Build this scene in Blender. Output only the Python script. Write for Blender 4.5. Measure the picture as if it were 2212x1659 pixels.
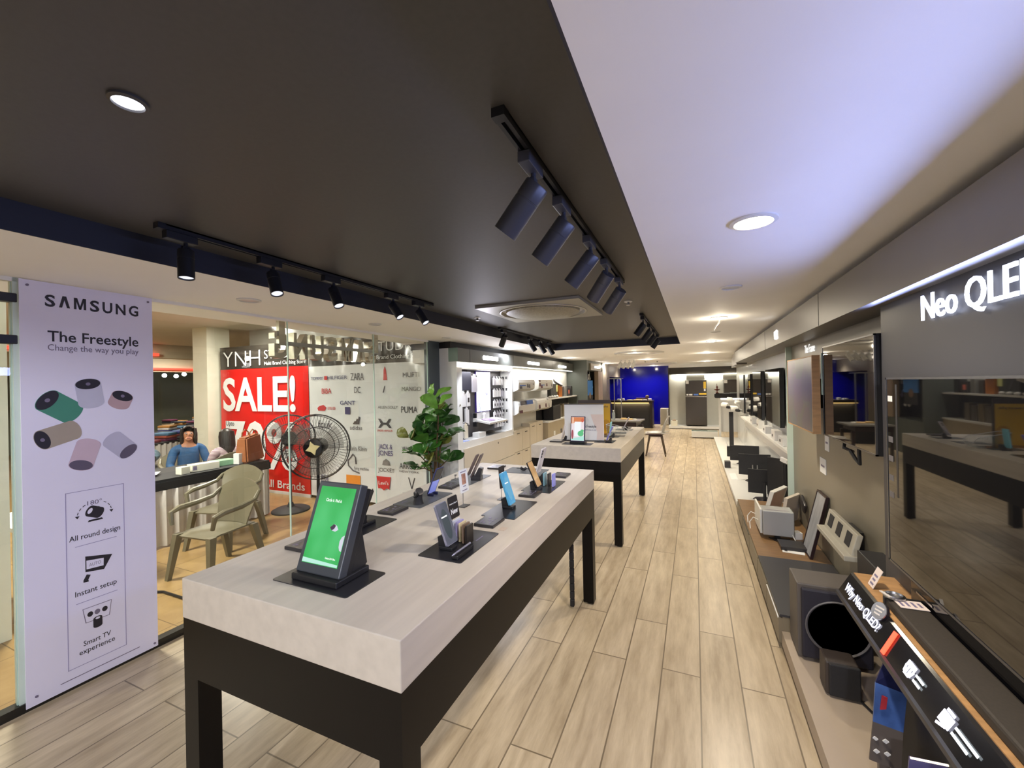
import bpy, bmesh, math, random
from mathutils import Matrix, Vector, Euler
random.seed(7)
PI = math.pi
for o in list(bpy.data.objects):
    bpy.data.objects.remove(o)
S = bpy.context.scene
COL = S.collection

# ---------------------------------------------------------------- camera
cd = bpy.data.cameras.new('camera'); cam = bpy.data.objects.new('camera', cd); COL.objects.link(cam)
cd.sensor_fit = 'HORIZONTAL'; cd.sensor_width = 36.0; cd.lens = 893.0 / 2212.0 * 36.0
cd.clip_start = 0.02; cd.clip_end = 100
def _axes():
    f = 893.0
    Y = Vector((1500 - 1106, 823 - 829.5, f)).normalized()
    X = -Vector((-920 - 1106, 871 - 829.5, f))
    X = (X - X.dot(Y) * Y).normalized()
    Z = X.cross(Y)
    return X, Y, Z
_X, _Y, _Z = _axes()
# rows are the world axes seen from the lens (x right, y down, z forward)
R3 = Matrix((_X, _Y, _Z))
right = Vector((R3[0][0], R3[1][0], R3[2][0])); down = Vector((R3[0][1], R3[1][1], R3[2][1])); fwd = Vector((R3[0][2], R3[1][2], R3[2][2]))
M = Matrix.Identity(4)
for i in range(3):
    M[i][0] = right[i]; M[i][1] = -down[i]; M[i][2] = -fwd[i]
M.translation = Vector((0, 0, 1.6))
cam.matrix_world = M
S.camera = cam

# ---------------------------------------------------------------- world, exposure
w = bpy.data.worlds.new('world'); S.world = w; w.use_nodes = True
w.node_tree.nodes['Background'].inputs[0].default_value = (0.9, 0.93, 1.0, 1)
w.node_tree.nodes['Background'].inputs[1].default_value = 0.02
S.view_settings.view_transform = 'Standard'
try: S.view_settings.look = 'None'
except Exception: pass
S.view_settings.gamma = 1.0
S.view_settings.use_curve_mapping = False
S.view_settings.exposure = 0.0

CEIL = 2.187      # white ceiling
TRAY = 2.30       # dark recessed tray
MF = -0.15        # floor of the passage outside the shop
MC = 2.75         # its ceiling
TT = 0.96         # table tops

POWER = 1.75
WARM = (1.0, 0.875, 0.67); NEUT = (1.0, 0.90, 0.74); COOL = (0.86, 0.90, 1.0)
def lamp(kind, name, loc, energy, color, size=0.1, dirv=(0, 0, -1), spot=100, blend=0.6, size_y=None, spread=None):
    d = bpy.data.lights.new(name, kind); d.energy = energy * POWER; d.color = color
    if kind == 'AREA':
        d.size = size
        if size_y: d.shape = 'RECTANGLE'; d.size_y = size_y
        else: d.shape = 'DISK'
        if spread: d.spread = math.radians(spread)
    elif kind == 'SPOT':
        d.spot_size = math.radians(spot); d.spot_blend = blend; d.shadow_soft_size = size
    else: d.shadow_soft_size = size
    o = bpy.data.objects.new(name, d); COL.objects.link(o); o.location = loc
    o.rotation_euler = Vector(dirv).to_track_quat('-Z', 'Y').to_euler()
    return o
# ---------------------------------------------------------------- materials
def lin(c):
    return tuple(((v / 12.92) if v <= 0.04045 else ((v + 0.055) / 1.055) ** 2.4) for v in c)
def rgb(r, g, b): return lin((r / 255.0, g / 255.0, b / 255.0))
MATS = {}
def mat(name, col, rough=0.5, metal=0.0, emit=None, estr=0.0, noise=0.0, nscale=6.0, stretch=(1, 1, 1), alpha=None, coat=0.0, spec=0.5, bump=0.0, trans=0.0):
    if name in MATS: return MATS[name]
    m = bpy.data.materials.new(name); m.use_nodes = True
    nt = m.node_tree; b = nt.nodes['Principled BSDF']
    b.inputs['Base Color'].default_value = (*col, 1); b.inputs['Roughness'].default_value = rough
    b.inputs['Metallic'].default_value = metal; b.inputs['Specular IOR Level'].default_value = spec
    b.inputs['Coat Weight'].default_value = coat
    if trans: b.inputs['Transmission Weight'].default_value = trans
    if emit is not None:
        b.inputs['Emission Color'].default_value = (*emit, 1); b.inputs['Emission Strength'].default_value = estr
    if noise or bump:
        tc = nt.nodes.new('ShaderNodeTexCoord'); mp = nt.nodes.new('ShaderNodeMapping'); nz = nt.nodes.new('ShaderNodeTexNoise')
        mp.inputs['Scale'].default_value = stretch
        nz.inputs['Scale'].default_value = nscale; nz.inputs['Detail'].default_value = 5
        nt.links.new(tc.outputs['Object'], mp.inputs['Vector']); nt.links.new(mp.outputs['Vector'], nz.inputs['Vector'])
        if noise:
            mx = nt.nodes.new('ShaderNodeMix'); mx.data_type = 'RGBA'
            mx.inputs['A'].default_value = (*[max(0, c * (1 - noise)) for c in col], 1)
            mx.inputs['B'].default_value = (*[min(1, c * (1 + noise)) for c in col], 1)
            rm = nt.nodes.new('ShaderNodeMapRange'); rm.inputs['From Min'].default_value = 0.3; rm.inputs['From Max'].default_value = 0.7
            nt.links.new(nz.outputs['Fac'], rm.inputs['Value']); nt.links.new(rm.outputs['Result'], mx.inputs['Factor'])
            nt.links.new(mx.outputs['Result'], b.inputs['Base Color'])
        if bump:
            bp = nt.nodes.new('ShaderNodeBump'); bp.inputs['Strength'].default_value = bump; bp.inputs['Distance'].default_value = 0.01
            nt.links.new(nz.outputs['Fac'], bp.inputs['Height']); nt.links.new(bp.outputs['Normal'], b.inputs['Normal'])
    if alpha is not None: b.inputs['Alpha'].default_value = alpha
    MATS[name] = m
    return m
def emis(name, col, s):
    return mat(name, (0.02, 0.02, 0.02), 0.4, emit=col, estr=s)
def glassmat(name, tint=(0.95, 1.0, 0.97), refl=1.0, rough=0.0, base=0.0):
    """thin sheet: clear with fresnel reflection"""
    m = bpy.data.materials.new(name); m.use_nodes = True; nt = m.node_tree; nt.nodes.clear()
    out = nt.nodes.new('ShaderNodeOutputMaterial'); mix = nt.nodes.new('ShaderNodeMixShader')
    tr = nt.nodes.new('ShaderNodeBsdfTransparent'); gl = nt.nodes.new('ShaderNodeBsdfGlossy'); fr = nt.nodes.new('ShaderNodeFresnel')
    tr.inputs[0].default_value = (*tint, 1); gl.inputs['Roughness'].default_value = rough; gl.inputs[0].default_value = (1, 1, 1, 1)
    ge = nt.nodes.new('ShaderNodeNewGeometry'); io = nt.nodes.new('ShaderNodeMath'); io.operation = 'MULTIPLY_ADD'; io.inputs[1].default_value = 1 / 1.45 - 1.45; io.inputs[2].default_value = 1.45
    nt.links.new(ge.outputs['Backfacing'], io.inputs[0]); nt.links.new(io.outputs[0], fr.inputs[0])
    ma = nt.nodes.new('ShaderNodeMath'); ma.operation = 'MULTIPLY_ADD'; ma.inputs[1].default_value = refl; ma.inputs[2].default_value = base
    nt.links.new(fr.outputs[0], ma.inputs[0]); nt.links.new(ma.outputs[0], mix.inputs[0])
    nt.links.new(tr.outputs[0], mix.inputs[1]); nt.links.new(gl.outputs[0], mix.inputs[2]); nt.links.new(mix.outputs[0], out.inputs[0])
    MATS[name] = m
    return m
def floor_mat(name, c1, c2, pw, pl, rough, gap=0.004, streak=True, rot=True, offset=0.37):
    m = bpy.data.materials.new(name); m.use_nodes = True; nt = m.node_tree; b = nt.nodes['Principled BSDF']
    N = nt.nodes.new; L = nt.links.new
    tc = N('ShaderNodeTexCoord'); mp = N('ShaderNodeMapping')
    L(tc.outputs['Object'], mp.inputs['Vector'])
    if rot: mp.inputs['Rotation'].default_value = (0, 0, PI / 2)
    br = N('ShaderNodeTexBrick'); br.offset = offset; br.inputs['Scale'].default_value = 1.0
    br.inputs['Brick Width'].default_value = pl; br.inputs['Row Height'].default_value = pw
    br.inputs['Mortar Size'].default_value = gap; br.inputs['Mortar Smooth'].default_value = 0.3; br.inputs['Bias'].default_value = 0
    br.inputs['Color1'].default_value = (0, 0, 0, 1); br.inputs['Color2'].default_value = (1, 1, 1, 1); br.inputs['Mortar'].default_value = (0.5, 0.5, 0.5, 1)
    L(mp.outputs['Vector'], br.inputs['Vector'])
    mp2 = N('ShaderNodeMapping'); mp2.inputs['Scale'].default_value = (9, 1.3, 1) if streak else (2, 2, 1)
    L(tc.outputs['Object'], mp2.inputs['Vector'])
    nz = N('ShaderNodeTexNoise'); nz.inputs['Scale'].default_value = 2.2; nz.inputs['Detail'].default_value = 7; nz.inputs['Roughness'].default_value = 0.62
    # each plank gets a grain of its own
    ad = N('ShaderNodeVectorMath'); ad.operation = 'ADD'; sc = N('ShaderNodeVectorMath'); sc.operation = 'SCALE'; sc.inputs['Scale'].default_value = 7.0
    L(br.outputs['Color'], sc.inputs[0]); L(mp2.outputs['Vector'], ad.inputs[0]); L(sc.outputs[0], ad.inputs[1]); L(ad.outputs[0], nz.inputs['Vector'])
    mx = N('ShaderNodeMix'); mx.data_type = 'RGBA'; mx.inputs['A'].default_value = (*c1, 1); mx.inputs['B'].default_value = (*c2, 1)
    rm = N('ShaderNodeMapRange'); rm.inputs['From Min'].default_value = 0.33; rm.inputs['From Max'].default_value = 0.68
    L(nz.outputs['Fac'], rm.inputs['Value'])
    av = N('ShaderNodeMath'); av.operation = 'MULTIPLY_ADD'; av.inputs[1].default_value = 0.72
    sb = N('ShaderNodeMath'); sb.operation = 'MULTIPLY'; sb.inputs[1].default_value = 0.28; L(br.outputs['Color'], sb.inputs[0])
    L(rm.outputs['Result'], av.inputs[0]); L(sb.outputs[0], av.inputs[2]); L(av.outputs[0], mx.inputs['Factor'])
    mm = N('ShaderNodeMix'); mm.data_type = 'RGBA'; mm.inputs['B'].default_value = (*[c * 0.55 for c in c1], 1)
    L(br.outputs['Fac'], mm.inputs['Factor']); L(mx.outputs['Result'], mm.inputs['A']); L(mm.outputs['Result'], b.inputs['Base Color'])
    b.inputs['Roughness'].default_value = rough
    r2 = N('ShaderNodeMapRange'); r2.inputs['To Min'].default_value = rough - 0.02; r2.inputs['To Max'].default_value = rough + 0.04
    L(nz.outputs['Fac'], r2.inputs['Value']); L(r2.outputs['Result'], b.inputs['Roughness'])
    MATS[name] = m
    return m
m_floor = floor_mat('floor planks', rgb(158, 140, 114), rgb(208, 191, 163), 0.195, 1.22, 0.29)
m_mallfloor = floor_mat('passage tiles', rgb(150, 120, 78), rgb(176, 146, 98), 0.6, 0.6, 0.3, gap=0.004, streak=False, offset=0.0)
m_white = mat('white paint', (0.90, 0.89, 0.88), 0.7, noise=0.015, nscale=3)
m_tray = mat('dark ceiling paint', (0.062, 0.059, 0.060), 0.5, noise=0.06, nscale=60)
m_traynavy = mat('dark edge paint', (0.020, 0.022, 0.036), 0.5, noise=0.05, nscale=20)
m_lam = mat('grey laminate', rgb(128, 122, 108), 0.38, noise=0.03, nscale=4)
m_lamd = mat('slate laminate', rgb(52, 52, 58), 0.42, noise=0.03, nscale=5)
m_fascia = mat('fascia laminate', rgb(116, 111, 106), 0.4, noise=0.03, nscale=5)
m_gap = mat('shadow gap black', (0.012, 0.012, 0.014), 0.6, noise=0.05)
m_table = mat('pale wood table', rgb(200, 190, 176), 0.5, spec=0.3, noise=0.06, nscale=3.0, stretch=(9, 0.8, 9))
m_bronze = mat('bronze metal paint', rgb(19, 16, 14), 0.4, spec=0.18, noise=0.05, nscale=30)
m_black = mat('black plastic', (0.012, 0.012, 0.014), 0.42, noise=0.1, nscale=40)
m_blackm = mat('matt black', (0.014, 0.014, 0.017), 0.65, noise=0.1, nscale=60)
m_gloss = mat('black gloss', (0.006, 0.006, 0.008), 0.08, noise=0.05)
m_screen = mat('screen black', (0.005, 0.005, 0.006), 0.025, spec=0.8, noise=0.02)
m_mat = mat('counter mat black', (0.018, 0.018, 0.022), 0.3, noise=0.08, nscale=20)
m_spotlit = mat('spotlight sign lit', (0.085, 0.088, 0.105), 0.34, metal=0.3, noise=0.05)  # lighter, bluer copy of the spotlight black: the sign's light put into the colour
m_spot = mat('spotlight black', (0.020, 0.021, 0.028), 0.36, metal=0.25, noise=0.05)
m_chrome = mat('polished steel', (0.55, 0.52, 0.46), 0.26, metal=1.0, noise=0.03, nscale=20)
m_steel = mat('brushed steel', (0.45, 0.45, 0.46), 0.3, metal=1.0, noise=0.04, nscale=20)
m_cab = mat('white gloss cabinet', (0.82, 0.83, 0.82), 0.16, noise=0.02, nscale=3, coat=0.3)
m_cabb = mat('cream cabinet', rgb(214, 204, 186), 0.32, noise=0.02, nscale=3)
m_plast = mat('white plastic', (0.74, 0.74, 0.72), 0.35, noise=0.02)
m_paper = mat('white paper', (0.80, 0.80, 0.80), 0.6, noise=0.02)
m_wood = mat('oak wood', rgb(172, 132, 88), 0.42, noise=0.16, nscale=4, stretch=(2, 12, 12))
m_woodd = mat('brown wood', rgb(128, 98, 66), 0.42, noise=0.16, nscale=4, stretch=(2, 12, 12))
m_blue = mat('blue gloss wall', (0.002, 0.002, 0.20), 0.14, spec=0.3, noise=0.04, nscale=2)
m_dim = mat('plant leaf', rgb(52, 92, 38), 0.4, noise=0.35, nscale=9)
m_ink = mat('black ink', (0.02, 0.018, 0.03), 0.5, noise=0.05)
m_greyink = mat('grey ink', rgb(120, 112, 140), 0.5, noise=0.05)
m_gl = glassmat('shop glass', (0.955, 0.985, 0.965), 1.35)
m_acryl = glassmat('clear acrylic', (0.96, 0.97, 0.97), 1.2, 0.02, 0.02)
m_film = glassmat('clear plastic film', (0.95, 0.96, 0.95), 0.7, 0.22, 0.04)

# ---------------------------------------------------------------- mesh builder
class MB:
    def __init__(s): s.bm = bmesh.new()
    def _merge(s, t):
        me = bpy.data.meshes.new('tmp'); t.to_mesh(me); t.free(); s.bm.from_mesh(me); bpy.data.meshes.remove(me)
    def box(s, c, d, rot=None, bev=0.0, seg=2):
        t = bmesh.new(); bmesh.ops.create_cube(t, size=1)
        bmesh.ops.scale(t, vec=Vector(d), verts=t.verts)
        if bev: bmesh.ops.bevel(t, geom=list(t.edges), offset=bev, segments=seg, affect='EDGES', profile=0.5)
        if rot is not None:
            r = rot if isinstance(rot, Matrix) else Euler(rot).to_matrix()
            bmesh.ops.transform(t, matrix=r.to_4x4(), verts=t.verts)
        bmesh.ops.translate(t, vec=Vector(c), verts=t.verts); s._merge(t); return s
    def b2(s, lo, hi, bev=0.0):
        lo = Vector(lo); hi = Vector(hi); return s.box((lo + hi) / 2, hi - lo, bev=bev)
    def prism(s, pts, off):
        """polygon (3d points) extruded along off"""
        off = Vector(off); a = [s.bm.verts.new(Vector(p)) for p in pts]; b = [s.bm.verts.new(Vector(p) + off) for p in pts]
        n = len(a)
        f = [s.bm.faces.new(a), s.bm.faces.new(list(reversed(b)))]
        for i in range(n): f.append(s.bm.faces.new((a[i], b[i], b[(i + 1) % n], a[(i + 1) % n])))
        bmesh.ops.recalc_face_normals(s.bm, faces=f); return s
    def rrect(s, c, w, h, r, t, plane='XZ', seg=5):
        """rounded plate w x h, thickness t, lying in plane"""
        pts = []
        for (cx, cy, a0) in ((w / 2 - r, h / 2 - r, 0), (-w / 2 + r, h / 2 - r, PI / 2), (-w / 2 + r, -h / 2 + r, PI), (w / 2 - r, -h / 2 + r, 1.5 * PI)):
            for k in range(seg + 1):
                a = a0 + k * PI / 2 / seg; pts.append((cx + r * math.cos(a), cy + r * math.sin(a)))
        c = Vector(c)
        if plane == 'XZ': P = [c + Vector((u, -t / 2, v)) for u, v in pts]; o = (0, t, 0)
        elif plane == 'XY': P = [c + Vector((u, v, -t / 2)) for u, v in pts]; o = (0, 0, t)
        else: P = [c + Vector((-t / 2, u, v)) for u, v in pts]; o = (t, 0, 0)
        return s.prism(P, o)
    def cyl(s, p0, p1, r0, r1=None, seg=20, cap=True):
        p0 = Vector(p0); p1 = Vector(p1); r1 = r0 if r1 is None else r1
        t = bmesh.new(); d = p1 - p0
        bmesh.ops.create_cone(t, cap_ends=cap, segments=seg, radius1=r0, radius2=r1, depth=d.length)
        m = d.to_track_quat('Z', 'Y').to_matrix().to_4x4(); m.translation = (p0 + p1) / 2
        bmesh.ops.transform(t, matrix=m, verts=t.verts); s._merge(t); return s
    def tube(s, pts, r, seg=8, closed=False):
        pts = [Vector(p) for p in pts]; n = len(pts); rings = []
        for i, p in enumerate(pts):
            if closed: d = pts[(i + 1) % n] - pts[i - 1]
            else: d = pts[min(i + 1, n - 1)] - pts[max(i - 1, 0)]
            d = d.normalized() if d.length > 1e-9 else Vector((0, 0, 1))
            if i == 0:
                up = Vector((0, 0, 1)) if abs(d.z) < 0.9 else Vector((1, 0, 0)); u = d.cross(up).normalized()
            else:
                u = (u - d * u.dot(d)); u = u.normalized() if u.length > 1e-6 else d.orthogonal().normalized()
            v = d.cross(u); rr = r[i] if isinstance(r, (list, tuple)) else r
            rings.append([s.bm.verts.new(p + (u * math.cos(2 * PI * k / seg) + v * math.sin(2 * PI * k / seg)) * rr) for k in range(seg)])
        m = n if closed else n - 1
        for i in range(m):
            a, b = rings[i], rings[(i + 1) % n]
            for k in range(seg): s.bm.faces.new((a[k], a[(k + 1) % seg], b[(k + 1) % seg], b[k]))
        if not closed:
            s.bm.faces.new(list(reversed(rings[0]))); s.bm.faces.new(rings[-1])
        return s
    def lathe(s, prof, c=(0, 0, 0), seg=28, axis=None):
        c = Vector(c); q = Vector(axis).to_track_quat('Z', 'Y') if axis is not None else None
        rings = []
        for r, z in prof:
            ring = []
            for k in range(seg):
                v = Vector((r * math.cos(2 * PI * k / seg), r * math.sin(2 * PI * k / seg), z))
                if q: v = q @ v
                ring.append(s.bm.verts.new(c + v))
            rings.append(ring)
        for a, b in zip(rings, rings[1:]):
            for k in range(seg): s.bm.faces.new((a[k], a[(k + 1) % seg], b[(k + 1) % seg], b[k]))
        if prof[0][0] > 1e-6: s.bm.faces.new(list(reversed(rings[0])))
        if prof[-1][0] > 1e-6: s.bm.faces.new(rings[-1])
        return s
    def sph(s, c, r, seg=14, rot=None):
        t = bmesh.new(); bmesh.ops.create_uvsphere(t, u_segments=seg, v_segments=max(6, seg * 2 // 3), radius=1)
        r = (r, r, r) if not hasattr(r, '__len__') else r
        bmesh.ops.scale(t, vec=Vector(r), verts=t.verts)
        if rot is not None: bmesh.ops.transform(t, matrix=Euler(rot).to_matrix().to_4x4(), verts=t.verts)
        bmesh.ops.translate(t, vec=Vector(c), verts=t.verts); s._merge(t); return s
    def quad(s, pts):
        s.bm.faces.new([s.bm.verts.new(Vector(p)) for p in pts]); return s
    def grid(s, fn, nu, nv, thick=0.0):
        """surface fn(u,v) with u,v in 0..1; solid when thick"""
        V = [[s.bm.verts.new(Vector(fn(i / nu, j / nv))) for j in range(nv + 1)] for i in range(nu + 1)]
        F = []
        for i in range(nu):
            for j in range(nv): F.append(s.bm.faces.new((V[i][j], V[i + 1][j], V[i + 1][j + 1], V[i][j + 1])))
        if thick:
            bmesh.ops.recalc_face_normals(s.bm, faces=F)
            bmesh.ops.solidify(s.bm, geom=F, thickness=thick)
        return s
    def tf(s, m): bmesh.ops.transform(s.bm, matrix=m, verts=s.bm.verts); return s
    def build(s, name, m, parent=None, smooth=True, loc=None):
        bmesh.ops.remove_doubles(s.bm, verts=s.bm.verts, dist=1e-6)
        bmesh.ops.recalc_face_normals(s.bm, faces=s.bm.faces)
        me = bpy.data.meshes.new(name); s.bm.to_mesh(me); s.bm.free()
        ms = m if isinstance(m, (list, tuple)) else [m]
        for q in ms: me.materials.append(q)
        if not smooth and len(me.polygons):
            me.polygons.foreach_set('use_smooth', [False] * len(me.polygons))
        if smooth and len(me.polygons):
            me.polygons.foreach_set('use_smooth', [True] * len(me.polygons))
            try: me.set_sharp_from_angle(angle=math.radians(32))
            except Exception: pass
        o = bpy.data.objects.new(name, me); COL.objects.link(o)
        if parent is not None: o.parent = parent
        if loc is not None: o.location = loc
        return o
def tag(o, label, cat, group=None, kind=None):
    o['label'] = label; o['category'] = cat
    if group: o['group'] = group
    if kind: o['kind'] = kind
    return o
def thing(name, label, cat, loc=(0, 0, 0), rot=(0, 0, 0), group=None):
    o = bpy.data.objects.new(name, None); COL.objects.link(o); o.empty_display_size = 0.1
    o.location = loc; o.rotation_euler = rot
    return tag(o, label, cat, group)
def struct(name, mb, m, smooth=False, parent=None):
    o = mb.build(name, m, parent, smooth)
    if parent is None: o['kind'] = 'structure'
    return o
def kids(o): return [c for c in COL.objects if c.parent == o]
def dup(root, loc, rot=None, label=None, group=None):
    r = root.copy(); COL.objects.link(r); r.location = loc
    if rot is not None: r.rotation_euler = rot
    if label: r['label'] = label
    if group: r['group'] = group
    for ch in kids(root):
        c = ch.copy(); COL.objects.link(c); c.parent = r
        for g in kids(ch):
            d = g.copy(); COL.objects.link(d); d.parent = c
    return r
def frame(o, x, y):
    """matrix: local x along x, local y along y, local z out of the surface"""
    x = Vector(x).normalized(); y = Vector(y).normalized(); z = x.cross(y)
    m = Matrix.Identity(4)
    for i in range(3): m[i][0] = x[i]; m[i][1] = y[i]; m[i][2] = z[i]
    m.translation = Vector(o); return m
def text(s, m4, width, height, mt, parent, name='lettering', ext=0.001, align='CENTER', bold=0.0, fit=True):
    """words as a thin raised mesh; m4 puts the middle (or left end) of the line; width/height: size of the line"""
    c = bpy.data.curves.new('t', 'FONT'); c.body = s; c.size = 1.0; c.align_x = 'LEFT'; c.extrude = 0.0; c.offset = bold; c.resolution_u = 3
    o = bpy.data.objects.new('t', c); COL.objects.link(o)
    dg = bpy.context.evaluated_depsgraph_get(); dg.update()
    me = bpy.data.meshes.new_from_object(o.evaluated_get(dg))
    bpy.data.objects.remove(o); bpy.data.curves.remove(c)
    bm = bmesh.new(); bm.from_mesh(me); bpy.data.meshes.remove(me)
    xs = [v.co.x for v in bm.verts]; ys = [v.co.y for v in bm.verts]
    x0, x1, y0, y1 = min(xs), max(xs), min(ys), max(ys)
    cap = 0.73
    sy = height / cap; sx = (width / (x1 - x0)) if width else sy
    ox = (x0 + x1) / 2 if align == 'CENTER' else x0
    for v in bm.verts: v.co = Vector(((v.co.x - ox) * sx, (v.co.y - cap / 2) * sy, ext))
    r = bmesh.ops.extrude_face_region(bm, geom=list(bm.faces))
    for v in [g for g in r['geom'] if isinstance(g, bmesh.types.BMVert)]: v.co.z -= ext * 0.98
    mb = MB(); mb.bm.free(); mb.bm = bm; mb.tf(m4)
    return mb.build(name, mt, parent, smooth=False)
def plate(m4, w, h, t, mt, parent, name, r=0.0):
    """flat plate standing in frame m4 (centre), its face at local z = t"""
    mb = MB()
    if r: mb.rrect((0, 0, t / 2), w, h, r, t, 'XY')
    else: mb.box((0, 0, t / 2), (w, h, t))
    mb.tf(m4); return mb.build(name, mt, parent, smooth=False)
# frames for the main directions, seen from the front
def F_room(x, y, z): return frame((x, y, z), (1, 0, 0), (0, 0, 1))        # faces -Y (towards the photographer)
def F_right(x, y, z): return frame((x, y, z), (0, -1, 0), (0, 0, 1))      # faces -X (right wall)
def F_left(x, y, z): return frame((x, y, z), (0, 1, 0), (0, 0, 1))        # faces +X (left wall)
def F_up(x, y, z): return frame((x, y, z), (1, 0, 0), (0, 1, 0))
# ================================================================ SETTING
XG = -3.13   # glass front
XR = 0.92    # right wall
struct('floor', MB().b2((XG - 0.06, -2.6, -0.2), (2.2, 16.6, 0.0)), m_floor)
struct('floor_passage', MB().b2((-18, -4, MF - 0.1), (XG - 0.06, 11, MF)), m_mallfloor)
# white ceiling with the opening of the dark tray
TX0, TX1, TY0, TY1 = -2.24, -0.19, -1.3, 7.0
cb = MB()
cb.b2((XG - 0.05, -2.6, CEIL), (TX0, 16.6, MC + 0.06)); cb.b2((TX1, -2.6, CEIL), (2.2, 16.6, MC + 0.06))
cb.b2((TX0, TY1, CEIL), (TX1, 16.6, MC + 0.06)); cb.b2((TX0, -2.6, CEIL), (TX1, TY0, MC + 0.06))
cb.b2((XG - 0.6, 4.66, CEIL), (XG - 0.05, 16.6, MC + 0.06))
struct('ceiling', cb, m_white)
tb = MB(); tb.b2((TX0, TY0, TRAY), (TX1, TY1, TRAY + 0.05)); struct('ceiling_recess', tb, m_tray)
for nm, lo, hi in (('trim_1', (TX0, TY0, CEIL), (TX0 + 0.006, TY1, TRAY)), ('trim_2', (TX1 - 0.006, TY0, CEIL), (TX1, TY1, TRAY)),
                   ('trim_3', (TX0, TY1 - 0.006, CEIL), (TX1, TY1, TRAY)), ('trim_4', (TX0, TY0, CEIL), (TX1, TY0 + 0.006, TRAY))):
    struct(nm, MB().b2(lo, hi), m_traynavy)
struct('wall_right', MB().b2((XR, -2.6, 0), (XR + 0.04, 5.06, CEIL)), m_lam)
struct('wall_right_upper', MB().b2((XR, 5.06, 1.93), (1.08, 12.55, CEIL)), m_lam)
struct('wall_front', MB().b2((XG, -2.72, 0), (2.2, -2.6, CEIL)), m_lamd)
struct('wall_back', MB().b2((-3.8, 16.5, 0), (2.2, 16.62, CEIL)), m_blue)
struct('wall_left', MB().b2((-3.8, 4.90, 0), (-3.62, 16.5, CEIL)), m_lamd)
struct('wall_right_far', MB().b2((2.1, 12.55, 0), (2.2, 16.5, CEIL)), m_white)
struct('wall_right_return', MB().b2((1.08, 12.55, 0), (2.2, 12.62, CEIL)), m_white)
# dark column where the glass front ends
struct('column_left', MB().b2((XG - 0.05, 4.42, 0), (XG + 0.02, 4.66, CEIL)), mat('column grey paint', rgb(74, 84, 90), 0.35, noise=0.04))
struct('trim_5', MB().b2((XG - 0.03, -2.6, 0), (XG + 0.03, 4.42, 0.045)), mat('dark channel', (0.035, 0.033, 0.03), 0.3, metal=0.6, noise=0.05))
struct('trim_6', MB().b2((XG - 0.02, -2.6, CEIL - 0.02), (XG + 0.02, 4.42, CEIL)), m_white)
# glass panes of the front, each with its polished edge
m_edge = mat('polished glass edge', (0.55, 0.72, 0.64), 0.15, noise=0.03)
for i, (y0, y1) in enumerate(((-2.6, 0.885), (0.90, 2.425), (2.432, 3.445), (3.452, 4.415))):
    g = struct('window_%d' % (i + 1), MB().quad([(XG, y0, 0.045), (XG, y1, 0.045), (XG, y1, CEIL - 0.02), (XG, y0, CEIL - 0.02)]), m_gl)
    e = MB().b2((XG - 0.006, y1 - 0.004, 0.045), (XG + 0.006, y1 + 0.003, CEIL - 0.02)).build('pane_edge', m_edge, g, smooth=False)
# shop front post beside the poster board
struct('trim_7', MB().b2((XG - 0.03, 0.885, 0.0), (XG + 0.02, 0.925, CEIL)), mat('post grey green', rgb(206, 222, 212), 0.3, noise=0.04))
# passage outside
struct('ceiling_passage', MB().b2((-18, -4, MC), (XG - 0.6, 11, MC + 0.08)), mat('passage ceiling paint', rgb(205, 201, 186), 0.7, noise=0.02))
struct('trim_8', MB().b2((XG - 0.6, -4, CEIL + 0.02), (XG - 0.05, 4.66, MC + 0.06)), m_white)
struct('wall_passage_far', MB().b2((-18.1, -4, MF), (-18, 11, MC)), mat('passage wall grey green', rgb(116, 120, 104), 0.6, noise=0.05, nscale=1))
struct('wall_passage_side', MB().b2((-18, 11, MF), (-3.8, 11.1, MC)), mat('passage wall dim', rgb(120, 114, 96), 0.6, noise=0.05, nscale=1))
struct('wall_passage_near', MB().b2((-18, -4.1, MF), (XG, -4, MC)), mat('passage wall near', rgb(150, 142, 120), 0.6, noise=0.05, nscale=1))
struct('wall_passage_shop', MB().b2((-7.9, 5.3, MF), (-3.72, 5.42, MC)), mat('shopfront grey', rgb(170, 166, 156), 0.5, noise=0.05, nscale=1))
m_beam = mat('passage beam paint', rgb(196, 186, 160), 0.6, noise=0.03)
struct('beam_1', MB().b2((-12.2, -4, 2.42), (-11.9, 11, MC)), m_beam)
struct('beam_2', MB().b2((-15.2, -4, 2.2), (-14.9, 11, MC)), m_beam)
struct('column_passage_near', MB().b2((-4.9, 0.82, MF), (-4.5, 1.25, MC)), mat('pale pillar', rgb(236, 242, 226), 0.5, noise=0.03))
struct('column_passage', MB().b2((-8.45, 4.6, MF), (-8.03, 5.0, MC)), mat('column cream paint', rgb(226, 222, 204), 0.5, noise=0.03))
red = emis('red cove light', (1.0, 0.06, 0.03), 2.2)
for k, (x, y0, y1) in enumerate(((-11.86, 3.2, 5.7), (-14.86, 6.2, 8.6))):
    t = MB().b2((x, y0, 2.46 - 0.2 * k), (x + 0.05, y1, 2.52 - 0.2 * k)).build('cove_light', red)
    tag(t, ['red light strip along the nearer ceiling beam outside the glass', 'red light strip along the farther ceiling beam outside the glass'][k], 'light strip', 'red cove light strips')

# ---------------------------------------------------------------- fascia on the right wall
fb = MB().b2((0.72, -2.6, 1.93), (XR, 9.0, 2.135)); struct('trim_9', fb, m_fascia)
struct('trim_10', MB().b2((0.80, -2.6, 2.135), (XR, 9.0, CEIL)), m_gap)
struct('trim_11', MB().b2((0.745, 9.0, 1.90), (XR, 9.9, 2.14)), mat('fascia end laminate', rgb(104, 98, 88), 0.4, noise=0.03))
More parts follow.
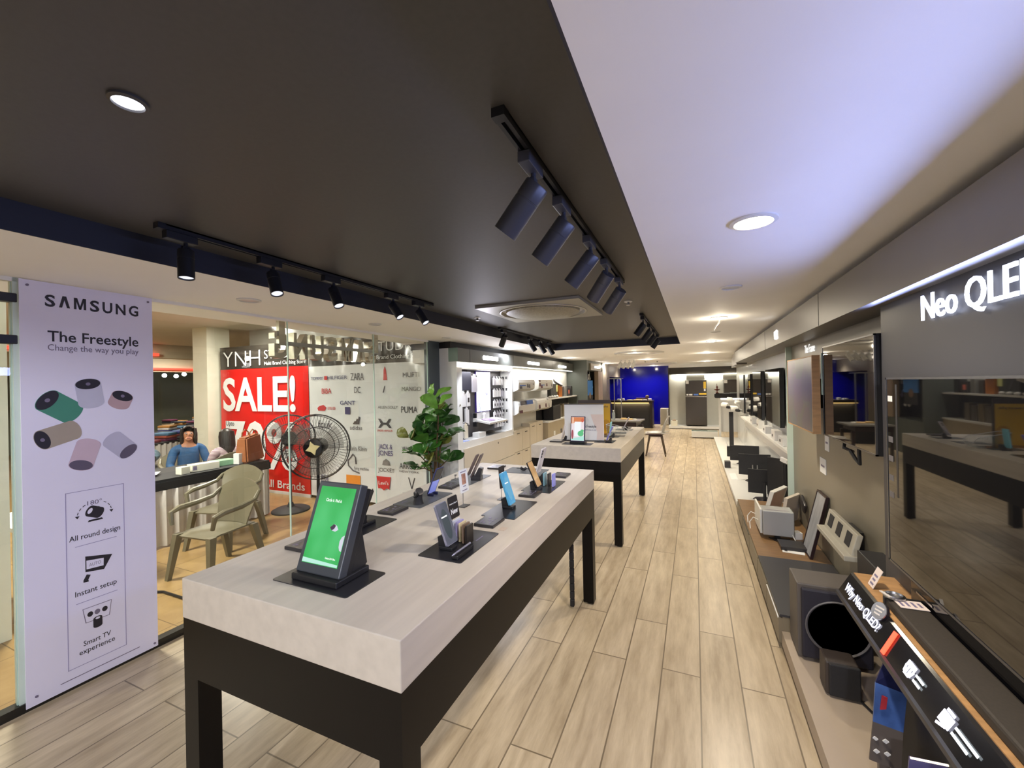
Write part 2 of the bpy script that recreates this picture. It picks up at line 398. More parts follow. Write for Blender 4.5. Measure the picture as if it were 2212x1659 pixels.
# joints between the fascia boards
for k, y in enumerate((1.0, 3.15, 5.3)):
    struct('trim_%d' % (12 + k), MB().b2((0.7185, y, 1.93), (0.7205, y + 0.004, 2.135)), m_gap)
# slate panel behind the large television and the white display wall further on
struct('wall_right_slate', MB().b2((0.80, -2.6, 0.0), (XR, 2.46, 1.93)), m_lamd)
struct('wall_right_white', MB().b2((1.03, 5.06, 0.0), (1.08, 12.5, 1.93)), mat('white display wall', (0.62, 0.64, 0.64), 0.25, noise=0.02))
struct('trim_15', MB().b2((0.868, 5.06, 0.12), (1.03, 5.08, 1.93)), mat('pale edge strip', rgb(196, 214, 206), 0.3, noise=0.02))

# ================================================================ LAMPS
m_rim = mat('lamp rim white', (0.7, 0.7, 0.68), 0.4, noise=0.02)
m_refl = mat('lamp reflector', (0.7, 0.7, 0.68), 0.12, metal=1.0, noise=0.02)
E_on = emis('warm lamp', (1.0, 0.86, 0.62), 26.0)
E_pass = emis('passage lamp', (1.0, 0.88, 0.62), 22.0)
E_soft = emis('cool lamp soft', (0.86, 0.88, 1.0), 5.0)
m_offl = mat('lamp face off', (0.5, 0.5, 0.48), 0.3, noise=0.05)
def downlight(x, y, z, r, label, lit=True, energy=14, col=NEUT, em=None, spot=120, group='ceiling downlights', aim=(0, 0, -1), rim=None, cone='SPOT', soft=None):
    t = thing('downlight', label, 'ceiling light', (x, y, z), group=group)
    MB().lathe([(r * 1.28, 0.0), (r * 1.28, -0.006), (r * 1.05, -0.010), (r, -0.006), (r, 0.0)], seg=32).build('rim', rim or m_rim, t)
    MB().lathe([(0.0, -0.004), (r, -0.0045)], seg=32).build('lamp_face', (em or E_on) if lit else m_offl, t)
    if lit:
        if cone == 'AREA':
            l = lamp('AREA', 'downlight_glow', (0, 0, -0.014), energy, col, size=soft or r * 1.8)
        else:
            l = lamp('SPOT', 'downlight_beam', (0, 0, -0.03), energy, col, size=r * 0.9, spot=spot, blend=0.8 if spot < 170 else 0.15, dirv=aim)
        l.parent = t
        if cone == 'SPOT' and y > 4:
            q = lamp('POINT', 'downlight_spill', (0, 0, -0.09), energy * 0.038, col, size=0.04); q.parent = t
    return t
G = 'downlights in the white ceiling'
downlight(0.21, 1.76, CEIL, 0.062, 'large bright downlight in the white ceiling, nearest to the photographer', energy=54, col=WARM, spot=140, group=G)
downlight(0.22, 2.94, CEIL, 0.050, 'unlit downlight in the white ceiling just past the brightest one', lit=False, group=G)
dl3 = downlight(0.22, 4.31, CEIL, 0.060, 'lit downlight with a loose cord hanging out of it', energy=58, col=WARM, spot=140, group=G)
MB().tube([(0.01, -0.03, -0.006), (0.0, -0.05, -0.05), (-0.03, -0.06, -0.085), (-0.05, -0.06, -0.13)], 0.006, 6).build('loose_cord', m_plast, dl3)
downlight(0.24, 5.51, CEIL, 0.045, 'small unlit downlight between the lit ones over the aisle', lit=False, group=G)
downlight(0.24, 6.83, CEIL, 0.060, 'second lit downlight past the end of the dark ceiling tray', energy=50, col=WARM, spot=140, group=G)
downlight(0.24, 9.58, CEIL, 0.065, 'lit downlight over the aisle farthest along the right wall', energy=80, col=WARM, spot=145, group=G)
downlight(-1.05, 8.27, CEIL, 0.070, 'lit downlight beside the first flush round ceiling vent', energy=66, col=WARM, spot=145, group=G)
downlight(-1.09, 11.2, CEIL, 0.075, 'lit downlight in front of the blue wall', energy=84, col=WARM, spot=145, group=G)
downlight(-2.43, 12.6, CEIL, 0.080, 'lit downlight above the headphone niche', energy=90, col=NEUT, spot=150, group=G)
downlight(-2.65, 1.78, CEIL, 0.055, 'round ceiling sensor beside the first track above the glass front', lit=False, group=G)
downlight(-2.70, 3.00, CEIL, 0.045, 'small unlit downlight above the metal letters of the shop sign', lit=False, group=G)
downlight(-2.74, 4.27, CEIL, 0.045, 'small unlit downlight above the grey column by the plant', lit=False, group=G)
downlight(-2.75, 6.2, CEIL, 0.045, 'lit downlight above the accessory cabinet', energy=26, col=COOL, spot=150, em=E_soft, group=G)
downlight(-2.6, 9.2, CEIL, 0.055, 'lit downlight above the shelf of bags', energy=34, col=NEUT, spot=150, group=G)
downlight(0.35, 13.6, CEIL, 0.08, 'lit downlight in front of the refrigerators', energy=85, col=NEUT, spot=150, group=G)
downlight(-2.2, 15.75, CEIL, 0.06, 'added downlight washing the left part of the blue wall', energy=85, col=NEUT, spot=150, group=G)  # added wall washer, there to brighten the blue wall
downlight(-1.35, 15.85, CEIL, 0.06, 'added downlight washing the right part of the blue wall', energy=85, col=NEUT, spot=150, group=G)  # second added washer for the blue wall
downlight(-1.0, -1.9, CEIL, 0.07, 'lit downlight over the entrance behind the photographer', energy=125, col=(0.91, 0.92, 1.0), spot=177, group=G)
downlight(0.2, -1.9, CEIL, 0.07, 'lit downlight over the entrance by the right wall', energy=115, col=(0.90, 0.92, 1.0), spot=177, group=G)
downlight(-1.23, 0.54, TRAY, 0.030, 'recessed white lamp in the dark ceiling tray near the photographer', energy=3.5, col=COOL, em=E_soft, spot=120, rim=m_tray, group='lamps in the dark tray')
G = 'passage downlights'
for (x, y, e, r, lab) in ((-6.6, 4.2, 64, 0.13, 'bright oval lamp in the passage ceiling right above the sale banner'), (-13.6, 7.25, 90, 0.16, 'bright lamp in the passage ceiling beside the cream column'),
                      (-5.2, 1.6, 125, 0.13, 'passage lamp above the skirted table'), (-8.6, 1.6, 80, 0.13, 'passage lamp behind the white poster board'),
                      (-5.4, -1.6, 60, 0.13, 'passage lamp by the entrance'), (-11.0, 4.4, 80, 0.13, 'passage lamp over the clothes tables')):
    downlight(x, y, MC, r, lab, energy=e * 0.62, col=(1.0, 0.955, 0.84), em=E_pass, group=G, cone='AREA', soft=0.5)
for k, (x, y, z) in enumerate(((-16.6, 8.15, 2.15), (-16.6, 8.5, 2.13), (-16.6, 8.75, 2.2))):
    t = MB().sph((0, 0, 0), 0.07, 10).build('bulb', emis('white bulb', (0.8, 0.9, 1.0), 12), loc=(x, y, z))
    MB().cyl((0, 0, 0.05), (0, 0, MC - z), 0.012, seg=6).build('cord', m_black, t)
    tag(t, ['white bulb far down the passage, nearest to the poster board', 'white bulb far down the passage, middle one of three', 'white bulb far down the passage, nearest to the cream column'][k], 'lamp', 'far bulbs')

# ---------------------------------------------------------------- track lights
def track(x, y0, y1, label):
    t = thing('lighting_track', label, 'light track', (x, (y0 + y1) / 2, TRAY), group='black lighting tracks')
    h = (y1 - y0) / 2
    MB().b2((-0.017, -h, -0.022), (-0.006, h, 0)).b2((0.006, -h, -0.022), (0.017, h, 0)).b2((-0.017, -h, -0.006), (0.017, h, 0)).build('rail', m_spot, t, smooth=False)
    MB().b2((-0.018, -h - 0.03, -0.024), (0.018, -h, 0)).build('end_feed', m_spot, t, smooth=False)
    MB().b2((-0.018, h, -0.024), (0.018, h + 0.012, 0)).build('end_cap', m_spot, t, smooth=False)
    return t
E_trk = emis('track lens', (0.88, 0.90, 1.0), 1.1)
m_lens = mat('unlit lens', (0.45, 0.46, 0.52), 0.15, metal=0.5, noise=0.05)
def spotlight(x, y, aim, label, group, L=0.125, r=0.034, energy=0, col=COOL, cone=50, body=None, z=TRAY, lens=None, blend=0.5):
    t = thing('track_spotlight', label, 'spotlight', (x, y, z - 0.022), group=group)
    bm = body or m_spot
    a = Vector(aim).normalized()
    MB().b2((-0.019, -0.06, -0.034), (0.019, 0.06, 0.0), bev=0.003).build('adapter', bm, t, smooth=False)
    piv = Vector((0, 0.02, -0.085))
    MB().cyl((0, 0.02, -0.034), piv, 0.008, seg=10).box((0.0, 0.02, -0.072), (0.018, 0.03, 0.05), bev=0.003).build('yoke', bm, t)
    c0 = piv - a * 0.02; c1 = c0 + a * L
    b = MB(); b.lathe([(0, 0), (r * 0.96, 0), (r, 0.004), (r, L * 0.30), (r * 0.97, L * 0.305), (r * 0.97, L * 0.325), (r, L * 0.33), (r, L), (r * 0.92, L), (r * 0.80, L - 0.018), (0, L - 0.018)], c=c0, seg=26, axis=a)
    b.build('lamp_body', bm, t)
    MB().lathe([(0, L - 0.0165), (r * 0.55, L - 0.014), (r * 0.84, L - 0.006)], c=c0, seg=22, axis=a).build('lens', lens or m_lens, t)
    if energy:
        l = lamp('SPOT', 'spot_beam', tuple(c1 + a * 0.004), energy, col, size=r * 0.7, spot=cone, blend=blend, dirv=a); l.parent = t
    return t
track(-0.44, 0.97, 2.88, 'black lighting track in the tray nearest to the white ceiling')
track(-2.02, 1.0, 2.92, 'black lighting track over the glass front side of the tray')
track(-2.15, 4.55, 6.5, 'black lighting track at the far corner over the accessory cabinet')
track(-0.48, 4.4, 6.5, 'short black lighting track near the far right corner of the tray')
gn = 'spotlights on the track by the white ceiling'
ln = ('first and largest', 'second', 'third', 'fourth', 'last')
for k, y in enumerate((1.17, 1.49, 1.93, 2.32, 2.76)):
    spotlight(-0.44, y, (-0.66, 0.02, -0.75) if k < 3 else (-0.62, 0.38, -0.70), '%s cylinder spotlight along the track beside the white ceiling' % ln[k], gn, L=0.172, r=0.039,
              energy=(3.2, 3, 5, 14, 17)[k], body=m_spotlit, col=(0.92, 0.93, 1.0), cone=62 if k < 3 else 95)
gn = 'spotlights on the track over the glass front'
for k, (y, aim) in enumerate(((1.06, (0.10, -0.05, -1)), (1.47, (0.36, -0.08, -0.9)), (1.87, (0.45, -0.05, -0.9)), (2.42, (0.62, 0.0, -0.85)), (2.74, (0.60, -0.02, -0.85)))):
    spotlight(-2.02, y, aim, '%s black spotlight along the track over the glass front' % ln[k].replace(' and largest', ''), gn, L=0.125, r=0.031,
              energy=(1.2, 1.8, 3, 5.5, 5)[k], col=(0.95, 0.94, 1.0), cone=46, lens=E_trk)
gn = 'spotlights over the accessory cabinet'
for k, y in enumerate((4.65, 5.55, 5.98, 6.38)):
    spotlight(-2.15, y, ((-0.5, 0.3, -0.8), (0.5, 0.1, -0.9), (0.5, 0.1, -0.9), (0.5, 0.1, -0.9))[k], '%s black spotlight on the track facing the accessory cabinet' % ('first', 'second', 'third', 'last')[k], gn, L=0.15, r=0.036,
              energy=(26, 8, 8, 8)[k], col=COOL, cone=70)
gn = 'spotlights at the far right corner of the tray'
for k, y in enumerate((4.5, 5.15, 5.75, 6.35)):
    spotlight(-0.48, y, (-0.6, 0.05, -0.8), '%s black spotlight on the short track at the far right corner' % ('first', 'second', 'third', 'last')[k], gn, L=0.14, r=0.036, energy=(14, 10, 14, 10)[k], col=NEUT, cone=60)
gn = 'white spotlights near the blue wall'
for k in range(4):
    spotlight(-1.70 + 0.11 * k, 10.7, (-0.42, -0.3, -0.85), '%s white spotlight of the cluster hanging before the blue wall' % ('leftmost', 'second', 'third', 'rightmost')[k], gn, L=0.16, r=0.042, body=m_plast, z=CEIL)

# ---------------------------------------------------------------- air outlets
def cassette(x, y, z, s, label, square=True):
    t = thing('ceiling_vent', label, 'air vent', (x, y, z), group='round ceiling air outlets')
    mf = mat('vent frame grey', rgb(150, 148, 140), 0.35, noise=0.03)
    mr = mat('vent ring', rgb(176, 172, 160), 0.3, noise=0.03)
    if square:
        b = MB(); n = 40; h = s / 2; r = s * 0.44
        V = []
        for k in range(n):
            a = 2 * PI * k / n; q = max(abs(math.cos(a)), abs(math.sin(a)))
            V.append(((h * math.cos(a) / q, h * math.sin(a) / q), (r * math.cos(a), r * math.sin(a))))
        for k in range(n):
            (o0, i0), (o1, i1) = V[k], V[(k + 1) % n]
            b.prism([(*o0, -0.022), (*o1, -0.022), (*i1, -0.022), (*i0, -0.022)], (0, 0, 0.022))
        b.build('frame', mf, t, smooth=False)
        MB().lathe([(r, -0.004), (r * 0.99, -0.028), (r * 0.955, -0.03), (r * 0.93, 0.0)], seg=48).build('ring', mr, t)
        MB().lathe([(r * 0.93, -0.002), (r * 0.84, -0.002)], seg=48).build('air_slot', m_gap, t)
        m = mat('vent mesh', rgb(140, 136, 122), 0.4, noise=0.22, nscale=60)
        MB().lathe([(r * 0.84, 0.0), (r * 0.83, -0.03), (r * 0.7, -0.05), (r * 0.3, -0.058), (0, -0.06)], seg=48).build('grille', m, t)
    else:
        MB().lathe([(s * 0.5, 0), (s * 0.5, -0.02), (s * 0.46, -0.028), (s * 0.44, -0.012)], seg=40).build('ring', m_rim, t)
        MB().lathe([(s * 0.44, -0.010), (s * 0.40, -0.010)], seg=40).build('air_slot', m_gap, t)
        MB().lathe([(s * 0.40, -0.008), (s * 0.38, -0.022), (0, -0.024)], seg=40).build('grille', m_rim, t)
    return t
cassette(-1.30, 3.70, TRAY, 0.94, 'square air outlet with a round grille in the dark ceiling tray')
cassette(-1.0, 8.55, CEIL, 0.95, 'flush round air outlet in the white ceiling past the tray', False)
cassette(-0.95, 13.6, CEIL, 0.95, 'far flush round air outlet before the blue wall', False)
for k, (x, y, z, lab) in enumerate(((-2.04, 3.77, TRAY, 'small round sprinkler in the dark tray left of the square air outlet'), (-0.51, 3.68, TRAY, 'small round sprinkler in the dark tray right of the square air outlet'),
                           (-1.25, 12.1, CEIL, 'left of two small dark ceiling sensors before the blue wall'), (-0.95, 12.3, CEIL, 'right of two small dark ceiling sensors before the blue wall'))):
    t = thing('sprinkler', lab, 'sprinkler', (x, y, z), group='ceiling sprinklers and sensors')
    MB().lathe([(0.036, 0), (0.034, -0.006), (0.016, -0.008)], seg=20).build('escutcheon', m_rim if k < 2 else m_plast, t)
    MB().cyl((0, 0, 0), (0, 0, -0.03), 0.010, seg=10).lathe([(0.018, -0.03), (0.018, -0.033)], seg=12).build('head', m_steel if k < 2 else m_black, t)
# ================================================================ POSTER BOARD
m_post = mat('poster white lit lilac', (0.80, 0.78, 1.0), 0.45, noise=0.01)  # lilac tint carries the lit sign's bluish light in the base colour
PX = -3.085
pb = MB().b2((-0.006, -0.2775, 0), (0.0, 0.2775, 2.16)).build('advertising_board', m_post, smooth=False, loc=(PX, 1.1775, 0.022))
tag(pb, 'tall white advertising board with six small printed projectors standing by the glass', 'poster')
def PB(y, z, d=0.0): return frame((d, y - 1.1775, z - 0.022), (0, 1, 0), (0, 0, 1))
def logo(m4, width, height, mt, parent, ext, bold=0.022, depth=None):
    """the word SAMSUNG, its A without a bar"""
    chars = 'S^MSUNG'; adv = [0.78, 0.86, 1.0, 0.80, 0.88, 0.92, 0.92]; W = sum(adv); x = -W / 2
    bm = MB()
    for ch, a in zip(chars, adv):
        cxs = (x + a * 0.46) * width / W; wd = a * 0.74 * width / W
        if ch == 'M':
            h = height / 2; q = wd / 2; s = wd * 0.20; g = MB()
            for P in ([(-q, -h), (-q + s, -h), (-q + s, h), (-q, h)], [(q - s, -h), (q, -h), (q, h), (q - s, h)], [(-q + s * 0.5, h), (-q + s * 1.35, h), (s * 0.42, -h), (-s * 0.42, -h)], [(q - s * 1.35, h), (q - s * 0.5, h), (s * 0.42, -h), (-s * 0.42, -h)]):
                g.prism([(cxs + u, v, 0) for u, v in P], (0, 0, ext))
            me = bpy.data.meshes.new('t'); g.bm.to_mesh(me); g.bm.free()
        elif ch == '^':
            h = height / 2; q = wd / 2
            bm2 = [(-q, -h), (-q * 0.45, -h), (0, h * 0.35), (q * 0.45, -h), (q, -h), (q * 0.34, h), (-q * 0.34, h)]
            g = MB(); g.prism([(cxs + u, v, 0) for u, v in (bm2[0], bm2[1], bm2[2], bm2[6])], (0, 0, ext)); g.prism([(cxs + u, v, 0) for u, v in (bm2[2], bm2[3], bm2[4], bm2[5], bm2[6])], (0, 0, ext))
            me = bpy.data.meshes.new('t'); g.bm.to_mesh(me); g.bm.free()
        else:
            o = text(ch, Matrix.Translation((cxs, 0, 0)), wd, height * (1.0), mt, None, ext=ext, bold=0.006 if ch == 'M' else 0.024)
            me = o.data; bpy.data.objects.remove(o)
        bm.bm.from_mesh(me); bpy.data.meshes.remove(me)
        x += a
    bm.tf(m4)
    return bm.build('lettering', mt, parent, smooth=False)
logo(PB(1.19, 2.09), 0.41, 0.062, m_ink, pb, 0.0012)
text('The Freestyle', PB(1.19, 1.905), 0.385, 0.058, m_ink, pb, bold=0.012)
text('Change the way you play', PB(1.19, 1.845), 0.385, 0.034, m_greyink, pb)
def flat(pts, m4, mt, parent, name, t=0.0012):
    mb = MB().prism([(u, v, 0) for u, v in pts], (0, 0, t)); mb.tf(m4); return mb.build(name, mt, parent, smooth=False)
def ell(cx, cy, a, b, ang=0, n=24, a0=0, a1=2 * PI):
    return [(cx + a * math.cos(t) * math.cos(ang) - b * math.sin(t) * math.sin(ang), cy + a * math.cos(t) * math.sin(ang) + b * math.sin(t) * math.cos(ang)) for t in [a0 + (a1 - a0) * k / n for k in range(n if abs(a1 - a0) > 6.2 else n + 1)]]
def lensbody(f, e, r, k=0.55):
    """outline of a short cylinder from face centre f to rear centre e"""
    d = Vector((e[0] - f[0], e[1] - f[1])); ang = math.atan2(d.y, d.x)
    a = ell(e[0], e[1], r * k, r, ang, 14, -PI / 2, PI / 2); b = ell(f[0], f[1], r * k, r, ang, 14, PI / 2, 1.5 * PI)
    return a + b, ang
for pk, (nm, f, e, r, col, face) in enumerate((('green', (0.992, 1.566), (1.085, 1.495), 0.060, rgb(70, 140, 122), 1), ('white', (1.151, 1.650), (1.165, 1.545), 0.055, rgb(196, 196, 222), 1),
                         ('rose', (1.302, 1.578), (1.284, 1.532), 0.052, rgb(186, 158, 168), 1), ('sand', (0.972, 1.362), (1.090, 1.402), 0.052, rgb(168, 156, 146), 1),
                         ('pink', (1.117, 1.205), (1.150, 1.318), 0.052, rgb(206, 184, 204), 0), ('pearl', (1.325, 1.250), (1.252, 1.330), 0.052, rgb(190, 188, 216), 0))):
    pts, ang = lensbody(f, e, r)
    p = flat(pts, PB(0, 0, 0.0001 + 0.0001 * pk), mat('print ' + nm, col, 0.5, noise=0.05), pb, 'printed_projector', 0.0010)
    flat(ell(f[0], f[1], r * 0.55 * 0.95, r * 0.95, ang), PB(0, 0, 0.0013), m_ink if face else mat('print end grey', rgb(96, 88, 112), 0.5, noise=0.05), p, 'printed_face', 0.0006)
    if face: flat(ell(f[0], f[1], r * 0.16, r * 0.18, ang), PB(0, 0, 0.0022), m_greyink, p, 'printed_lens', 0.0004)
def outline(y0, y1, z0, z1, w, mt, parent, name):
    b = MB()
    for lo, hi in (((y0, z0), (y1, z0 + w)), ((y0, z1 - w), (y1, z1)), ((y0, z0), (y0 + w, z1)), ((y1 - w, z0), (y1, z1))):
        b.b2((0.0, lo[0] - 1.1775, lo[1] - 0.022), (0.0008, hi[0] - 1.1775, hi[1] - 0.022))
    return b.build(name, mt, parent, smooth=False)
m_faint = mat('print faint line', rgb(158, 152, 196), 0.5, noise=0.03)
outline(1.052, 1.30, 0.115, 1.065, 0.003, m_faint, pb, 'printed_frame')
for z in (0.765, 0.455): MB().b2((0, -0.09, z - 0.0235), (0.0008, 0.085, z - 0.0205)).build('printed_rule', m_faint, pb, smooth=False)
MB().b2((0, -0.155, 0.042), (0.0008, 0.185, 0.046)).build('printed_rule', m_greyink, pb, smooth=False)
for s, z, wd, h in (('All round design', 0.815, 0.215, 0.030), ('Instant setup', 0.510, 0.175, 0.030), ('Smart TV', 0.228, 0.115, 0.028), ('experience', 0.187, 0.15, 0.028)):
    text(s, PB(1.172, z), wd, h, m_ink, pb)
# pictogram: half turn
ic = flat(ell(1.168, 0.940, 0.030, 0.020, 0.55) , PB(0, 0, 0.0002), m_ink, pb, 'printed_icon', 0.0008)
pts, _ = lensbody((1.150, 0.945), (1.19, 0.925), 0.030); flat(pts, PB(0, 0, 0.0002), m_ink, ic, 'icon_projector', 0.0010)
flat(ell(1.150, 0.945, 0.009, 0.016, -0.5), PB(0, 0, 0.0014), m_post, ic, 'icon_lens', 0.0004)
flat([(1.145, 0.895), (1.20, 0.895), (1.205, 0.885), (1.14, 0.885)], PB(0, 0, 0.0002), m_ink, ic, 'icon_foot', 0.0010)
text('180°', PB(1.170, 0.990), 0.062, 0.024, m_greyink, ic, name='icon_lettering')
b = MB()
for k in range(9):
    if 3 <= k <= 5: continue
    a = PI * (0.08 + 0.84 * k / 8); c = Vector((0.0006, 1.17 + 0.072 * math.cos(a) - 1.1775, 0.925 + 0.068 * math.sin(a) - 0.022)); b.box(c, (0.0012, 0.003, 0.014), rot=(a, 0, 0))
for sy in (-1, 1): b.prism([(0, 1.17 + sy * 0.072 - 0.009 - 1.1775, 0.929 - 0.022), (0, 1.17 + sy * 0.072 + 0.009 - 1.1775, 0.929 - 0.022), (0, 1.17 + sy * 0.072 - 1.1775, 0.914 - 0.022)], (0.001, 0, 0))
b.build('icon_arc', m_ink, ic, smooth=False)
# pictogram: auto picture
ic = flat([(1.127, 0.700), (1.242, 0.672), (1.205, 0.600), (1.127, 0.614)], PB(0, 0, 0.0002), m_ink, pb, 'printed_icon', 0.0008)
flat([(1.131, 0.676), (1.204, 0.664), (1.203, 0.622), (1.131, 0.628)], PB(0, 0, 0.0012), m_post, ic, 'icon_picture', 0.0004)
text('AUTO', PB(1.167, 0.648, 0.0014), 0.05, 0.018, m_greyink, ic, name='icon_lettering', ext=0.0004)
flat([(1.118, 0.572), (1.132, 0.60), (1.148, 0.592), (1.138, 0.57), (1.14, 0.558), (1.118, 0.560)], PB(0, 0, 0.0002), m_ink, ic, 'icon_projector', 0.0008)
# pictogram: apps
ic = flat([(1.112, 0.416), (1.236, 0.414), (1.226, 0.330), (1.124, 0.334)], PB(0, 0, 0.0002), m_greyink, pb, 'printed_icon', 0.0006)
flat([(1.115, 0.413), (1.233, 0.411), (1.223, 0.333), (1.127, 0.337)], PB(0, 0, 0.0009), m_post, ic, 'icon_picture', 0.0003)
for y, mt in ((1.143, m_ink), (1.173, m_greyink), (1.205, m_ink)): flat(ell(y, 0.376, 0.012, 0.014), PB(0, 0, 0.0013), mt, ic, 'icon_dot', 0.0003)
pts, _ = lensbody((1.174, 0.340), (1.174, 0.298), 0.019); flat(pts, PB(0, 0, 0.0016), m_ink, ic, 'icon_projector', 0.0004); flat(ell(1.174, 0.340, 0.010, 0.006), PB(0, 0, 0.0021), m_post, ic, 'icon_lens', 0.0003)
for y, z in ((0.928, 2.155), (1.434, 2.155), (0.935, 0.065), (1.437, 0.045)):
    MB().cyl((0, y - 1.1775, z - 0.022), (0.004, y - 1.1775, z - 0.022), 0.006, seg=12).build('screw', m_greyink, pb)
# black clamps of the glass door by the board
for k, z in enumerate((2.085, 1.875)):
    t = MB().box((0, 0, 0), (0.05, 0.16, 0.045), bev=0.004).build('door_clamp', m_black, smooth=False, loc=(XG, 0.82, z))
    tag(t, ['upper black clamp on the glass left of the poster board', 'lower black clamp on the glass left of the poster board'][k], 'glass clamp', 'black glass clamps')

# ================================================================ METAL SHOP SIGN seen from behind
t = thing('shop_sign', 'shop name in steel letters on a bar, seen from behind above the glass', 'sign', (XG - 0.17, 3.02, 1.995))
logo(frame((-0.05, 0, 0.0), (0, -1, 0), (0, 0, 1)) @ Matrix.Rotation(PI, 4, 'Y') @ Matrix.Scale(-1, 4, (1, 0, 0)), 1.28, 0.235, m_chrome, t, 0.075)
MB().b2((0.005, -0.56, -0.012), (0.03, 0.64, 0.022)).build('bar', m_steel, t, smooth=False)
for y in (-0.54, 0.62): MB().b2((0.0, y - 0.03, -0.01), (0.035, y + 0.03, CEIL - 1.995 + 0.02)).build('post', m_chrome, t, smooth=False)

# ================================================================ BANNERS outside
BY = 4.75
m_bred = mat('banner red', rgb(208, 34, 30), 0.22, noise=0.08, nscale=2.5, bump=0.5)
m_bwhite = mat('banner white', (0.74, 0.75, 0.77), 0.22, noise=0.03, nscale=2.0, bump=0.5)
m_bblack = mat('banner black', rgb(52, 48, 44), 0.24, noise=0.06, nscale=2.5, bump=0.4)
m_bink = mat('banner letters white', (0.78, 0.79, 0.80), 0.4, noise=0.02)
def cloth_banner(x0, x1, z0, z1, amp, mt, name, parent, ph=0.0):
    def fn(u, v):
        x = x0 + (x1 - x0) * u; z = z0 + (z1 - z0) * v
        return (x - x0 - (x1 - x0) / 2, amp * 0.6 * (math.sin(9 * u + 3 * v + ph) + 0.6 * math.sin(17 * u - 5 * v + 2 * ph)), z - MF)
    return MB().grid(fn, 44, 20, 0.004).build(name, mt, parent)
def BN(x, z, xc): return frame((x - xc, -0.014, z - MF), (1, 0, 0), (0, 0, 1))
xc = (-7.9 - 5.66) / 2
t = thing('sale_banner', 'red and black sale banner hanging outside behind the two fans', 'banner', (xc, BY, MF))
cloth_banner(-7.9, -5.66, -0.10, 1.97, 0.006, m_bred, 'red_cloth', t)
cloth_banner(-7.9, -5.66, 1.97, 2.37, 0.005, m_bblack, 'header', t, 1.0)
MB().b2((-1.12, -0.008, 0.0), (1.12, 0.008, 0.05)).build('bottom_hem', m_bink, t, smooth=False)
text('YNH', BN(-7.29, 2.16, xc), 1.0, 0.29, m_bink, t, bold=-0.014)
text('STUDIOS', BN(-6.2, 2.20, xc), 0.98, 0.155, m_bink, t, bold=-0.01)
text('Multi Brand Clothing Store', BN(-6.2, 2.045, xc), 0.98, 0.062, m_bink, t)
text('SALE!', BN(-6.88, 1.54, xc), 1.86, 0.59, m_bink, t, bold=0.022)
text('70%', BN(-6.84, 0.68, xc), 1.82, 0.80, m_bink, t, bold=0.018)
text('Upto', BN(-7.62, 1.01, xc) @ Matrix.Translation((0, 0, 0.004)), 0.22, 0.085, m_ink, t)
text('On All Brands', BN(-6.45, 0.02, xc), 1.35, 0.13, m_bink, t, bold=0.01)
xc = (-5.64 - 3.28) / 2
t2 = thing('brand_banner', 'white banner of clothing labels under a black header outside the glass', 'banner', (xc, BY, MF))
cloth_banner(-5.64, -3.28, -0.10, 1.95, 0.006, m_bwhite, 'white_cloth', t2, 2.0)
cloth_banner(-5.64, -3.28, 1.95, 2.37, 0.005, m_bblack, 'header', t2, 0.5)
text('YNH', BN(-4.97, 2.16, xc), 0.98, 0.29, m_bink, t2, bold=-0.014)
text('STUDIOS', BN(-3.86, 2.20, xc), 0.92, 0.15, m_bink, t2, bold=-0.01)
text('Multi Brand Clothing Store', BN(-3.95, 2.04, xc), 1.05, 0.062, m_bink, t2)
ink = {'k': mat('logo dark', rgb(70, 66, 74), 0.5, noise=0.04), 'r': mat('logo red', rgb(196, 40, 44), 0.5, noise=0.04), 'p': mat('logo violet', rgb(66, 44, 124), 0.5, noise=0.04),
       'b': mat('logo navy', rgb(60, 60, 110), 0.5, noise=0.04), 'g': mat('logo grey', rgb(126, 122, 124), 0.5, noise=0.04), 'o': mat('logo orange', rgb(226, 140, 40), 0.5, noise=0.04)}
for s, x, z, wd, h, c in (('TOMMY', -5.46, 1.76, 0.26, 0.055, 'b'), ('HILFIGER', -5.03, 1.765, 0.40, 0.055, 'b'), ('ZARA', -4.63, 1.77, 0.26, 0.115, 'k'), ('MUFTI', -3.64, 1.77, 0.28, 0.07, 'g'),
                      ('BIBA', -5.26, 1.56, 0.20, 0.085, 'r'), ('DC', -4.63, 1.57, 0.12, 0.10, 'k'), ('MANGO', -3.64, 1.57, 0.32, 0.065, 'g'),
                      ('U S POLO ASSN', -5.16, 1.29, 0.16, 0.05, 'r'), ('GANT', -4.83, 1.375, 0.30, 0.065, 'b'), ('ALLEN SOLLY', -4.06, 1.31, 0.36, 0.04, 'g'), ('PUMA', -3.68, 1.28, 0.28, 0.095, 'k'),
                      ('fcuk', -5.3, 1.04, 0.30, 0.13, 'k'), ('adidas', -4.67, 1.0, 0.24, 0.065, 'k'), ('UNDER ARMOUR', -4.12, 0.97, 0.28, 0.03, 'r'), ('Calvin Klein', -4.67, 0.69, 0.40, 0.08, 'g'),
                      ('JACK &', -4.12, 0.74, 0.25, 0.075, 'p'), ('JONES', -4.12, 0.645, 0.27, 0.075, 'p'), ('VERO MODA', -3.64, 0.73, 0.36, 0.05, 'k'), ('flying machine', -4.58, 0.39, 0.28, 0.05, 'k'),
                      ('JOCKEY', -4.11, 0.40, 0.30, 0.06, 'k'), ('ARROW', -3.7, 0.48, 0.34, 0.085, 'k'), ('NEWYORK', -3.7, 0.40, 0.34, 0.03, 'g'), ('VAN HEUSEN', -3.66, 0.08, 0.32, 0.05, 'g'), ('SPYKAR', -5.33, 0.20, 0.16, 0.10, 'b')):
    text(s, BN(x, z, xc), wd, h, ink[c], t2)
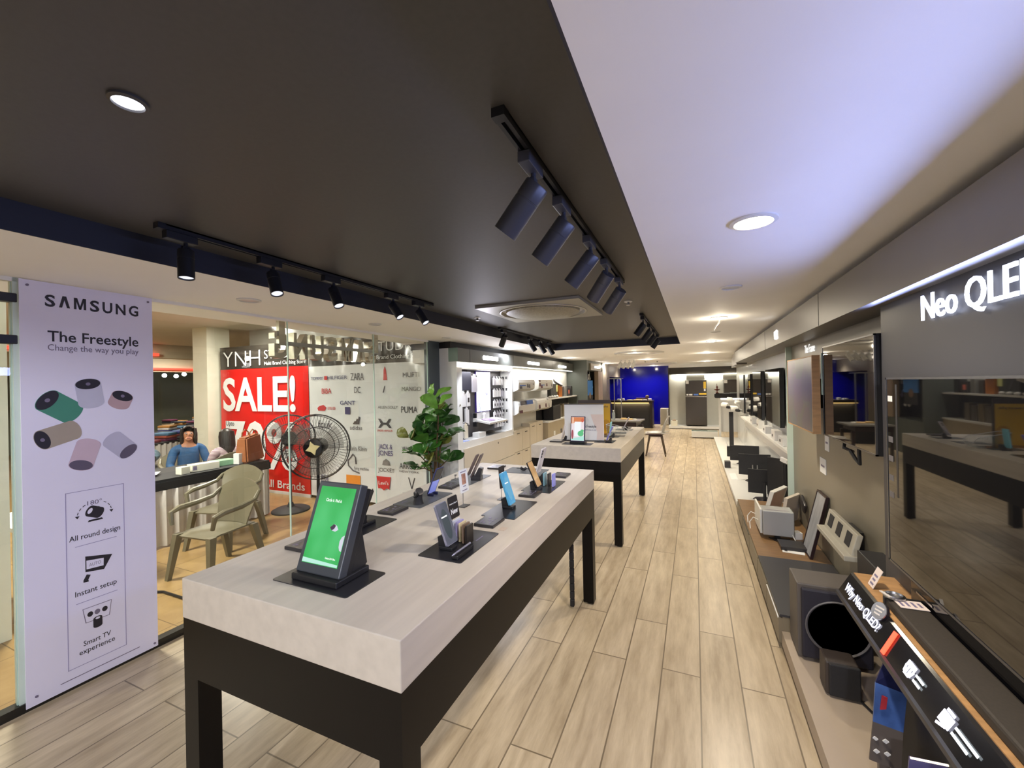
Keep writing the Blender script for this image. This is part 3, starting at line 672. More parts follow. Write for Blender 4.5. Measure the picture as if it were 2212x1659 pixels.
def BP(pts, mt, name): 
    return MB().prism([(x - xc, -0.016, z - MF) for x, z in pts], (0, 0.003, 0)).build(name, mt, t2, smooth=False)
BP([(-5.30, 1.73), (-5.24, 1.73), (-5.24, 1.79), (-5.30, 1.79)], ink['r'], 'printed_mark')
for k in range(3): BP([(-4.73 + 0.045 * k, 1.05), (-4.70 + 0.045 * k, 1.05), (-4.665 + 0.04 * k, 1.09 + 0.035 * k), (-4.69 + 0.04 * k, 1.10 + 0.035 * k)], ink['k'], 'printed_mark')
BP([(-4.24, 1.14), (-4.20, 1.14), (-4.15, 1.085), (-4.09, 1.085), (-4.04, 1.14), (-4.00, 1.14), (-4.05, 1.07), (-4.00, 1.01), (-4.04, 1.01), (-4.09, 1.055), (-4.15, 1.055), (-4.20, 1.01), (-4.24, 1.01), (-4.19, 1.07)], ink['k'], 'printed_mark')
BP([(-4.29, 0.30), (-4.03, 0.30), (-4.06, 0.12), (-4.10, 0.135), (-4.16, 0.10), (-4.22, 0.135), (-4.26, 0.12)], ink['r'], 'printed_mark')
text("Levi's", BN(-4.16, 0.21, xc) @ Matrix.Translation((0, 0, 0.004)), 0.18, 0.055, m_bink, t2)
BP([(-4.88, 0.28), (-4.60, 0.28), (-4.60, 0.09), (-4.88, 0.09)], ink['o'], 'printed_mark')
BP([(-5.44, 1.25), (-5.30, 1.25), (-5.27, 1.30), (-5.33, 1.34), (-5.42, 1.32), (-5.46, 1.29)], ink['r'], 'printed_mark')
BP([(-4.88, 1.20), (-4.78, 1.20), (-4.78, 1.31), (-4.88, 1.31)], ink['b'], 'printed_mark')
BP([(-4.145, 1.52), (-4.11, 1.62), (-4.10, 1.62), (-4.13, 1.52)], ink['k'], 'printed_mark')
BP([(-4.13, 1.70), (-4.06, 1.70), (-4.08, 1.85), (-4.10, 1.90), (-4.12, 1.85)], ink['r'], 'printed_mark')
BP([(-4.18, 0.47), (-4.04, 0.47), (-4.06, 0.53), (-4.11, 0.56), (-4.16, 0.53)], ink['g'], 'printed_mark')
for s in (-1, 1): BP([(-3.66 + s * 0.06, 0.32), (-3.66 + s * 0.045, 0.32), (-3.655, 0.16), (-3.665, 0.16)], ink['k'], 'printed_mark')
b = MB().tube([(x - xc, -0.016, z - MF) for x, z in ((-4.62, 0.32), (-4.74, 0.35), (-4.83, 0.42), (-4.84, 0.50), (-4.78, 0.55), (-4.74, 0.60), (-4.69, 0.55), (-4.68, 0.45))], 0.009, 6); b.build('printed_mark', ink['k'], t2)
# plastic film above and over the banners
f = MB().grid(lambda u, v: (-7.95 + 4.7 * u, BY - 0.06 + 0.008 * math.sin(40 * u + 6 * v) + 0.006 * math.sin(90 * u), 2.30 + 0.44 * v), 60, 6).build('plastic_film', m_film)
tag(f, 'clear plastic film hanging from the passage ceiling above the banners', 'plastic sheet')
# slack clear film hanging in folds over the white banner
f = MB().grid(lambda u, v: (-5.72 + 2.44 * u, BY - 0.055 + 0.004 * math.sin(22 * u + 14 * v) + 0.0035 * math.sin(47 * u + 25 * v + 1) + 0.003 * math.sin(70 * u - 11 * v), 0.42 + 1.85 * v), 110, 60).build('plastic_film', m_film)
tag(f, 'creased clear plastic film hung over the white banner of labels', 'plastic sheet')

# ================================================================ PASSAGE FURNITURE
m_skirt = mat('white pleated cloth', (0.66, 0.63, 0.60), 0.7, noise=0.03, nscale=12)
t = thing('skirted_table', 'long black topped table with a white pleated skirt outside the glass', 'table', (-5.9, 2.9, MF))
H = 0.76
MB().b2((-0.42, -1.05, H - 0.03), (0.42, 1.03, H)).build('tabletop', m_blackm, t, smooth=False)
def skirt(u, v):
    L1, L2 = 2.06, 0.83; s = u * (L1 + L2); a = 0.016 * math.sin(s * 48) + 0.006 * math.sin(s * 103)
    z = 0.02 + (H - 0.12 - 0.02) * v; fl = 1 + 0.5 * (1 - v)
    if s < L1: return (0.425 + a * fl, -1.04 + s, z)
    return (0.425 - (s - L1), 1.035 + a * fl, z)
MB().grid(skirt, 260, 4).build('skirt', m_skirt, t)
MB().b2((0.41, -1.05, H - 0.12), (0.43, 1.04, H - 0.03)).b2((-0.42, 1.025, H - 0.12), (0.43, 1.04, H - 0.03)).build('top_band', m_blackm, t, smooth=False)
TZ = MF + H
def cbox(name, label, cat, c, d, rz, m, group=None, bev=0.003, extra=None):
    o = MB().box((0, 0, d[2] / 2), d, bev=bev).build(name, m, smooth=False, loc=c); o.rotation_euler[2] = rz
    tag(o, label, cat, group)
    if extra: extra(o)
    return o
m_box = mat('pale carton', rgb(226, 224, 208), 0.5, noise=0.04)
def lbl(o, c, d, m): MB().box(c, d).build('printed_label', m, o, smooth=False)
g = 'white cartons on the skirted table'
cbox('carton', 'small white carton at the left end of the row on the skirted table', 'box', (-5.62, 2.93, TZ), (0.10, 0.10, 0.085), 0.1, m_box, g)
cbox('carton', 'long pale carton in the middle of the skirted table', 'box', (-5.66, 3.18, TZ), (0.14, 0.30, 0.085), -0.12, m_box, g, extra=lambda o: lbl(o, (0.071, -0.12, 0.045), (0.002, 0.04, 0.05), m_greyink))
cbox('carton', 'green and white carton beside the brown bag', 'box', (-5.75, 3.46, TZ), (0.16, 0.24, 0.07), -0.1, mat('carton green', rgb(150, 196, 160), 0.5, noise=0.12, nscale=14), g)
cbox('carton', 'upright white carton touching the brown bag', 'box', (-5.62, 3.59, TZ), (0.09, 0.075, 0.14), 0.2, m_paper, g)
p = thing('paper_pile', 'loose pile of papers at the near end of the skirted table', 'papers', (-5.9, 2.5, TZ))
for k in range(7):
    MB().box((random.uniform(-.1, .1), random.uniform(-.25, .25), 0.004 + 0.005 * k), (0.21, 0.30, 0.004), rot=(0, 0, random.uniform(-.8, .8))).build('sheet', [m_paper, mat('sheet lilac', rgb(190, 180, 214), 0.6, noise=0.05), m_paper, mat('sheet cream', rgb(226, 210, 190), 0.6, noise=0.05)][k % 4], p, smooth=False)
# brown shopping bag
t = thing('shopping_bag', 'brown leather tote bag standing on the skirted table', 'bag', (-5.70, 3.80, TZ), (0, 0, 0.5))
m_bag = mat('brown leather', rgb(150, 88, 46), 0.5, noise=0.14, nscale=7, bump=0.1)
b = MB(); lo = [(-0.09, -0.23, 0), (0.09, -0.23, 0), (0.09, 0.23, 0), (-0.09, 0.23, 0)]; hi = [(-0.06, -0.20, 0.34), (0.06, -0.20, 0.34), (0.06, 0.17, 0.37), (-0.06, 0.17, 0.37)]
vs = [b.bm.verts.new(v) for v in lo + hi]
for f in ((0, 1, 2, 3), (0, 1, 5, 4), (1, 2, 6, 5), (2, 3, 7, 6), (3, 0, 4, 7), (4, 5, 6, 7)): b.bm.faces.new([vs[i] for i in f])
bmesh.ops.bevel(b.bm, geom=list(b.bm.edges), offset=0.02, segments=2, affect='EDGES'); b.build('body', m_bag, t)
for x in (-0.05, 0.05): MB().tube([(x, -0.10, 0.33), (x, -0.09, 0.40), (x, -0.02, 0.44), (x, 0.06, 0.40), (x, 0.07, 0.34)], 0.008, 6).build('handle', m_bag, t)

# plastic armchairs
m_mono = mat('shaded grey plastic chair', rgb(118, 112, 92), 0.32, noise=0.03)  # base colour darkened to hold the backlit shade on the chairs
def monobloc(loc, rz, label):
    t = thing('plastic_armchair', label, 'chair', loc, (0, 0, rz), 'plastic armchairs outside the glass')
    MB().grid(lambda u, v: ((u - 0.5) * (0.46 - 0.05 * v), -0.23 + 0.46 * v, 0.425 - 0.02 * math.sin(PI * u) * math.sin(PI * v) - 0.012 * max(0, 0.15 - v) * 10), 12, 10, 0.014).build('seat', m_mono, t)
    def back(u, v):
        s = 2 * u - 1; w = 0.20 + 0.075 * v; z = 0.42 + (0.42 - 0.10 * s * s * v) * v
        return (s * w, 0.20 + 0.10 * v - 0.05 * s * s, z)
    b = MB().grid(back, 16, 10, 0.012).build('backrest', m_mono, t)
    for sx in (-1, 1):
        MB().tube([(sx * 0.262, 0.24, 0.74), (sx * 0.285, 0.17, 0.67), (sx * 0.295, 0.02, 0.645), (sx * 0.295, -0.15, 0.635), (sx * 0.285, -0.23, 0.61), (sx * 0.26, -0.235, 0.50)], [0.016, 0.022, 0.026, 0.028, 0.024, 0.018], 8).build('armrest', m_mono, t)
        for (y0, y1, x1) in ((-0.215, -0.27, 0.27), (0.20, 0.30, 0.25)):
            b = MB(); x0 = 0.215
            b.prism([(sx * (x0 - 0.03), y0 - 0.03, 0.42), (sx * (x0 + 0.03), y0 - 0.03, 0.42), (sx * (x0 + 0.03), y0 + 0.03, 0.42), (sx * (x0 - 0.03), y0 + 0.03, 0.42)], (0, 0, -0.42))
            b.bm.verts.ensure_lookup_table()
            for v in b.bm.verts:
                if v.co.z < 0.1:
                    v.co.x = sx * x1 + (v.co.x - sx * x0) * 0.62; v.co.y = y1 + (v.co.y - y0) * 0.62
            b.build('leg', m_mono, t, smooth=False)
    return t
monobloc((-4.25, 2.50, MF), 0.10, 'grey plastic armchair nearest to the glass beside the white table')
monobloc((-4.95, 3.02, MF), 0.28, 'cream plastic armchair pushed against the skirted table')
# second table, its corner behind the poster board
t = thing('white_table', 'white cloth covered table corner beside the poster board outside', 'table', (-5.05, 1.62, MF))
MB().b2((-0.33, -0.30, 0.71), (0.33, 0.55, 0.74)).build('tabletop', m_skirt, t, smooth=False)
MB().grid(lambda u, v: ((0.335 + 0.01 * math.sin(60 * u)) if u < 0.6 else 0.335 - (u - 0.6) / 0.4 * 0.66, (-0.3 + 0.855 * u / 0.6) if u < 0.6 else 0.555 + 0.01 * math.sin(60 * u), 0.36 + 0.37 * v + 0.02 * math.sin(9 * u)), 80, 3).build('tablecloth', m_skirt, t)
for x in (-0.28, 0.28):
    for y in (-0.26, 0.48): MB().b2((x - 0.02, y - 0.02, 0), (x + 0.02, y + 0.02, 0.71)).build('leg', m_blackm, t, smooth=False)
t = MB().sph((0, 0, 0.09), (0.15, 0.22, 0.09), 16).build('handbag', m_blackm, loc=(-4.92, 1.93, MF + 0.74)); tag(t, 'rounded black bag lying on the white cloth table', 'bag')
cbox('carton', 'cream box standing behind the black bag', 'box', (-5.1, 1.80, MF + 0.74), (0.14, 0.14, 0.19), 0.2, m_box)
t = MB().tube([(-4.9, 1.62, MF + 0.01), (-4.7, 1.75, MF + 0.012), (-4.5, 1.95, MF + 0.012), (-4.25, 2.05, MF + 0.012), (-3.95, 2.05, MF + 0.012)], 0.010, 6).build('floor_cable', m_black); tag(t, 'black cable lying on the tiles under the plastic chair', 'cable')

# pedestal fans
def fan(loc, rz, r, hz, label, cap):
    t = thing('pedestal_fan', label, 'fan', loc, (0, 0, rz), 'black pedestal fans outside the glass')
    MB().lathe([(0.25, 0), (0.25, 0.02), (0.2, 0.045), (0.05, 0.06), (0.03, 0.12)], seg=32).build('base', m_blackm, t)
    MB().cyl((0, 0.05, 0.05), (0, 0.05, hz - 0.02), 0.02, 0.016, 12).build('pole', m_black, t)
    MB().lathe([(0, 0), (0.06, 0.01), (0.085, 0.06), (0.085, 0.16), (0.05, 0.2), (0, 0.2)], c=(0, 0.0, hz), seg=20, axis=(0, 1, 0)).build('motor', m_black, t)
    b = MB(); n = 60
    for q, d in ((1.0, 0.0), (0.97, -0.05), (0.62, -0.085), (0.25, -0.095)):
        b.tube([(q * r * math.cos(2 * PI * k / 40), d, hz + q * r * math.sin(2 * PI * k / 40)) for k in range(40)], 0.004 if q < 1 else 0.007, 5, closed=True)
    for q, d in ((0.97, 0.07), (0.6, 0.11)):
        b.tube([(q * r * math.cos(2 * PI * k / 40), d, hz + q * r * math.sin(2 * PI * k / 40)) for k in range(40)], 0.004, 5, closed=True)
    for k in range(n):
        a = 2 * PI * k / n; c, s_ = math.cos(a), math.sin(a)
        b.tube([(0.1 * r * c, -0.098, hz + 0.1 * r * s_), (0.62 * r * c, -0.085, hz + 0.62 * r * s_), (0.97 * r * c, -0.05, hz + 0.97 * r * s_), (r * c, 0, hz + r * s_), (0.97 * r * c, 0.07, hz + 0.97 * r * s_), (0.3 * r * c, 0.12, hz + 0.3 * r * s_)], 0.0016, 4)
    b.build('wire_guard', m_black, t)
    for k in range(3):
        a0 = 2 * PI * k / 3 + 0.4
        def bl(u, v):
            rr = r * (0.16 + 0.70 * u); a = a0 + (v - 0.5) * (1.1 - 0.2 * u)
            return (rr * math.cos(a), -0.03 + 0.05 * (v - 0.5), hz + rr * math.sin(a))
        MB().grid(bl, 6, 6, 0.003).build('blade', mat('fan blade grey', rgb(120, 116, 110), 0.3, alpha=0.30, noise=0.05), t)
    hb = MB().lathe([(0.0, -0.02), (0.10, -0.015), (0.11, 0.01), (0.11, 0.02)], c=(0, -0.09, hz), seg=24, axis=(0, 1, 0)).build('hub', m_gloss, t)
    pts = []
    for k in range(8):
        q = 0.078 if k % 2 == 0 else 0.040; a = PI / 4 * k + 0.3; pts.append((q * math.cos(a), -0.116, hz + q * math.sin(a)))
    if cap: MB().prism(pts, (0, 0.012, 0)).build('star_cap', mat('cream cap', rgb(214, 200, 150), 0.4, noise=0.05), hb, smooth=False)
    return t
fan((-5.35, 4.15, MF), 0.9, 0.34, 1.04, 'black pedestal fan in front of the red sale banner', False)
fan((-3.86, 3.32, MF), 0.55, 0.36, 1.10, 'black pedestal fan with a cream star cap nearest to the glass', True)

# ================================================================ PEOPLE at the skirted table
def skin_mesh(verts, edges, radii, root=0, sub=2):
    me = bpy.data.meshes.new('sk'); me.from_pydata([Vector(v) for v in verts], edges, [])
    o = bpy.data.objects.new('sk', me); COL.objects.link(o)
    md = o.modifiers.new('s', 'SKIN'); md.use_smooth_shade = True
    for i, sv in enumerate(me.skin_vertices[0].data):
        r = radii[i]; sv.radius = r if hasattr(r, '__len__') else (r, r); sv.use_root = (i == root)
    s2 = o.modifiers.new('u', 'SUBSURF'); s2.levels = sub; s2.render_levels = sub
    dg = bpy.context.evaluated_depsgraph_get(); dg.update()
    m2 = bpy.data.meshes.new_from_object(o.evaluated_get(dg)); bpy.data.objects.remove(o); bpy.data.meshes.remove(me)
    return m2
def put(me, name, m, parent):
    me.name = name; me.materials.clear(); me.materials.append(m)
    me.polygons.foreach_set('use_smooth', [True] * len(me.polygons))
    o = bpy.data.objects.new(name, me); COL.objects.link(o)
    if parent is not None: o.parent = parent
    return o
m_skin = mat('brown skin', rgb(176, 122, 92), 0.5, noise=0.05, nscale=12)
m_hair = mat('black hair', (0.018, 0.013, 0.011), 0.4, noise=0.3, nscale=30, stretch=(8, 8, 1))
def seated(loc, rz, label, shirt, trousers, turn, cat='person'):
    """seated figure, facing local -Y; origin on the floor under the pelvis"""
    sh = 0.44
    V = {'pel': (0, 0, sh + 0.08), 'wai': (0, 0.0, sh + 0.24), 'che': (0, -0.02, sh + 0.40), 'nkb': (0, -0.01, sh + 0.52), 'nek': (0, -0.025, sh + 0.585), 'hd1': (0, -0.05, sh + 0.66), 'hd2': (0, -0.045, sh + 0.755)}
    for s, q in ((-1, 'l'), (1, 'r')):
        V['sh' + q] = (s * 0.165, 0.0, sh + 0.475); V['el' + q] = (s * 0.23, -0.07, sh + 0.24); V['wr' + q] = (s * 0.14, -0.29, sh + 0.20); V['ha' + q] = (s * 0.09, -0.36, sh + 0.20)
        V['hi' + q] = (s * 0.09, -0.04, sh + 0.06); V['kn' + q] = (s * 0.11, -0.44, sh + 0.06); V['an' + q] = (s * 0.11, -0.42, 0.09); V['to' + q] = (s * 0.115, -0.57, 0.035)
    names = list(V); I = {n: i for i, n in enumerate(names)}
    E = [('pel', 'wai'), ('wai', 'che'), ('che', 'nkb'), ('nkb', 'nek'), ('nek', 'hd1'), ('hd1', 'hd2')]
    for q in 'lr': E += [('nkb', 'sh' + q), ('sh' + q, 'el' + q), ('el' + q, 'wr' + q), ('wr' + q, 'ha' + q), ('pel', 'hi' + q), ('hi' + q, 'kn' + q), ('kn' + q, 'an' + q), ('an' + q, 'to' + q)]
    Rr = dict(pel=(0.15, 0.11), wai=(0.115, 0.085), che=(0.13, 0.095), nkb=(0.075, 0.06), nek=(0.05, 0.05), hd1=(0.068, 0.078), hd2=(0.076, 0.088))
    for q in 'lr': Rr.update({'sh' + q: 0.055, 'el' + q: 0.040, 'wr' + q: 0.027, 'ha' + q: (0.036, 0.018), 'hi' + q: 0.085, 'kn' + q: 0.06, 'an' + q: 0.038, 'to' + q: (0.04, 0.025)})
    p = thing('person', label, cat, loc, (0, 0, rz))
    body = put(skin_mesh([V[n] for n in names], [(I[a], I[b]) for a, b in E], [Rr[n] for n in names]), 'body', m_skin, p)
    # top: a looser shell over trunk and arms
    tn = ['pel', 'wai', 'che', 'nkb', 'shl', 'ell', 'wrl', 'shr', 'elr', 'wrr']; J = {n: i for i, n in enumerate(tn)}
    TR = dict(pel=(0.17, 0.125), wai=(0.14, 0.105), che=(0.152, 0.115), nkb=(0.088, 0.072), shl=0.068, shr=0.068, ell=0.054, elr=0.054, wrl=0.036, wrr=0.036)
    put(skin_mesh([V[n] for n in tn], [(J[a], J[b]) for a, b in E if a in J and b in J], [TR[n] for n in tn]), 'blouse', shirt, p)
    ln = ['pel', 'hil', 'knl', 'anl', 'hir', 'knr', 'anr']; K = {n: i for i, n in enumerate(ln)}
    LR = dict(pel=(0.16, 0.115), hil=0.095, hir=0.095, knl=0.07, knr=0.07, anl=0.055, anr=0.055)
    put(skin_mesh([V[n] for n in ln], [(K[a], K[b]) for a, b in E if a in K and b in K], [LR[n] for n in ln]), 'trousers', trousers, p)
    # head details, turned on the neck
    hc = Vector((0, -0.05, sh + 0.705)); Rz = Matrix.Rotation(turn, 4, 'Z')
    def Hd(x, y, z): return hc + (Rz @ Vector((x, y, z)))
    b = MB(); b.sph(Hd(0, -0.098, -0.012), (0.013, 0.020, 0.024), 8); b.sph(Hd(-0.082, 0.0, -0.01), (0.010, 0.018, 0.03), 8); b.sph(Hd(0.082, 0.0, -0.01), (0.010, 0.018, 0.03), 8); b.sph(Hd(0, -0.055, -0.072), (0.045, 0.038, 0.036), 10)
    b.build('nose_and_ears', m_skin, body)
    for s in (-1, 1):
        e = MB().sph(Hd(s * 0.032, -0.083, 0.012), (0.014, 0.008, 0.009), 10).build('eye', m_bink, body); MB().sph(Hd(s * 0.032, -0.090, 0.012), (0.007, 0.004, 0.007), 8).build('iris', m_ink, e)
        MB().box(Hd(s * 0.033, -0.086, 0.034), (0.034, 0.012, 0.006), rot=(0, -s * 0.12, turn), bev=0.002).build('eyebrow', m_hair, body)
    MB().sph(Hd(0, -0.088, -0.056), (0.024, 0.010, 0.008), 10).build('mouth', mat('lips', rgb(150, 80, 76), 0.5, noise=0.05), body)
    b = MB()
    def hair(u, v):
        a = 0.42 * PI + u * 1.16 * PI + PI * 0.5 - 0.5 * PI; th = v * PI * 0.5
        x = 0.094 * math.sin(a + PI / 2) ; return Hd(0, 0, 0)
    t0 = bmesh.new(); bmesh.ops.create_uvsphere(t0, u_segments=28, v_segments=18, radius=1)
    kill = [v for v in t0.verts if (v.co.y < -0.30 - 0.25 * abs(v.co.x) and v.co.z < 0.86 - 0.5 * abs(v.co.x)) or v.co.z < -0.75]
    bmesh.ops.delete(t0, geom=kill, context='VERTS')
    for v in t0.verts: v.co = Hd(v.co.x * 0.096, v.co.y * 0.108 + 0.008, v.co.z * 0.112 + 0.012)
    me = bpy.data.meshes.new('t'); t0.to_mesh(me); t0.free(); b.bm.from_mesh(me); bpy.data.meshes.remove(me)
    bmesh.ops.solidify(b.bm, geom=list(b.bm.faces), thickness=0.014)
    for k in range(19):
        a = -0.06 * PI + 1.12 * PI * k / 18
        x, y = 0.084 * math.cos(a), 0.092 * math.sin(a) + 0.012
        b.tube([Hd(x * 0.9, y * 0.9, 0.075), Hd(x, y, 0.0), Hd(x * 0.98, y * 1.02 + 0.008, -0.09), Hd(x * 0.96, y * 0.95 + 0.03, -0.18), Hd(x * 0.85, y * 0.85 + 0.035, -0.27 - 0.03 * math.sin(k * 2.1))], [0.020, 0.023, 0.024, 0.021, 0.008], 8)
    b.build('hair', m_hair, p)
    return p
m_teal = mat('blue knit top', rgb(36, 82, 128), 0.7, noise=0.12, nscale=30)
def stripe_mat():
    m = mat('striped blouse', (0.7, 0.6, 0.65), 0.7); nt = m.node_tree; b = nt.nodes['Principled BSDF']
    tc = nt.nodes.new('ShaderNodeTexCoord'); wv = nt.nodes.new('ShaderNodeTexWave'); wv.bands_direction = 'Z'; wv.inputs['Scale'].default_value = 16
    mx = nt.nodes.new('ShaderNodeMix'); mx.data_type = 'RGBA'; mx.inputs['A'].default_value = (0.25, 0.10, 0.16, 1); mx.inputs['B'].default_value = (0.72, 0.66, 0.68, 1)
    nt.links.new(tc.outputs['Object'], wv.inputs['Vector']); nt.links.new(wv.outputs['Fac'], mx.inputs['Factor']); nt.links.new(mx.outputs['Result'], b.inputs['Base Color']); return m
m_trous = mat('dark trousers', (0.03, 0.03, 0.04), 0.7, noise=0.1)
seated((-6.95, 3.70, MF - 0.03), 1.22, 'woman in a blue knit top sitting behind the skirted table, face to the shop', m_teal, m_trous, -0.15)
seated((-6.55, 4.02, MF - 0.10), -1.9, 'woman with long black hair in a striped blouse seen from behind beside the brown bag', stripe_mat(), m_trous, 0.2)
for k, (x, y, rz, lab) in enumerate(((-7.0, 3.70, 1.3, 'cream plastic chair under the woman in blue'), (-6.5, 4.05, -1.9, 'cream plastic chair under the woman in the striped blouse'))):
    monobloc((x, y, MF), rz, lab)

# ================================================================ CLOTHES TABLES far down the passage
cols = [rgb(90, 30, 60), rgb(40, 50, 110), rgb(190, 170, 140), rgb(60, 60, 66), rgb(150, 70, 50), rgb(196, 190, 190), rgb(36, 36, 50), rgb(120, 40, 46), rgb(70, 110, 140), rgb(170, 120, 60)]
mc = [mat('folded cloth %d' % k, c, 0.8, noise=0.15, nscale=18) for k, c in enumerate(cols)]
where = ('nearest to the column', 'in the middle', 'farthest down the passage')
for ti, (x, y) in enumerate(((-10.3, 4.75), (-11.9, 6.75), (-14.3, 8.0))):
    t = thing('clothes_table', 'low cloth covered sales table of folded clothes, %s' % where[ti], 'table', (x, y, MF), (0, 0, 0.35), 'sales tables down the passage')
    MB().b2((-0.6, -0.9, 0.70), (0.6, 0.9, 0.74)).build('tabletop', m_blackm, t, smooth=False)
    MB().grid(lambda u, v: (0.6 + 0.015 * math.sin(u * 90), -0.9 + 1.8 * u, 0.02 + 0.7 * v), 90, 2).build('skirt', m_skirt, t)
    for sx in (-0.5, 0.5):
        for sy in (-0.8, 0.8): MB().b2((sx - 0.02, sy - 0.02, 0), (sx + 0.02, sy + 0.02, 0.7)).build('leg', m_blackm, t, smooth=False)
    ca, sa = math.cos(0.35), math.sin(0.35)
    for i in range(3):
        for j in range(5):
            for l in range(random.choice((1, 2, 2, 3))):
                ox, oy = -0.38 + 0.38 * i, -0.72 + 0.36 * j
                o = MB().box((0, 0, 0.03), (0.30, 0.26, 0.055), bev=0.02).build('folded_garment', mc[(i * 7 + j * 3 + l * 4 + ti) % 10], loc=(x + ox * ca - oy * sa, y + ox * sa + oy * ca, MF + 0.74 + 0.056 * l)); o.rotation_euler[2] = 0.35 + random.uniform(-.15, .15)
                tag(o, 'folded garment in the heap on the sales table %s' % where[ti], 'folded clothes', 'garments on the sales table %s' % where[ti])
t = thing('garment_stand', 'cream blouse draped on a stand above the far sales tables', 'clothes stand', (-15.6, 8.9, MF))
MB().cyl((0, 0, 0), (0, 0, 1.05), 0.02, seg=8).lathe([(0.2, 0), (0.2, 0.02), (0.03, 0.04)], seg=20).build('stand', m_blackm, t)
MB().lathe([(0.16, 0.75), (0.19, 0.95), (0.17, 1.15), (0.2, 1.32), (0.12, 1.42), (0.05, 1.45)], seg=18).box((0, 0, 1.28), (0.62, 0.14, 0.16), bev=0.05).build('blouse', mat('cream blouse', rgb(206, 190, 156), 0.8, noise=0.25, nscale=9, bump=0.3), t)
for k, (x, y, lab) in enumerate(((-8.9, 3.95, 'blue and white patterned bundle behind the woman in blue'), (-8.4, 3.65, 'black bundle on the bench behind the woman in blue'))):
    o = MB().sph((0, 0, 0.16), (0.34, 0.30, 0.16), 16).build('cloth_bundle', mat('patterned cloth', rgb(120, 150, 170), 0.8, noise=0.6, nscale=7) if k == 0 else m_blackm, loc=(x, y, MF + 0.46)); tag(o, lab, 'bundle', 'bundles behind the table')
t = thing('bench', 'low dark bench carrying cloth bundles behind the woman in blue', 'bench', (-8.65, 3.8, MF), (0, 0, 0.5)); MB().b2((-0.65, -0.35, 0.40), (0.65, 0.35, 0.46)).build('seat', m_blackm, t, smooth=False)
for x in (-0.55, 0.55): MB().b2((x - 0.03, -0.3, 0), (x + 0.03, 0.3, 0.40)).build('leg', m_blackm, t, smooth=False)
# ================================================================ DISPLAY TABLES
def display_table(loc, L, label, W=0.93):
    t = thing('display_table', label, 'table', loc, group='long display tables')
    MB().b2((-W / 2, -L / 2, TT - 0.135), (W / 2, L / 2, TT), bev=0.003).build('tabletop', m_table, t, smooth=False)
    b = MB(); x, y = W / 2 - 0.002, L / 2 - 0.002
    for lo, hi in (((-x, -y, TT - 0.33), (x, -y + 0.04, TT - 0.135)), ((-x, y - 0.04, TT - 0.33), (x, y, TT - 0.135)), ((-x, -y + 0.04, TT - 0.33), (-x + 0.04, y - 0.04, TT - 0.135)), ((x - 0.04, -y + 0.04, TT - 0.33), (x, y - 0.04, TT - 0.135))): b.b2(lo, hi)
    b.build('apron', m_bronze, t, smooth=False)
    for sx in (-1, 1):
        for sy in (-1, 1):
            lg = MB().b2((sx * x - (0.075 if sx > 0 else 0), sy * y - (0.075 if sy > 0 else 0), 0.012), (sx * x + (0 if sx > 0 else 0.075), sy * y + (0 if sy > 0 else 0.075), TT - 0.33)).build('leg', m_bronze, t, smooth=False)
            MB().cyl((sx * (x - 0.037), sy * (y - 0.037), 0), (sx * (x - 0.037), sy * (y - 0.037), 0.014), 0.022, seg=12).build('foot', m_black, lg)
    return t
T1 = display_table((-1.155, 1.93, 0), 2.19, 'long pale wood display table on black legs nearest to the photographer')
T2 = display_table((-1.13, 5.10, 0), 2.04, 'second pale wood display table further back by the grey shell chair')
MB().tube([(0.36, -0.97, 0.62), (0.355, -0.985, 0.5), (0.365, -0.98, 0.36), (0.355, -0.99, 0.22), (0.362, -0.98, 0.1), (0.34, -0.97, 0.02)], 0.012, 8).build('cable_chain', m_blackm, T1)
b = MB()
for k in range(11): b.box((0.362 - 0.003 * (k % 2), -0.985, 0.04 + 0.055 * k), (0.03, 0.03, 0.054), bev=0.006)
b.build('cable_chain', m_blackm, T1, smooth=False)
b = MB()
for k in range(11): b.box((0.33, 0.93, 0.04 + 0.055 * k), (0.03, 0.03, 0.054), bev=0.006)
b.build('cable_chain', m_blackm, T1, smooth=False)

m_matg = mat('counter mat grey', (0.10, 0.105, 0.11), 0.48, noise=0.06, nscale=20)
def pad(x, y, w, l, label, m=None, mark=None):
    o = MB().rrect((0, 0, 0.0015), w, l, 0.008, 0.003, 'XY').build('counter_mat', m or m_mat, smooth=False, loc=(x, y, TT)); tag(o, label, 'counter mat', 'counter mats on the display tables')
    if mark:
        MB().box((mark[0], mark[1], 0.0033), (0.006, mark[2], 0.0004)).build('printed_line', m_greyink, o, smooth=False)
    return o
P = 0.003
pad(-1.145, 1.03, 0.33, 0.18, 'black mat under the display stand with the green screen')
pad(-1.42, 1.445, 0.19, 0.31, 'black mat under the black folding phone')
pad(-1.42, 1.945, 0.185, 0.32, 'grey sheened mat under the watch and the blue lit phone', m_matg, (-0.06, -0.10, 0.05))
pad(-1.42, 2.46, 0.185, 0.31, 'grey mat under the bronze folding phone at the back left', m_matg)
pad(-0.875, 1.44, 0.19, 0.32, 'black mat under the silver phone and the row of colour chips', None, (0.045, 0.075, 0.06))
pad(-0.88, 1.945, 0.18, 0.315, 'black mat under the light blue phone')
pad(-0.875, 2.45, 0.185, 0.32, 'black mat under the dark phone with three colour chips', None, (0.045, 0.08, 0.07))
pad(-1.15, 2.83, 0.30, 0.19, 'grey mat under the black ear buds at the far table end', m_matg)
m_plq = mat('plaque grey', rgb(46, 44, 46), 0.32, noise=0.06)
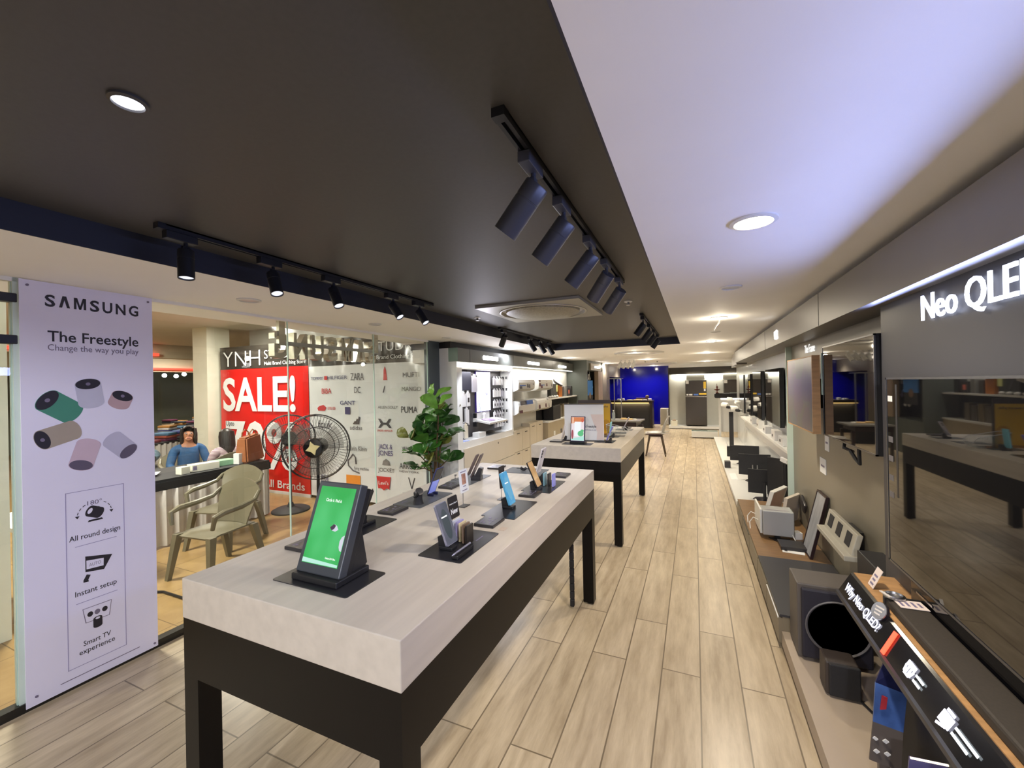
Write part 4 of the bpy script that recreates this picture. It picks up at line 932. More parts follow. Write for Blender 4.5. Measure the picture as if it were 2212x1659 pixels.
def plaque(x, y, rz, label, w=0.10, l=0.125):
    t = MB().box((0, 0, 0.007), (w, l, 0.014), bev=0.003).build('spec_plaque', m_plq, smooth=False, loc=(x, y, TT)); t.rotation_euler[2] = rz
    tag(t, label, 'information plaque', 'dark information plaques on the display tables')
    b = MB(); b.box((-0.028, -0.02, 0.0143), (0.004, 0.05, 0.0005))
    for k in range(3):
        b.box((-0.012 + 0.014 * (k % 2), -0.035 + 0.033 * k, 0.0143), (0.012, 0.012, 0.0005)); b.box((0.02, -0.035 + 0.033 * k, 0.0143), (0.004, 0.02, 0.0005))
    b.build('printed_text', m_greyink, t, smooth=False); return t
plaque(-1.46, 1.20, 0.0, 'dark plaque partly hidden behind the green screen stand')
plaque(-1.43, 1.695, 0.0, 'dark plaque between the black folding phone and the watch')
plaque(-1.43, 2.235, 0.03, 'dark plaque behind the white flyer on its thin stand')
plaque(-1.405, 2.86, 0.0, 'dark plaque at the far left end of the first table')
plaque(-0.88, 1.705, 0.0, 'dark plaque between the colour chips and the light blue phone')
plaque(-0.88, 2.225, 0.0, 'dark plaque beside the dark phone and its colour chips')
plaque(-0.855, 2.75, 0.0, 'dark plaque at the far right end of the first table')

# big handset shaped display with a green screen
E_green = mat('green screen', (0.01, 0.05, 0.02), 0.15)
def screen_mat(name, c1, c2, s, scale=3.0, seed=0.0):
    m = bpy.data.materials.new(name); m.use_nodes = True; nt = m.node_tree; b = nt.nodes['Principled BSDF']
    b.inputs['Base Color'].default_value = (0.01, 0.01, 0.01, 1); b.inputs['Roughness'].default_value = 0.1
    tc = nt.nodes.new('ShaderNodeTexCoord'); mp = nt.nodes.new('ShaderNodeMapping'); mp.inputs['Location'].default_value = (seed, seed * 1.7, 0)
    nz = nt.nodes.new('ShaderNodeTexNoise'); nz.inputs['Scale'].default_value = scale; nz.inputs['Detail'].default_value = 2
    cr = nt.nodes.new('ShaderNodeValToRGB'); cr.color_ramp.elements[0].position = 0.36; cr.color_ramp.elements[1].position = 0.66
    cr.color_ramp.elements[0].color = (*c1, 1); cr.color_ramp.elements[1].color = (*c2, 1)
    nt.links.new(tc.outputs['Object'], mp.inputs['Vector']); nt.links.new(mp.outputs['Vector'], nz.inputs['Vector']); nt.links.new(nz.outputs['Fac'], cr.inputs['Fac'])
    nt.links.new(cr.outputs['Color'], b.inputs['Emission Color']); b.inputs['Emission Strength'].default_value = s
    MATS[name] = m; return m
t = thing('display_stand', 'large tilted display stand with a bright green screen', 'display', (-1.15, 0.985, TT + P))
tilt = math.atan2(0.110, 0.285)
Rt = Matrix.Translation((0, 0.0, 0.022)) @ Matrix.Rotation(-tilt, 4, 'X')
m_bez = mat('display bezel grey', rgb(62, 66, 72), 0.4, noise=0.04)
MB().b2((-0.098, -0.004, 0), (0.098, 0.030, 0.30), bev=0.004).tf(Rt).build('screen_frame', m_bez, t, smooth=False)
MB().b2((-0.094, 0.026, 0.01), (0.097, 0.050, 0.292), bev=0.003).tf(Rt).build('rear_shell', m_black, t, smooth=False)
sc = MB().b2((-0.080, -0.0055, 0.030), (0.080, -0.0035, 0.283)).tf(Rt).build('screen', screen_mat('green screen lit', rgb(56, 190, 92), rgb(104, 226, 142), 0.85, 5.0), t, smooth=False)
FR = Rt @ frame((0, -0.0058, 0), (1, 0, 0), (0, 0, 1))
text('Circle it. Find it', FR @ Matrix.Translation((-0.006, 0.238, 0)), 0.072, 0.011, emis('screen white', (1, 1, 1), 1.2), sc, name='screen_text', ext=0.0004)
text('Galaxy S24 Ultra', FR @ Matrix.Translation((0.042, 0.055, 0)), 0.045, 0.006, MATS['screen white'], sc, name='screen_text', ext=0.0004)
def scr(pts, mt, nm, d=0.0): return MB().prism([(u, v, d) for u, v in pts], (0, 0, 0.0004)).tf(FR).build(nm, mt, sc, smooth=False)
scr([(0.008, 0.150), (0.022, 0.162), (0.036, 0.158), (0.046, 0.146), (0.034, 0.139), (0.018, 0.141)], emis('screen pale', (0.8, 0.82, 0.95), 0.8), 'screen_picture')
scr([(0.008, 0.150), (0.022, 0.162), (0.032, 0.158), (0.028, 0.148), (0.018, 0.141)], emis('screen plum', (0.06, 0.02, 0.09), 0.5), 'screen_picture', 0.0005)
scr([(0.080, 0.082), (0.080, 0.132), (0.070, 0.126), (0.064, 0.112), (0.066, 0.094), (0.072, 0.083)], MATS['screen pale'], 'screen_picture')
scr([(-0.079, 0.032), (0.079, 0.032), (0.079, 0.040), (-0.079, 0.046)], emis('screen mint', (0.55, 0.95, 0.8), 0.9), 'screen_picture')
MB().b2((-0.10, -0.02, 0), (0.105, 0.125, 0.022), bev=0.004).build('base', m_black, t, smooth=False)
MB().prism([(0.05, 0.03, 0.02), (0.05, 0.11, 0.02), (0.05, 0.125, 0.03), (0.05, 0.10, 0.17), (0.05, 0.08, 0.17)], (0.045, 0, 0)).build('prop', m_black, t, smooth=False)

def phone(x, y, face, label, col, w=0.077, h=0.162, th=0.008, tilt=22, lit=None, circle=None, cams=3, dock=True, z=TT + P, thing_name='phone', rz=0.0, dockm=None, lift=0.022):
    """phone standing on a small dock; face +1 looks to +X, -1 to -X"""
    t = thing(thing_name, label, 'phone', (x, y, z), (0, 0, (PI / 2 if face > 0 else -PI / 2) + rz), 'phones on the display tables')
    Rt = Matrix.Translation((0, -0.01, lift)) @ Matrix.Rotation(-math.radians(tilt), 4, 'X')
    body = MB().rrect((0, 0, h / 2), w, h, 0.008, th, 'XZ').tf(Rt).build('body', col, t, smooth=False)
    if lit is not None:
        s = MB().rrect((0, -th / 2 - 0.0002, h / 2), w * 0.94, h * 0.965, 0.006, 0.0006, 'XZ').tf(Rt).build('screen', lit, t, smooth=False)
        if circle:
            MB().prism([(w * 0.30 * math.cos(a), -th / 2 - 0.0006, h * 0.48 + h * 0.36 * math.sin(a)) for a in [2 * PI * k / 36 for k in range(36)]], (0, -0.0003, 0)).tf(Rt).build('screen_picture', circle, s, smooth=False)
            MB().box((-0.004, -th / 2 - 0.0011, h * 0.66), (w * 0.5, 0.0004, 0.005)).tf(Rt).build('screen_text', MATS['screen white'], s, smooth=False)
    b = MB()
    for k in range(cams): b.cyl((w * 0.30, th / 2, h * (0.90 - 0.11 * k)), (w * 0.30, th / 2 + 0.003, h * (0.90 - 0.11 * k)), 0.0075, seg=14)
    if cams: b.tf(Rt).build('camera_lens', m_black, t)
    if dock:
        MB().b2((-0.020, -0.022, 0), (0.020, 0.040, lift * 0.6), bev=0.003).build('dock', dockm or m_black, t, smooth=False)
        MB().prism([(-0.018, 0.005, lift * 0.5), (-0.018, 0.040, lift * 0.5), (-0.018, 0.045, 0.048), (-0.018, 0.026, 0.055)], (0.036, 0, 0)).build('prop', dockm or m_black, t, smooth=False)
    return t
m_silver = mat('phone silver', rgb(176, 176, 196), 0.28, metal=0.6, noise=0.03)
m_skyb = mat('phone sky blue', rgb(96, 178, 218), 0.25, metal=0.2, noise=0.03)
m_pearl = mat('phone pearl', rgb(214, 206, 204), 0.25, noise=0.03)
S_grey = screen_mat('phone screen slate', rgb(120, 126, 140), rgb(168, 166, 190), 0.42, 9, 2)
S_slate = emis('phone dark circle', rgb(74, 88, 96), 0.55)
S_sky = screen_mat('phone screen sky', rgb(60, 160, 220), rgb(120, 200, 240), 0.8, 8, 5)
S_sky2 = emis('phone sky circle', rgb(110, 190, 230), 0.75)
S_lil = screen_mat('phone screen lilac', rgb(120, 140, 230), rgb(170, 180, 250), 0.9, 8, 9)
S_warm = screen_mat('phone screen sand', rgb(226, 178, 120), rgb(206, 160, 108), 0.75, 14, 3)
phone(-0.885, 1.375, 1, 'silver phone with a dark oval on its screen, in front of the colour chips', m_silver, lit=S_grey, circle=S_slate, tilt=20)
phone(-0.88, 1.945, 1, 'light blue phone standing alone on a black mat', m_skyb, lit=S_sky, circle=S_sky2, tilt=18, h=0.168, w=0.076)
phone(-0.875, 2.335, 1, 'dark phone with a sand coloured screen beside three colour chips', m_black, lit=S_warm, tilt=24, h=0.158, dockm=m_blackm)
t = phone(-0.945, 2.56, -1, 'pearl phone with three black lenses turned away behind the dark phone', m_pearl, tilt=16, h=0.168, lift=0.055, w=0.084)
# folding phone, black, seen from behind
t = phone(-1.43, 1.445, -1, 'black folding phone propped up beside the green screen stand', m_black, w=0.115, h=0.150, th=0.007, tilt=24, cams=3)
MB().b2((-0.0585, -0.009, 0.0), (-0.052, -0.0035, 0.150)).tf(Matrix.Translation((0, -0.01, 0.022)) @ Matrix.Rotation(-math.radians(24), 4, 'X')).build('hinge', m_steel, t, smooth=False)
MB().box((0.012, 0.0045, 0.05), (0.026, 0.001, 0.030)).tf(Matrix.Translation((0, -0.01, 0.022)) @ Matrix.Rotation(-math.radians(24), 4, 'X')).build('sticker', m_paper, t, smooth=False)
MB().box((0.0, 0.03, 0.008), (0.15, 0.03, 0.016), bev=0.004).build('security_bar', m_black, t, smooth=False)
# open flip phone with a lilac lit lower half
t = thing('flip_phone', 'open flip phone with a lilac lit lower half behind the watch', 'phone', (-1.42, 2.02, TT + P), (0, 0, -PI / 2), 'phones on the display tables')
Rf = Matrix.Translation((0, -0.005, 0.012)) @ Matrix.Rotation(-math.radians(24), 4, 'X')
MB().rrect((0, 0, 0.083), 0.074, 0.166, 0.007, 0.007, 'XZ').tf(Rf).build('body', mat('flip blue', rgb(60, 66, 110), 0.3, noise=0.05), t, smooth=False)
MB().b2((-0.033, 0.0036, 0.004), (0.033, 0.0044, 0.084)).tf(Rf).build('lower_back', mat('flip lilac', rgb(136, 148, 226), 0.3, emit=rgb(136, 148, 226), estr=0.35, noise=0.03), t, smooth=False)
MB().b2((-0.034, 0.0036, 0.087), (0.034, 0.0046, 0.163)).tf(Rf).build('upper_back', m_gloss, t, smooth=False)
MB().b2((-0.040, -0.004, 0.0), (-0.037, 0.004, 0.166)).tf(Rf).build('side_rim', m_steel, t, smooth=False)
for sx in (-0.022, 0.022): MB().box((sx, 0.008, 0.008), (0.012, 0.04, 0.016), bev=0.003).build('clip', mat('navy plastic', rgb(30, 34, 70), 0.35, noise=0.05), t, smooth=False)
# smart watch on a black stand
t = thing('smart_watch', 'black smart watch on a little black post', 'watch', (-1.385, 1.845, TT + P))
MB().lathe([(0.030, 0), (0.028, 0.004), (0.022, 0.03), (0.024, 0.062), (0.020, 0.066), (0, 0.066)], seg=20).build('post', m_blackm, t)
MB().lathe([(0.021, -0.006), (0.023, 0.0), (0.021, 0.006), (0.0, 0.007)], c=(0.014, -0.008, 0.070), seg=24, axis=(0.5, -0.35, 0.8)).build('case', m_steel, t)
MB().tube([(0.0, 0.022, 0.076), (-0.014, 0.024, 0.060), (-0.018, 0.012, 0.044), (-0.010, -0.014, 0.040), (0.010, -0.026, 0.052), (0.02, -0.026, 0.066)], 0.009, 8).build('strap', m_black, t)
# tall bronze folding phone whose lamp lights the table
t = thing('folding_phone', 'tall bronze folding phone in a grey dock at the back of the first table', 'phone', (-1.37, 2.45, TT + P), (0, 0, -PI / 2 + 0.2), 'phones on the display tables')
m_brz = mat('phone bronze', rgb(112, 96, 92), 0.3, metal=0.4, noise=0.05)
Rf = Matrix.Translation((0, -0.02, 0.02)) @ Matrix.Rotation(-math.radians(26), 4, 'X')
MB().rrect((0, 0, 0.085), 0.070, 0.17, 0.006, 0.007, 'XZ').tf(Rf).build('left_half', m_brz, t, smooth=False)
MB().rrect((0.062, -0.014, 0.097), 0.066, 0.15, 0.006, 0.007, 'XZ').tf(Rf).build('right_half', m_brz, t, smooth=False)
MB().b2((-0.03, -0.02, 0), (0.03, 0.05, 0.028), bev=0.004).prism([(-0.02, 0.0, 0.02), (-0.02, 0.045, 0.02), (-0.02, 0.06, 0.08), (-0.02, 0.035, 0.085)], (0.04, 0, 0)).build('dock', m_plq, t, smooth=False)
# ear buds on a bar
t = thing('ear_buds', 'pair of black ear buds on a thin bar at the far table end', 'ear buds', (-1.17, 2.83, TT + P))
MB().cyl((-0.055, 0, 0.014), (0.065, 0, 0.014), 0.0025, seg=8).box((0, 0, 0.006), (0.02, 0.02, 0.012), bev=0.002).build('bar', m_black, t)
for sx in (-0.014, 0.018): MB().sph((sx, -0.004, 0.016), (0.009, 0.012, 0.013), 10).build('bud', m_black, t)
# little colour chips, one thing each
def chip(x, y, label, col, group, w=0.052, h=0.075, th=0.008):
    o = MB().rrect((0, 0, h / 2 + 0.002), w, h, 0.003, th, 'YZ').build('colour_chip', col, smooth=False, loc=(x, y, TT + P)); tag(o, label, 'colour chip', group)
g = 'colour chips beside the silver phone'
for k, (c, lab) in enumerate(((rgb(206, 210, 222), 'white'), (rgb(168, 160, 206), 'lilac'), (rgb(206, 190, 150), 'cream'), (rgb(120, 98, 80), 'brown'), (rgb(40, 34, 30), 'black'))):
    chip(-0.925 + 0.021 * k, 1.490 - 0.010 * k, '%s upright colour chip beside the silver phone' % lab, mat('chip ' + lab, c, 0.35, noise=0.03), g)
g = 'colour chips beside the dark phone'
for k, (c, lab) in enumerate(((rgb(130, 172, 184), 'teal'), (rgb(34, 32, 36), 'black'), (rgb(150, 152, 226), 'violet'))):
    chip(-0.87 + 0.030 * k, 2.455 - 0.004 * k, '%s upright colour chip beside the dark phone' % lab, mat('chip2 ' + lab, c, 0.35, noise=0.03), g, h=0.078)
# pen lying on a black riser
t = thing('stylus', 'silver stylus lying on a low black riser before the colour chips', 'stylus', (-0.815, 1.355, TT + P))
MB().b2((-0.014, -0.06, 0), (0.014, 0.06, 0.016), bev=0.003).build('riser', m_black, t, smooth=False)
MB().cyl((0, -0.065, 0.021), (0, 0.055, 0.021), 0.0042, seg=10).cyl((0, -0.078, 0.021), (0, -0.065, 0.021), 0.001, 0.0042, seg=10).build('pen', m_silver, t)
# cards on thin stands
def card(x, y, label, w, h, zc, mt, lean=10, rz=0.0):
    t = thing('card_stand', label, 'card stand', (x, y, TT), (0, 0, PI / 2 + rz), 'card stands along the middle of the first table')
    MB().b2((-0.03, -0.02, 0), (0.03, 0.02, 0.004), bev=0.001).build('base', m_plq, t, smooth=False)
    MB().cyl((0, 0.006, 0.004), (0, 0.006, zc - h * 0.3), 0.0022, seg=8).box((0, 0.004, zc - h * 0.42), (0.012, 0.01, 0.012)).build('rod', m_steel, t, smooth=False)
    c = MB().rrect((0, 0, 0), w, h, 0.008, 0.003, 'XZ').tf(Matrix.Translation((0, 0, zc)) @ Matrix.Rotation(-math.radians(lean), 4, 'X')).build('card', mt, t, smooth=False)
    return t, c, Matrix.Translation((0, 0, zc)) @ Matrix.Rotation(-math.radians(lean), 4, 'X') @ frame((0, -0.0016, 0), (1, 0, 0), (0, 0, 1))
m_card = mat('card black', rgb(38, 34, 36), 0.35, noise=0.05)
t, c, Fm = card(-1.02, 1.62, 'black rounded card reading New standing behind the silver phone', 0.078, 0.098, 0.085, m_card)
text('New', Fm @ Matrix.Translation((0, -0.016, 0)), 0.056, 0.024, m_bink, c, name='card_text', ext=0.0005, bold=0.03)
text('Introducing Galaxy AI', Fm @ Matrix.Translation((0, 0.018, 0)), 0.062, 0.007, m_bink, c, name='card_text', ext=0.0005)
t, c, Fm = card(-1.13, 1.90, 'white flyer on a thin metal stand in the middle of the first table', 0.085, 0.12, 0.135, m_paper, 6)
MB().box((0, 0.01, 0.0003), (0.040, 0.055, 0.0006)).tf(Fm).build('card_picture', mat('flyer picture', rgb(176, 130, 110), 0.5, noise=0.6, nscale=40), c, smooth=False)
for v, wd in ((0.048, 0.055), (-0.028, 0.028), (-0.048, 0.05)): MB().box((0, v, 0.0003), (wd, 0.004, 0.0006)).tf(Fm).build('card_text', m_greyink, c, smooth=False)
t, c, Fm = card(-0.995, 2.09, 'dark narrow card standing behind the light blue phone', 0.07, 0.12, 0.125, m_card, 4)
MB().box((0, 0.012, 0.0003), (0.06, 0.008, 0.0006)).tf(Fm).build('card_text', m_greyink, c, smooth=False)
t, c, Fm = card(-1.50, 2.42, 'small clear card stand at the left edge of the first table', 0.05, 0.05, 0.05, m_acryl, 4)
for (x, y, lab) in ((-0.79, 1.66, 'faint paper sticker on the wood edge by the colour chips plaque'),):
    o = MB().b2((-0.015, -0.022, 0), (0.015, 0.022, 0.0006)).build('sticker', mat('sticker clear', rgb(196, 176, 156), 0.4, noise=0.05), smooth=False, loc=(x, y, TT)); tag(o, lab, 'sticker')

# ---------------------------------------------------------------- second table
pad(-1.14, 4.27, 0.31, 0.15, 'dark mat under the bright photo display on the second table')
pad(-0.90, 4.52, 0.20, 0.22, 'dark mat under the violet phone on the second table')
pad(-0.93, 5.0, 0.22, 0.22, 'grey mat under the clear plastic tray', m_matg)
pad(-0.90, 5.35, 0.22, 0.18, 'grey mat on the second table behind the clear tray', m_matg)
pad(-0.88, 5.72, 0.22, 0.18, 'grey mat under the silver flip phone', m_matg)
plaque(-1.40, 4.40, 0.0, 'dark plaque at the left of the bright photo display', 0.14, 0.16)
plaque(-0.88, 5.93, 0.0, 'dark plaque at the far right end of the second table', 0.12, 0.11)
t = thing('display_stand', 'upright display with a bright picture of juice and a green splash', 'display', (-1.145, 4.28, TT + P))
Rt = Matrix.Translation((0, 0, 0.02)) @ Matrix.Rotation(-0.16, 4, 'X')
MB().b2((-0.078, -0.003, 0), (0.078, 0.022, 0.268), bev=0.003).tf(Rt).build('screen_frame', mat('violet black bezel', rgb(38, 30, 66), 0.35, noise=0.04), t, smooth=False)
sc = MB().b2((-0.070, -0.0045, 0.010), (0.070, -0.0025, 0.260)).tf(Rt).build('screen', emis('screen blossom', (0.95, 0.82, 0.86), 0.85), t, smooth=False)
FR = Rt @ frame((0, -0.0048, 0), (1, 0, 0), (0, 0, 1))
def scr(pts, mt, d=0.0): return MB().prism([(u, v, d) for u, v in pts], (0, 0, 0.0004)).tf(FR).build('screen_picture', mt, sc, smooth=False)
scr([(-0.069, 0.190), (0.069, 0.215), (0.069, 0.258), (-0.069, 0.258)], emis('screen orange', (0.8, 0.25, 0.08), 0.8))
scr([(-0.058, 0.185), (-0.045, 0.185), (-0.045, 0.255), (-0.058, 0.255)], emis('screen peach', (1.0, 0.72, 0.55), 0.9), 0.0004)
scr(ell(0.052, 0.225, 0.014, 0.02), emis('screen tomato', (0.75, 0.12, 0.06), 0.8), 0.0004)
scr([(-0.034, 0.055), (0.034, 0.055), (0.034, 0.21), (-0.034, 0.21)], emis('screen paper', (0.93, 0.97, 1.0), 0.95), 0.0008)
scr(ell(0.034, 0.085, 0.032, 0.030), emis('screen leaf', (0.12, 0.62, 0.25), 0.8), 0.0012)
scr(ell(0.05, 0.115, 0.018, 0.014), MATS['screen leaf'], 0.0014)
scr([(-0.069, 0.012), (0.069, 0.012), (0.069, 0.06), (0.0, 0.045), (-0.069, 0.03)], emis('screen aqua', (0.5, 0.9, 0.8), 0.85), 0.0004)
scr(ell(-0.055, 0.075, 0.012, 0.05), emis('screen wine', (0.45, 0.08, 0.10), 0.7), 0.0006)
MB().b2((-0.08, -0.02, 0), (0.08, 0.09, 0.02), bev=0.003).prism([(-0.03, 0.02, 0.015), (-0.03, 0.085, 0.015), (-0.03, 0.055, 0.15), (-0.03, 0.035, 0.15)], (0.06, 0, 0)).build('base', m_black, t, smooth=False)
# white poster stand
t = thing('poster_stand', 'white square poster stand on the second table behind the bright display', 'poster stand', (-1.13, 4.52, TT), (0, 0, 0.12))
MB().b2((-0.215, -0.012, 0.012), (0.215, 0.012, 0.405)).build('panel', m_paper, t, smooth=False)
MB().b2((-0.218, -0.015, 0.403), (0.218, 0.015, 0.410)).build('top_rail', m_plq, t, smooth=False)
MB().b2((-0.23, -0.05, 0.0), (0.23, 0.05, 0.012)).build('base', m_plq, t, smooth=False)
text('The Freestyle', frame((0.055, -0.0125, 0.165), (1, 0, 0), (0, 0, 1)), 0.16, 0.030, m_ink, t, bold=0.012)
text('Change the way you play', frame((0.055, -0.0125, 0.126), (1, 0, 0), (0, 0, 1)), 0.16, 0.016, m_greyink, t)
MB().prism([(u, -0.0124, v) for u, v in ((0.075, 0.295), (0.213, 0.295), (0.213, 0.015), (0.135, 0.015), (0.145, 0.10), (0.105, 0.20))], (0, -0.0003, 0)).build('printed_picture', mat('print blush', rgb(224, 206, 198), 0.5, noise=0.03), t, smooth=False)
# yellow poster stand
t = thing('poster_stand', 'yellow framed poster stand half hidden behind the white one', 'poster stand', (-1.14, 5.10, TT), (0, 0, 0.12))
m_yel = mat('poster yellow', rgb(214, 170, 30), 0.4, noise=0.05, nscale=5)
MB().b2((-0.19, -0.012, 0.02), (0.19, 0.012, 0.385)).build('panel', m_yel, t, smooth=False)
MB().b2((-0.19, -0.014, 0.385), (0.19, 0.014, 0.43)).b2((-0.2, -0.014, 0.0), (-0.19, 0.014, 0.43)).b2((0.19, -0.014, 0.0), (0.2, 0.014, 0.43)).build('frame', mat('frame brown', rgb(54, 40, 36), 0.4, noise=0.05), t, smooth=False)
MB().b2((-0.19, -0.04, 0.0), (0.19, 0.04, 0.02)).build('base', mat('ochre base', rgb(150, 104, 20), 0.4, noise=0.05), t, smooth=False)
text('Freestyle', frame((0.075, -0.0125, 0.350), (1, 0, 0), (0, 0, 1)), 0.18, 0.024, m_ink, t)
MB().prism([(u, -0.0124, v) for u, v in ell(0.14, 0.12, 0.05, 0.07)], (0, -0.0004, 0)).build('printed_picture', mat('print ochre', rgb(190, 140, 24), 0.5, noise=0.05), t, smooth=False)
m_vio = mat('phone violet', rgb(120, 120, 214), 0.3, noise=0.04)
phone(-0.86, 4.46, -1, 'violet phone leaning on the second table beside the white poster', m_vio, tilt=24, lit=None, cams=0, h=0.165)
phone(-0.90, 4.86, -1, 'pale blue phone standing behind the violet one on the second table', mat('phone aqua', rgb(120, 196, 214), 0.3, noise=0.04), tilt=6, cams=0, h=0.16)
phone(-0.865, 5.66, -1, 'silver flip phone in a dock near the far end of the second table', m_silver, tilt=26, cams=2, h=0.155, lift=0.03)
phone(-1.36, 4.48, -1, 'white phone at the left edge of the white poster stand', m_pearl, tilt=14, cams=0, h=0.16)
# clear tray
t = thing('clear_tray', 'clear plastic tray with a high back on the second table', 'tray', (-0.86, 5.02, TT + P))
b = MB(); prof = [(-0.10, 0.0), (0.10, 0.0), (0.13, 0.05), (0.10, 0.09), (-0.11, 0.14)]
for sy in (-0.08, 0.08): b.prism([(u, sy - 0.002, v) for u, v in prof], (0, 0.004, 0))
b.b2((-0.10, -0.08, 0), (0.10, 0.08, 0.004)); b.quad([(0.10, -0.08, 0.0), (0.10, 0.08, 0.0), (0.13, 0.08, 0.05), (0.13, -0.08, 0.05)]); b.quad([(-0.10, -0.08, 0), (-0.10, 0.08, 0), (-0.11, 0.08, 0.14), (-0.11, -0.08, 0.14)])
b.build('shell', m_acryl, t, smooth=False)
MB().tube([(-0.11, -0.08, 0.14), (0.10, -0.08, 0.09), (0.13, -0.08, 0.05), (0.13, 0.08, 0.05), (0.10, 0.08, 0.09), (-0.11, 0.08, 0.14), (-0.11, -0.08, 0.14)], 0.0025, 6).build('rim', mat('acrylic edge', (0.72, 0.74, 0.76), 0.2, noise=0.02), t)

# shell chair by the second table
t = thing('shell_chair', 'grey shell chair with dark wooden legs at the end of the second table', 'chair', (-0.80, 9.55, 0), (0, 0, -PI / 2 + 0.05))
m_shell = mat('shell grey', rgb(146, 142, 136), 0.35, noise=0.03)
def shell(u, v):
    s = 2 * u - 1
    if v < 0.5:
        q = v / 0.5; y = 0.20 - 0.40 * (1 - q) * 1.0; z = 0.45 + 0.02 * (1 - q) ** 3 * -1 + 0.045 * abs(s) ** 3; return (s * (0.19 + 0.04 * q), y * 1.0 - 0.02, z)
    q = (v - 0.5) / 0.5; return (s * (0.23 - 0.03 * q - 0.05 * q ** 4), 0.18 + 0.05 * q + 0.07 * q * q - 0.05 * s * s * (1 - 0.4 * q), 0.45 + 0.045 * abs(s) ** 3 * (1 - q) + 0.40 * q ** 1.05)
MB().grid(shell, 14, 26, 0.012).build('shell', m_shell, t)
MB().box((0, -0.02, 0.462), (0.36, 0.34, 0.016), bev=0.007).build('seat_cushion', mat('plum cushion', rgb(96, 78, 88), 0.7, noise=0.06), t)
m_legw = mat('dark leg wood', rgb(70, 56, 42), 0.45, noise=0.1, nscale=20)
for sx in (-1, 1):
    for sy in (-1, 1): MB().cyl((sx * 0.13, sy * 0.12 + 0.0, 0.435), (sx * 0.21, sy * 0.20, 0.0), 0.021, 0.012, 12).build('leg', m_legw, t)
MB().box((0, 0, 0.425), (0.30, 0.28, 0.025), bev=0.005).build('seat_frame', m_legw, t, smooth=False)

# potted fiddle leaf plant
t = thing('potted_plant', 'tall leafy plant in a pot before the grey column of the glass front', 'plant', (-2.87, 4.16, 0))
MB().lathe([(0.0, 0.02), (0.13, 0.0), (0.14, 0.02), (0.17, 0.32), (0.175, 0.34), (0.155, 0.34), (0.15, 0.30), (0, 0.30)], seg=28).build('pot', mat('pot grey', rgb(150, 146, 138), 0.5, noise=0.05), t)
MB().lathe([(0.152, 0.30), (0, 0.31)], seg=24).build('soil', mat('soil', rgb(50, 38, 28), 0.9, noise=0.3, nscale=40), t)
rnd = random.Random(11)
stems = []
b = MB()
for (dx, dy, h) in ((0.0, 0.0, 1.22), (0.03, 0.05, 1.02), (-0.05, -0.02, 0.90), (0.05, -0.04, 1.10), (-0.02, -0.05, 0.78)):
    p = [Vector((dx * 0.4, dy * 0.4, 0.30)), Vector((dx, dy, 0.30 + h * 0.4)), Vector((dx * 2.0, dy * 1.6, 0.30 + h * 0.75)), Vector((dx * 2.6, dy * 2.2, 0.28 + h * 1.0))]
    b.tube(p, [0.013, 0.011, 0.009, 0.005], 7); stems.append(p)
br = [((-0.06, -0.02, 0.85), (-0.34, -0.05, 0.98)), ((-0.05, 0, 0.62), (-0.30, -0.06, 0.80)), ((0.06, 0.02, 0.86), (0.25, 0.02, 1.02)), ((0.03, 0.02, 0.60), (0.24, 0.06, 0.72)), ((-0.02, 0.02, 0.55), (-0.22, -0.10, 0.60))]
for a, c in br:
    p = [Vector(a), (Vector(a) + Vector(c)) / 2 + Vector((0, 0, 0.04)), Vector(c)]; b.tube(p, [0.008, 0.006, 0.004], 6); stems.append(p)
b.build('stem', mat('plant stem', rgb(96, 74, 48), 0.6, noise=0.2, nscale=30), t)
def leaf(name, base, d, up, L, W, m):
    d = Vector(d).normalized(); sd = d.cross(Vector(up)); sd = sd.normalized() if sd.length > 1e-3 else Vector((1, 0, 0)); n = sd.cross(d)
    def fn(u, v):
        q = u; wv = W * (math.sin(PI * min(1, (q * 0.97 + 0.03) ** 1.25)) ** 0.6) * (0.6 + 0.5 * q) ; s = 2 * v - 1
        droop = -0.30 * L * q * q + 0.10 * abs(s) * W * 1.2 + 0.012 * math.sin(9 * q + 3 * s)
        return Vector(base) + d * (L * q) + sd * (wv * s) + n * droop
    return MB().grid(fn, 9, 4).build(name, m, t)
lm = [mat('leaf deep', rgb(46, 86, 36), 0.35, noise=0.3, nscale=9), mat('leaf mid', rgb(66, 116, 44), 0.35, noise=0.3, nscale=9), mat('leaf fresh', rgb(112, 166, 62), 0.38, noise=0.25, nscale=9), mat('leaf olive', rgb(96, 100, 42), 0.4, noise=0.3, nscale=9)]
cnt = 0
for si, p in enumerate(stems):
    ln = 10 if si < 5 else 5
    for k in range(ln):
        q = (0.42 + 0.58 * k / (ln - 1)) if si < 5 else (0.35 + 0.65 * k / (ln - 1)); f = q * (len(p) - 1); i = min(int(f), len(p) - 2); pos = p[i].lerp(p[i + 1], f - i)
        a = k * 2.4 + si * 1.3; up = 0.25 + 0.9 * (q if si < 5 else 0.4) * rnd.uniform(0.3, 1.0)
        L = rnd.uniform(0.17, 0.25) * (0.8 if (k == ln - 1) else 1.0)
        m = lm[2] if (si in (0, 3) and k >= ln - 3) else lm[rnd.choice((0, 0, 1, 1, 3))]
        leaf('leaf', pos, (math.cos(a), math.sin(a), up + 0.25), (rnd.uniform(-.6, .6), rnd.uniform(-1.0, .1), 0.7), L, L * 0.42, m); cnt += 1
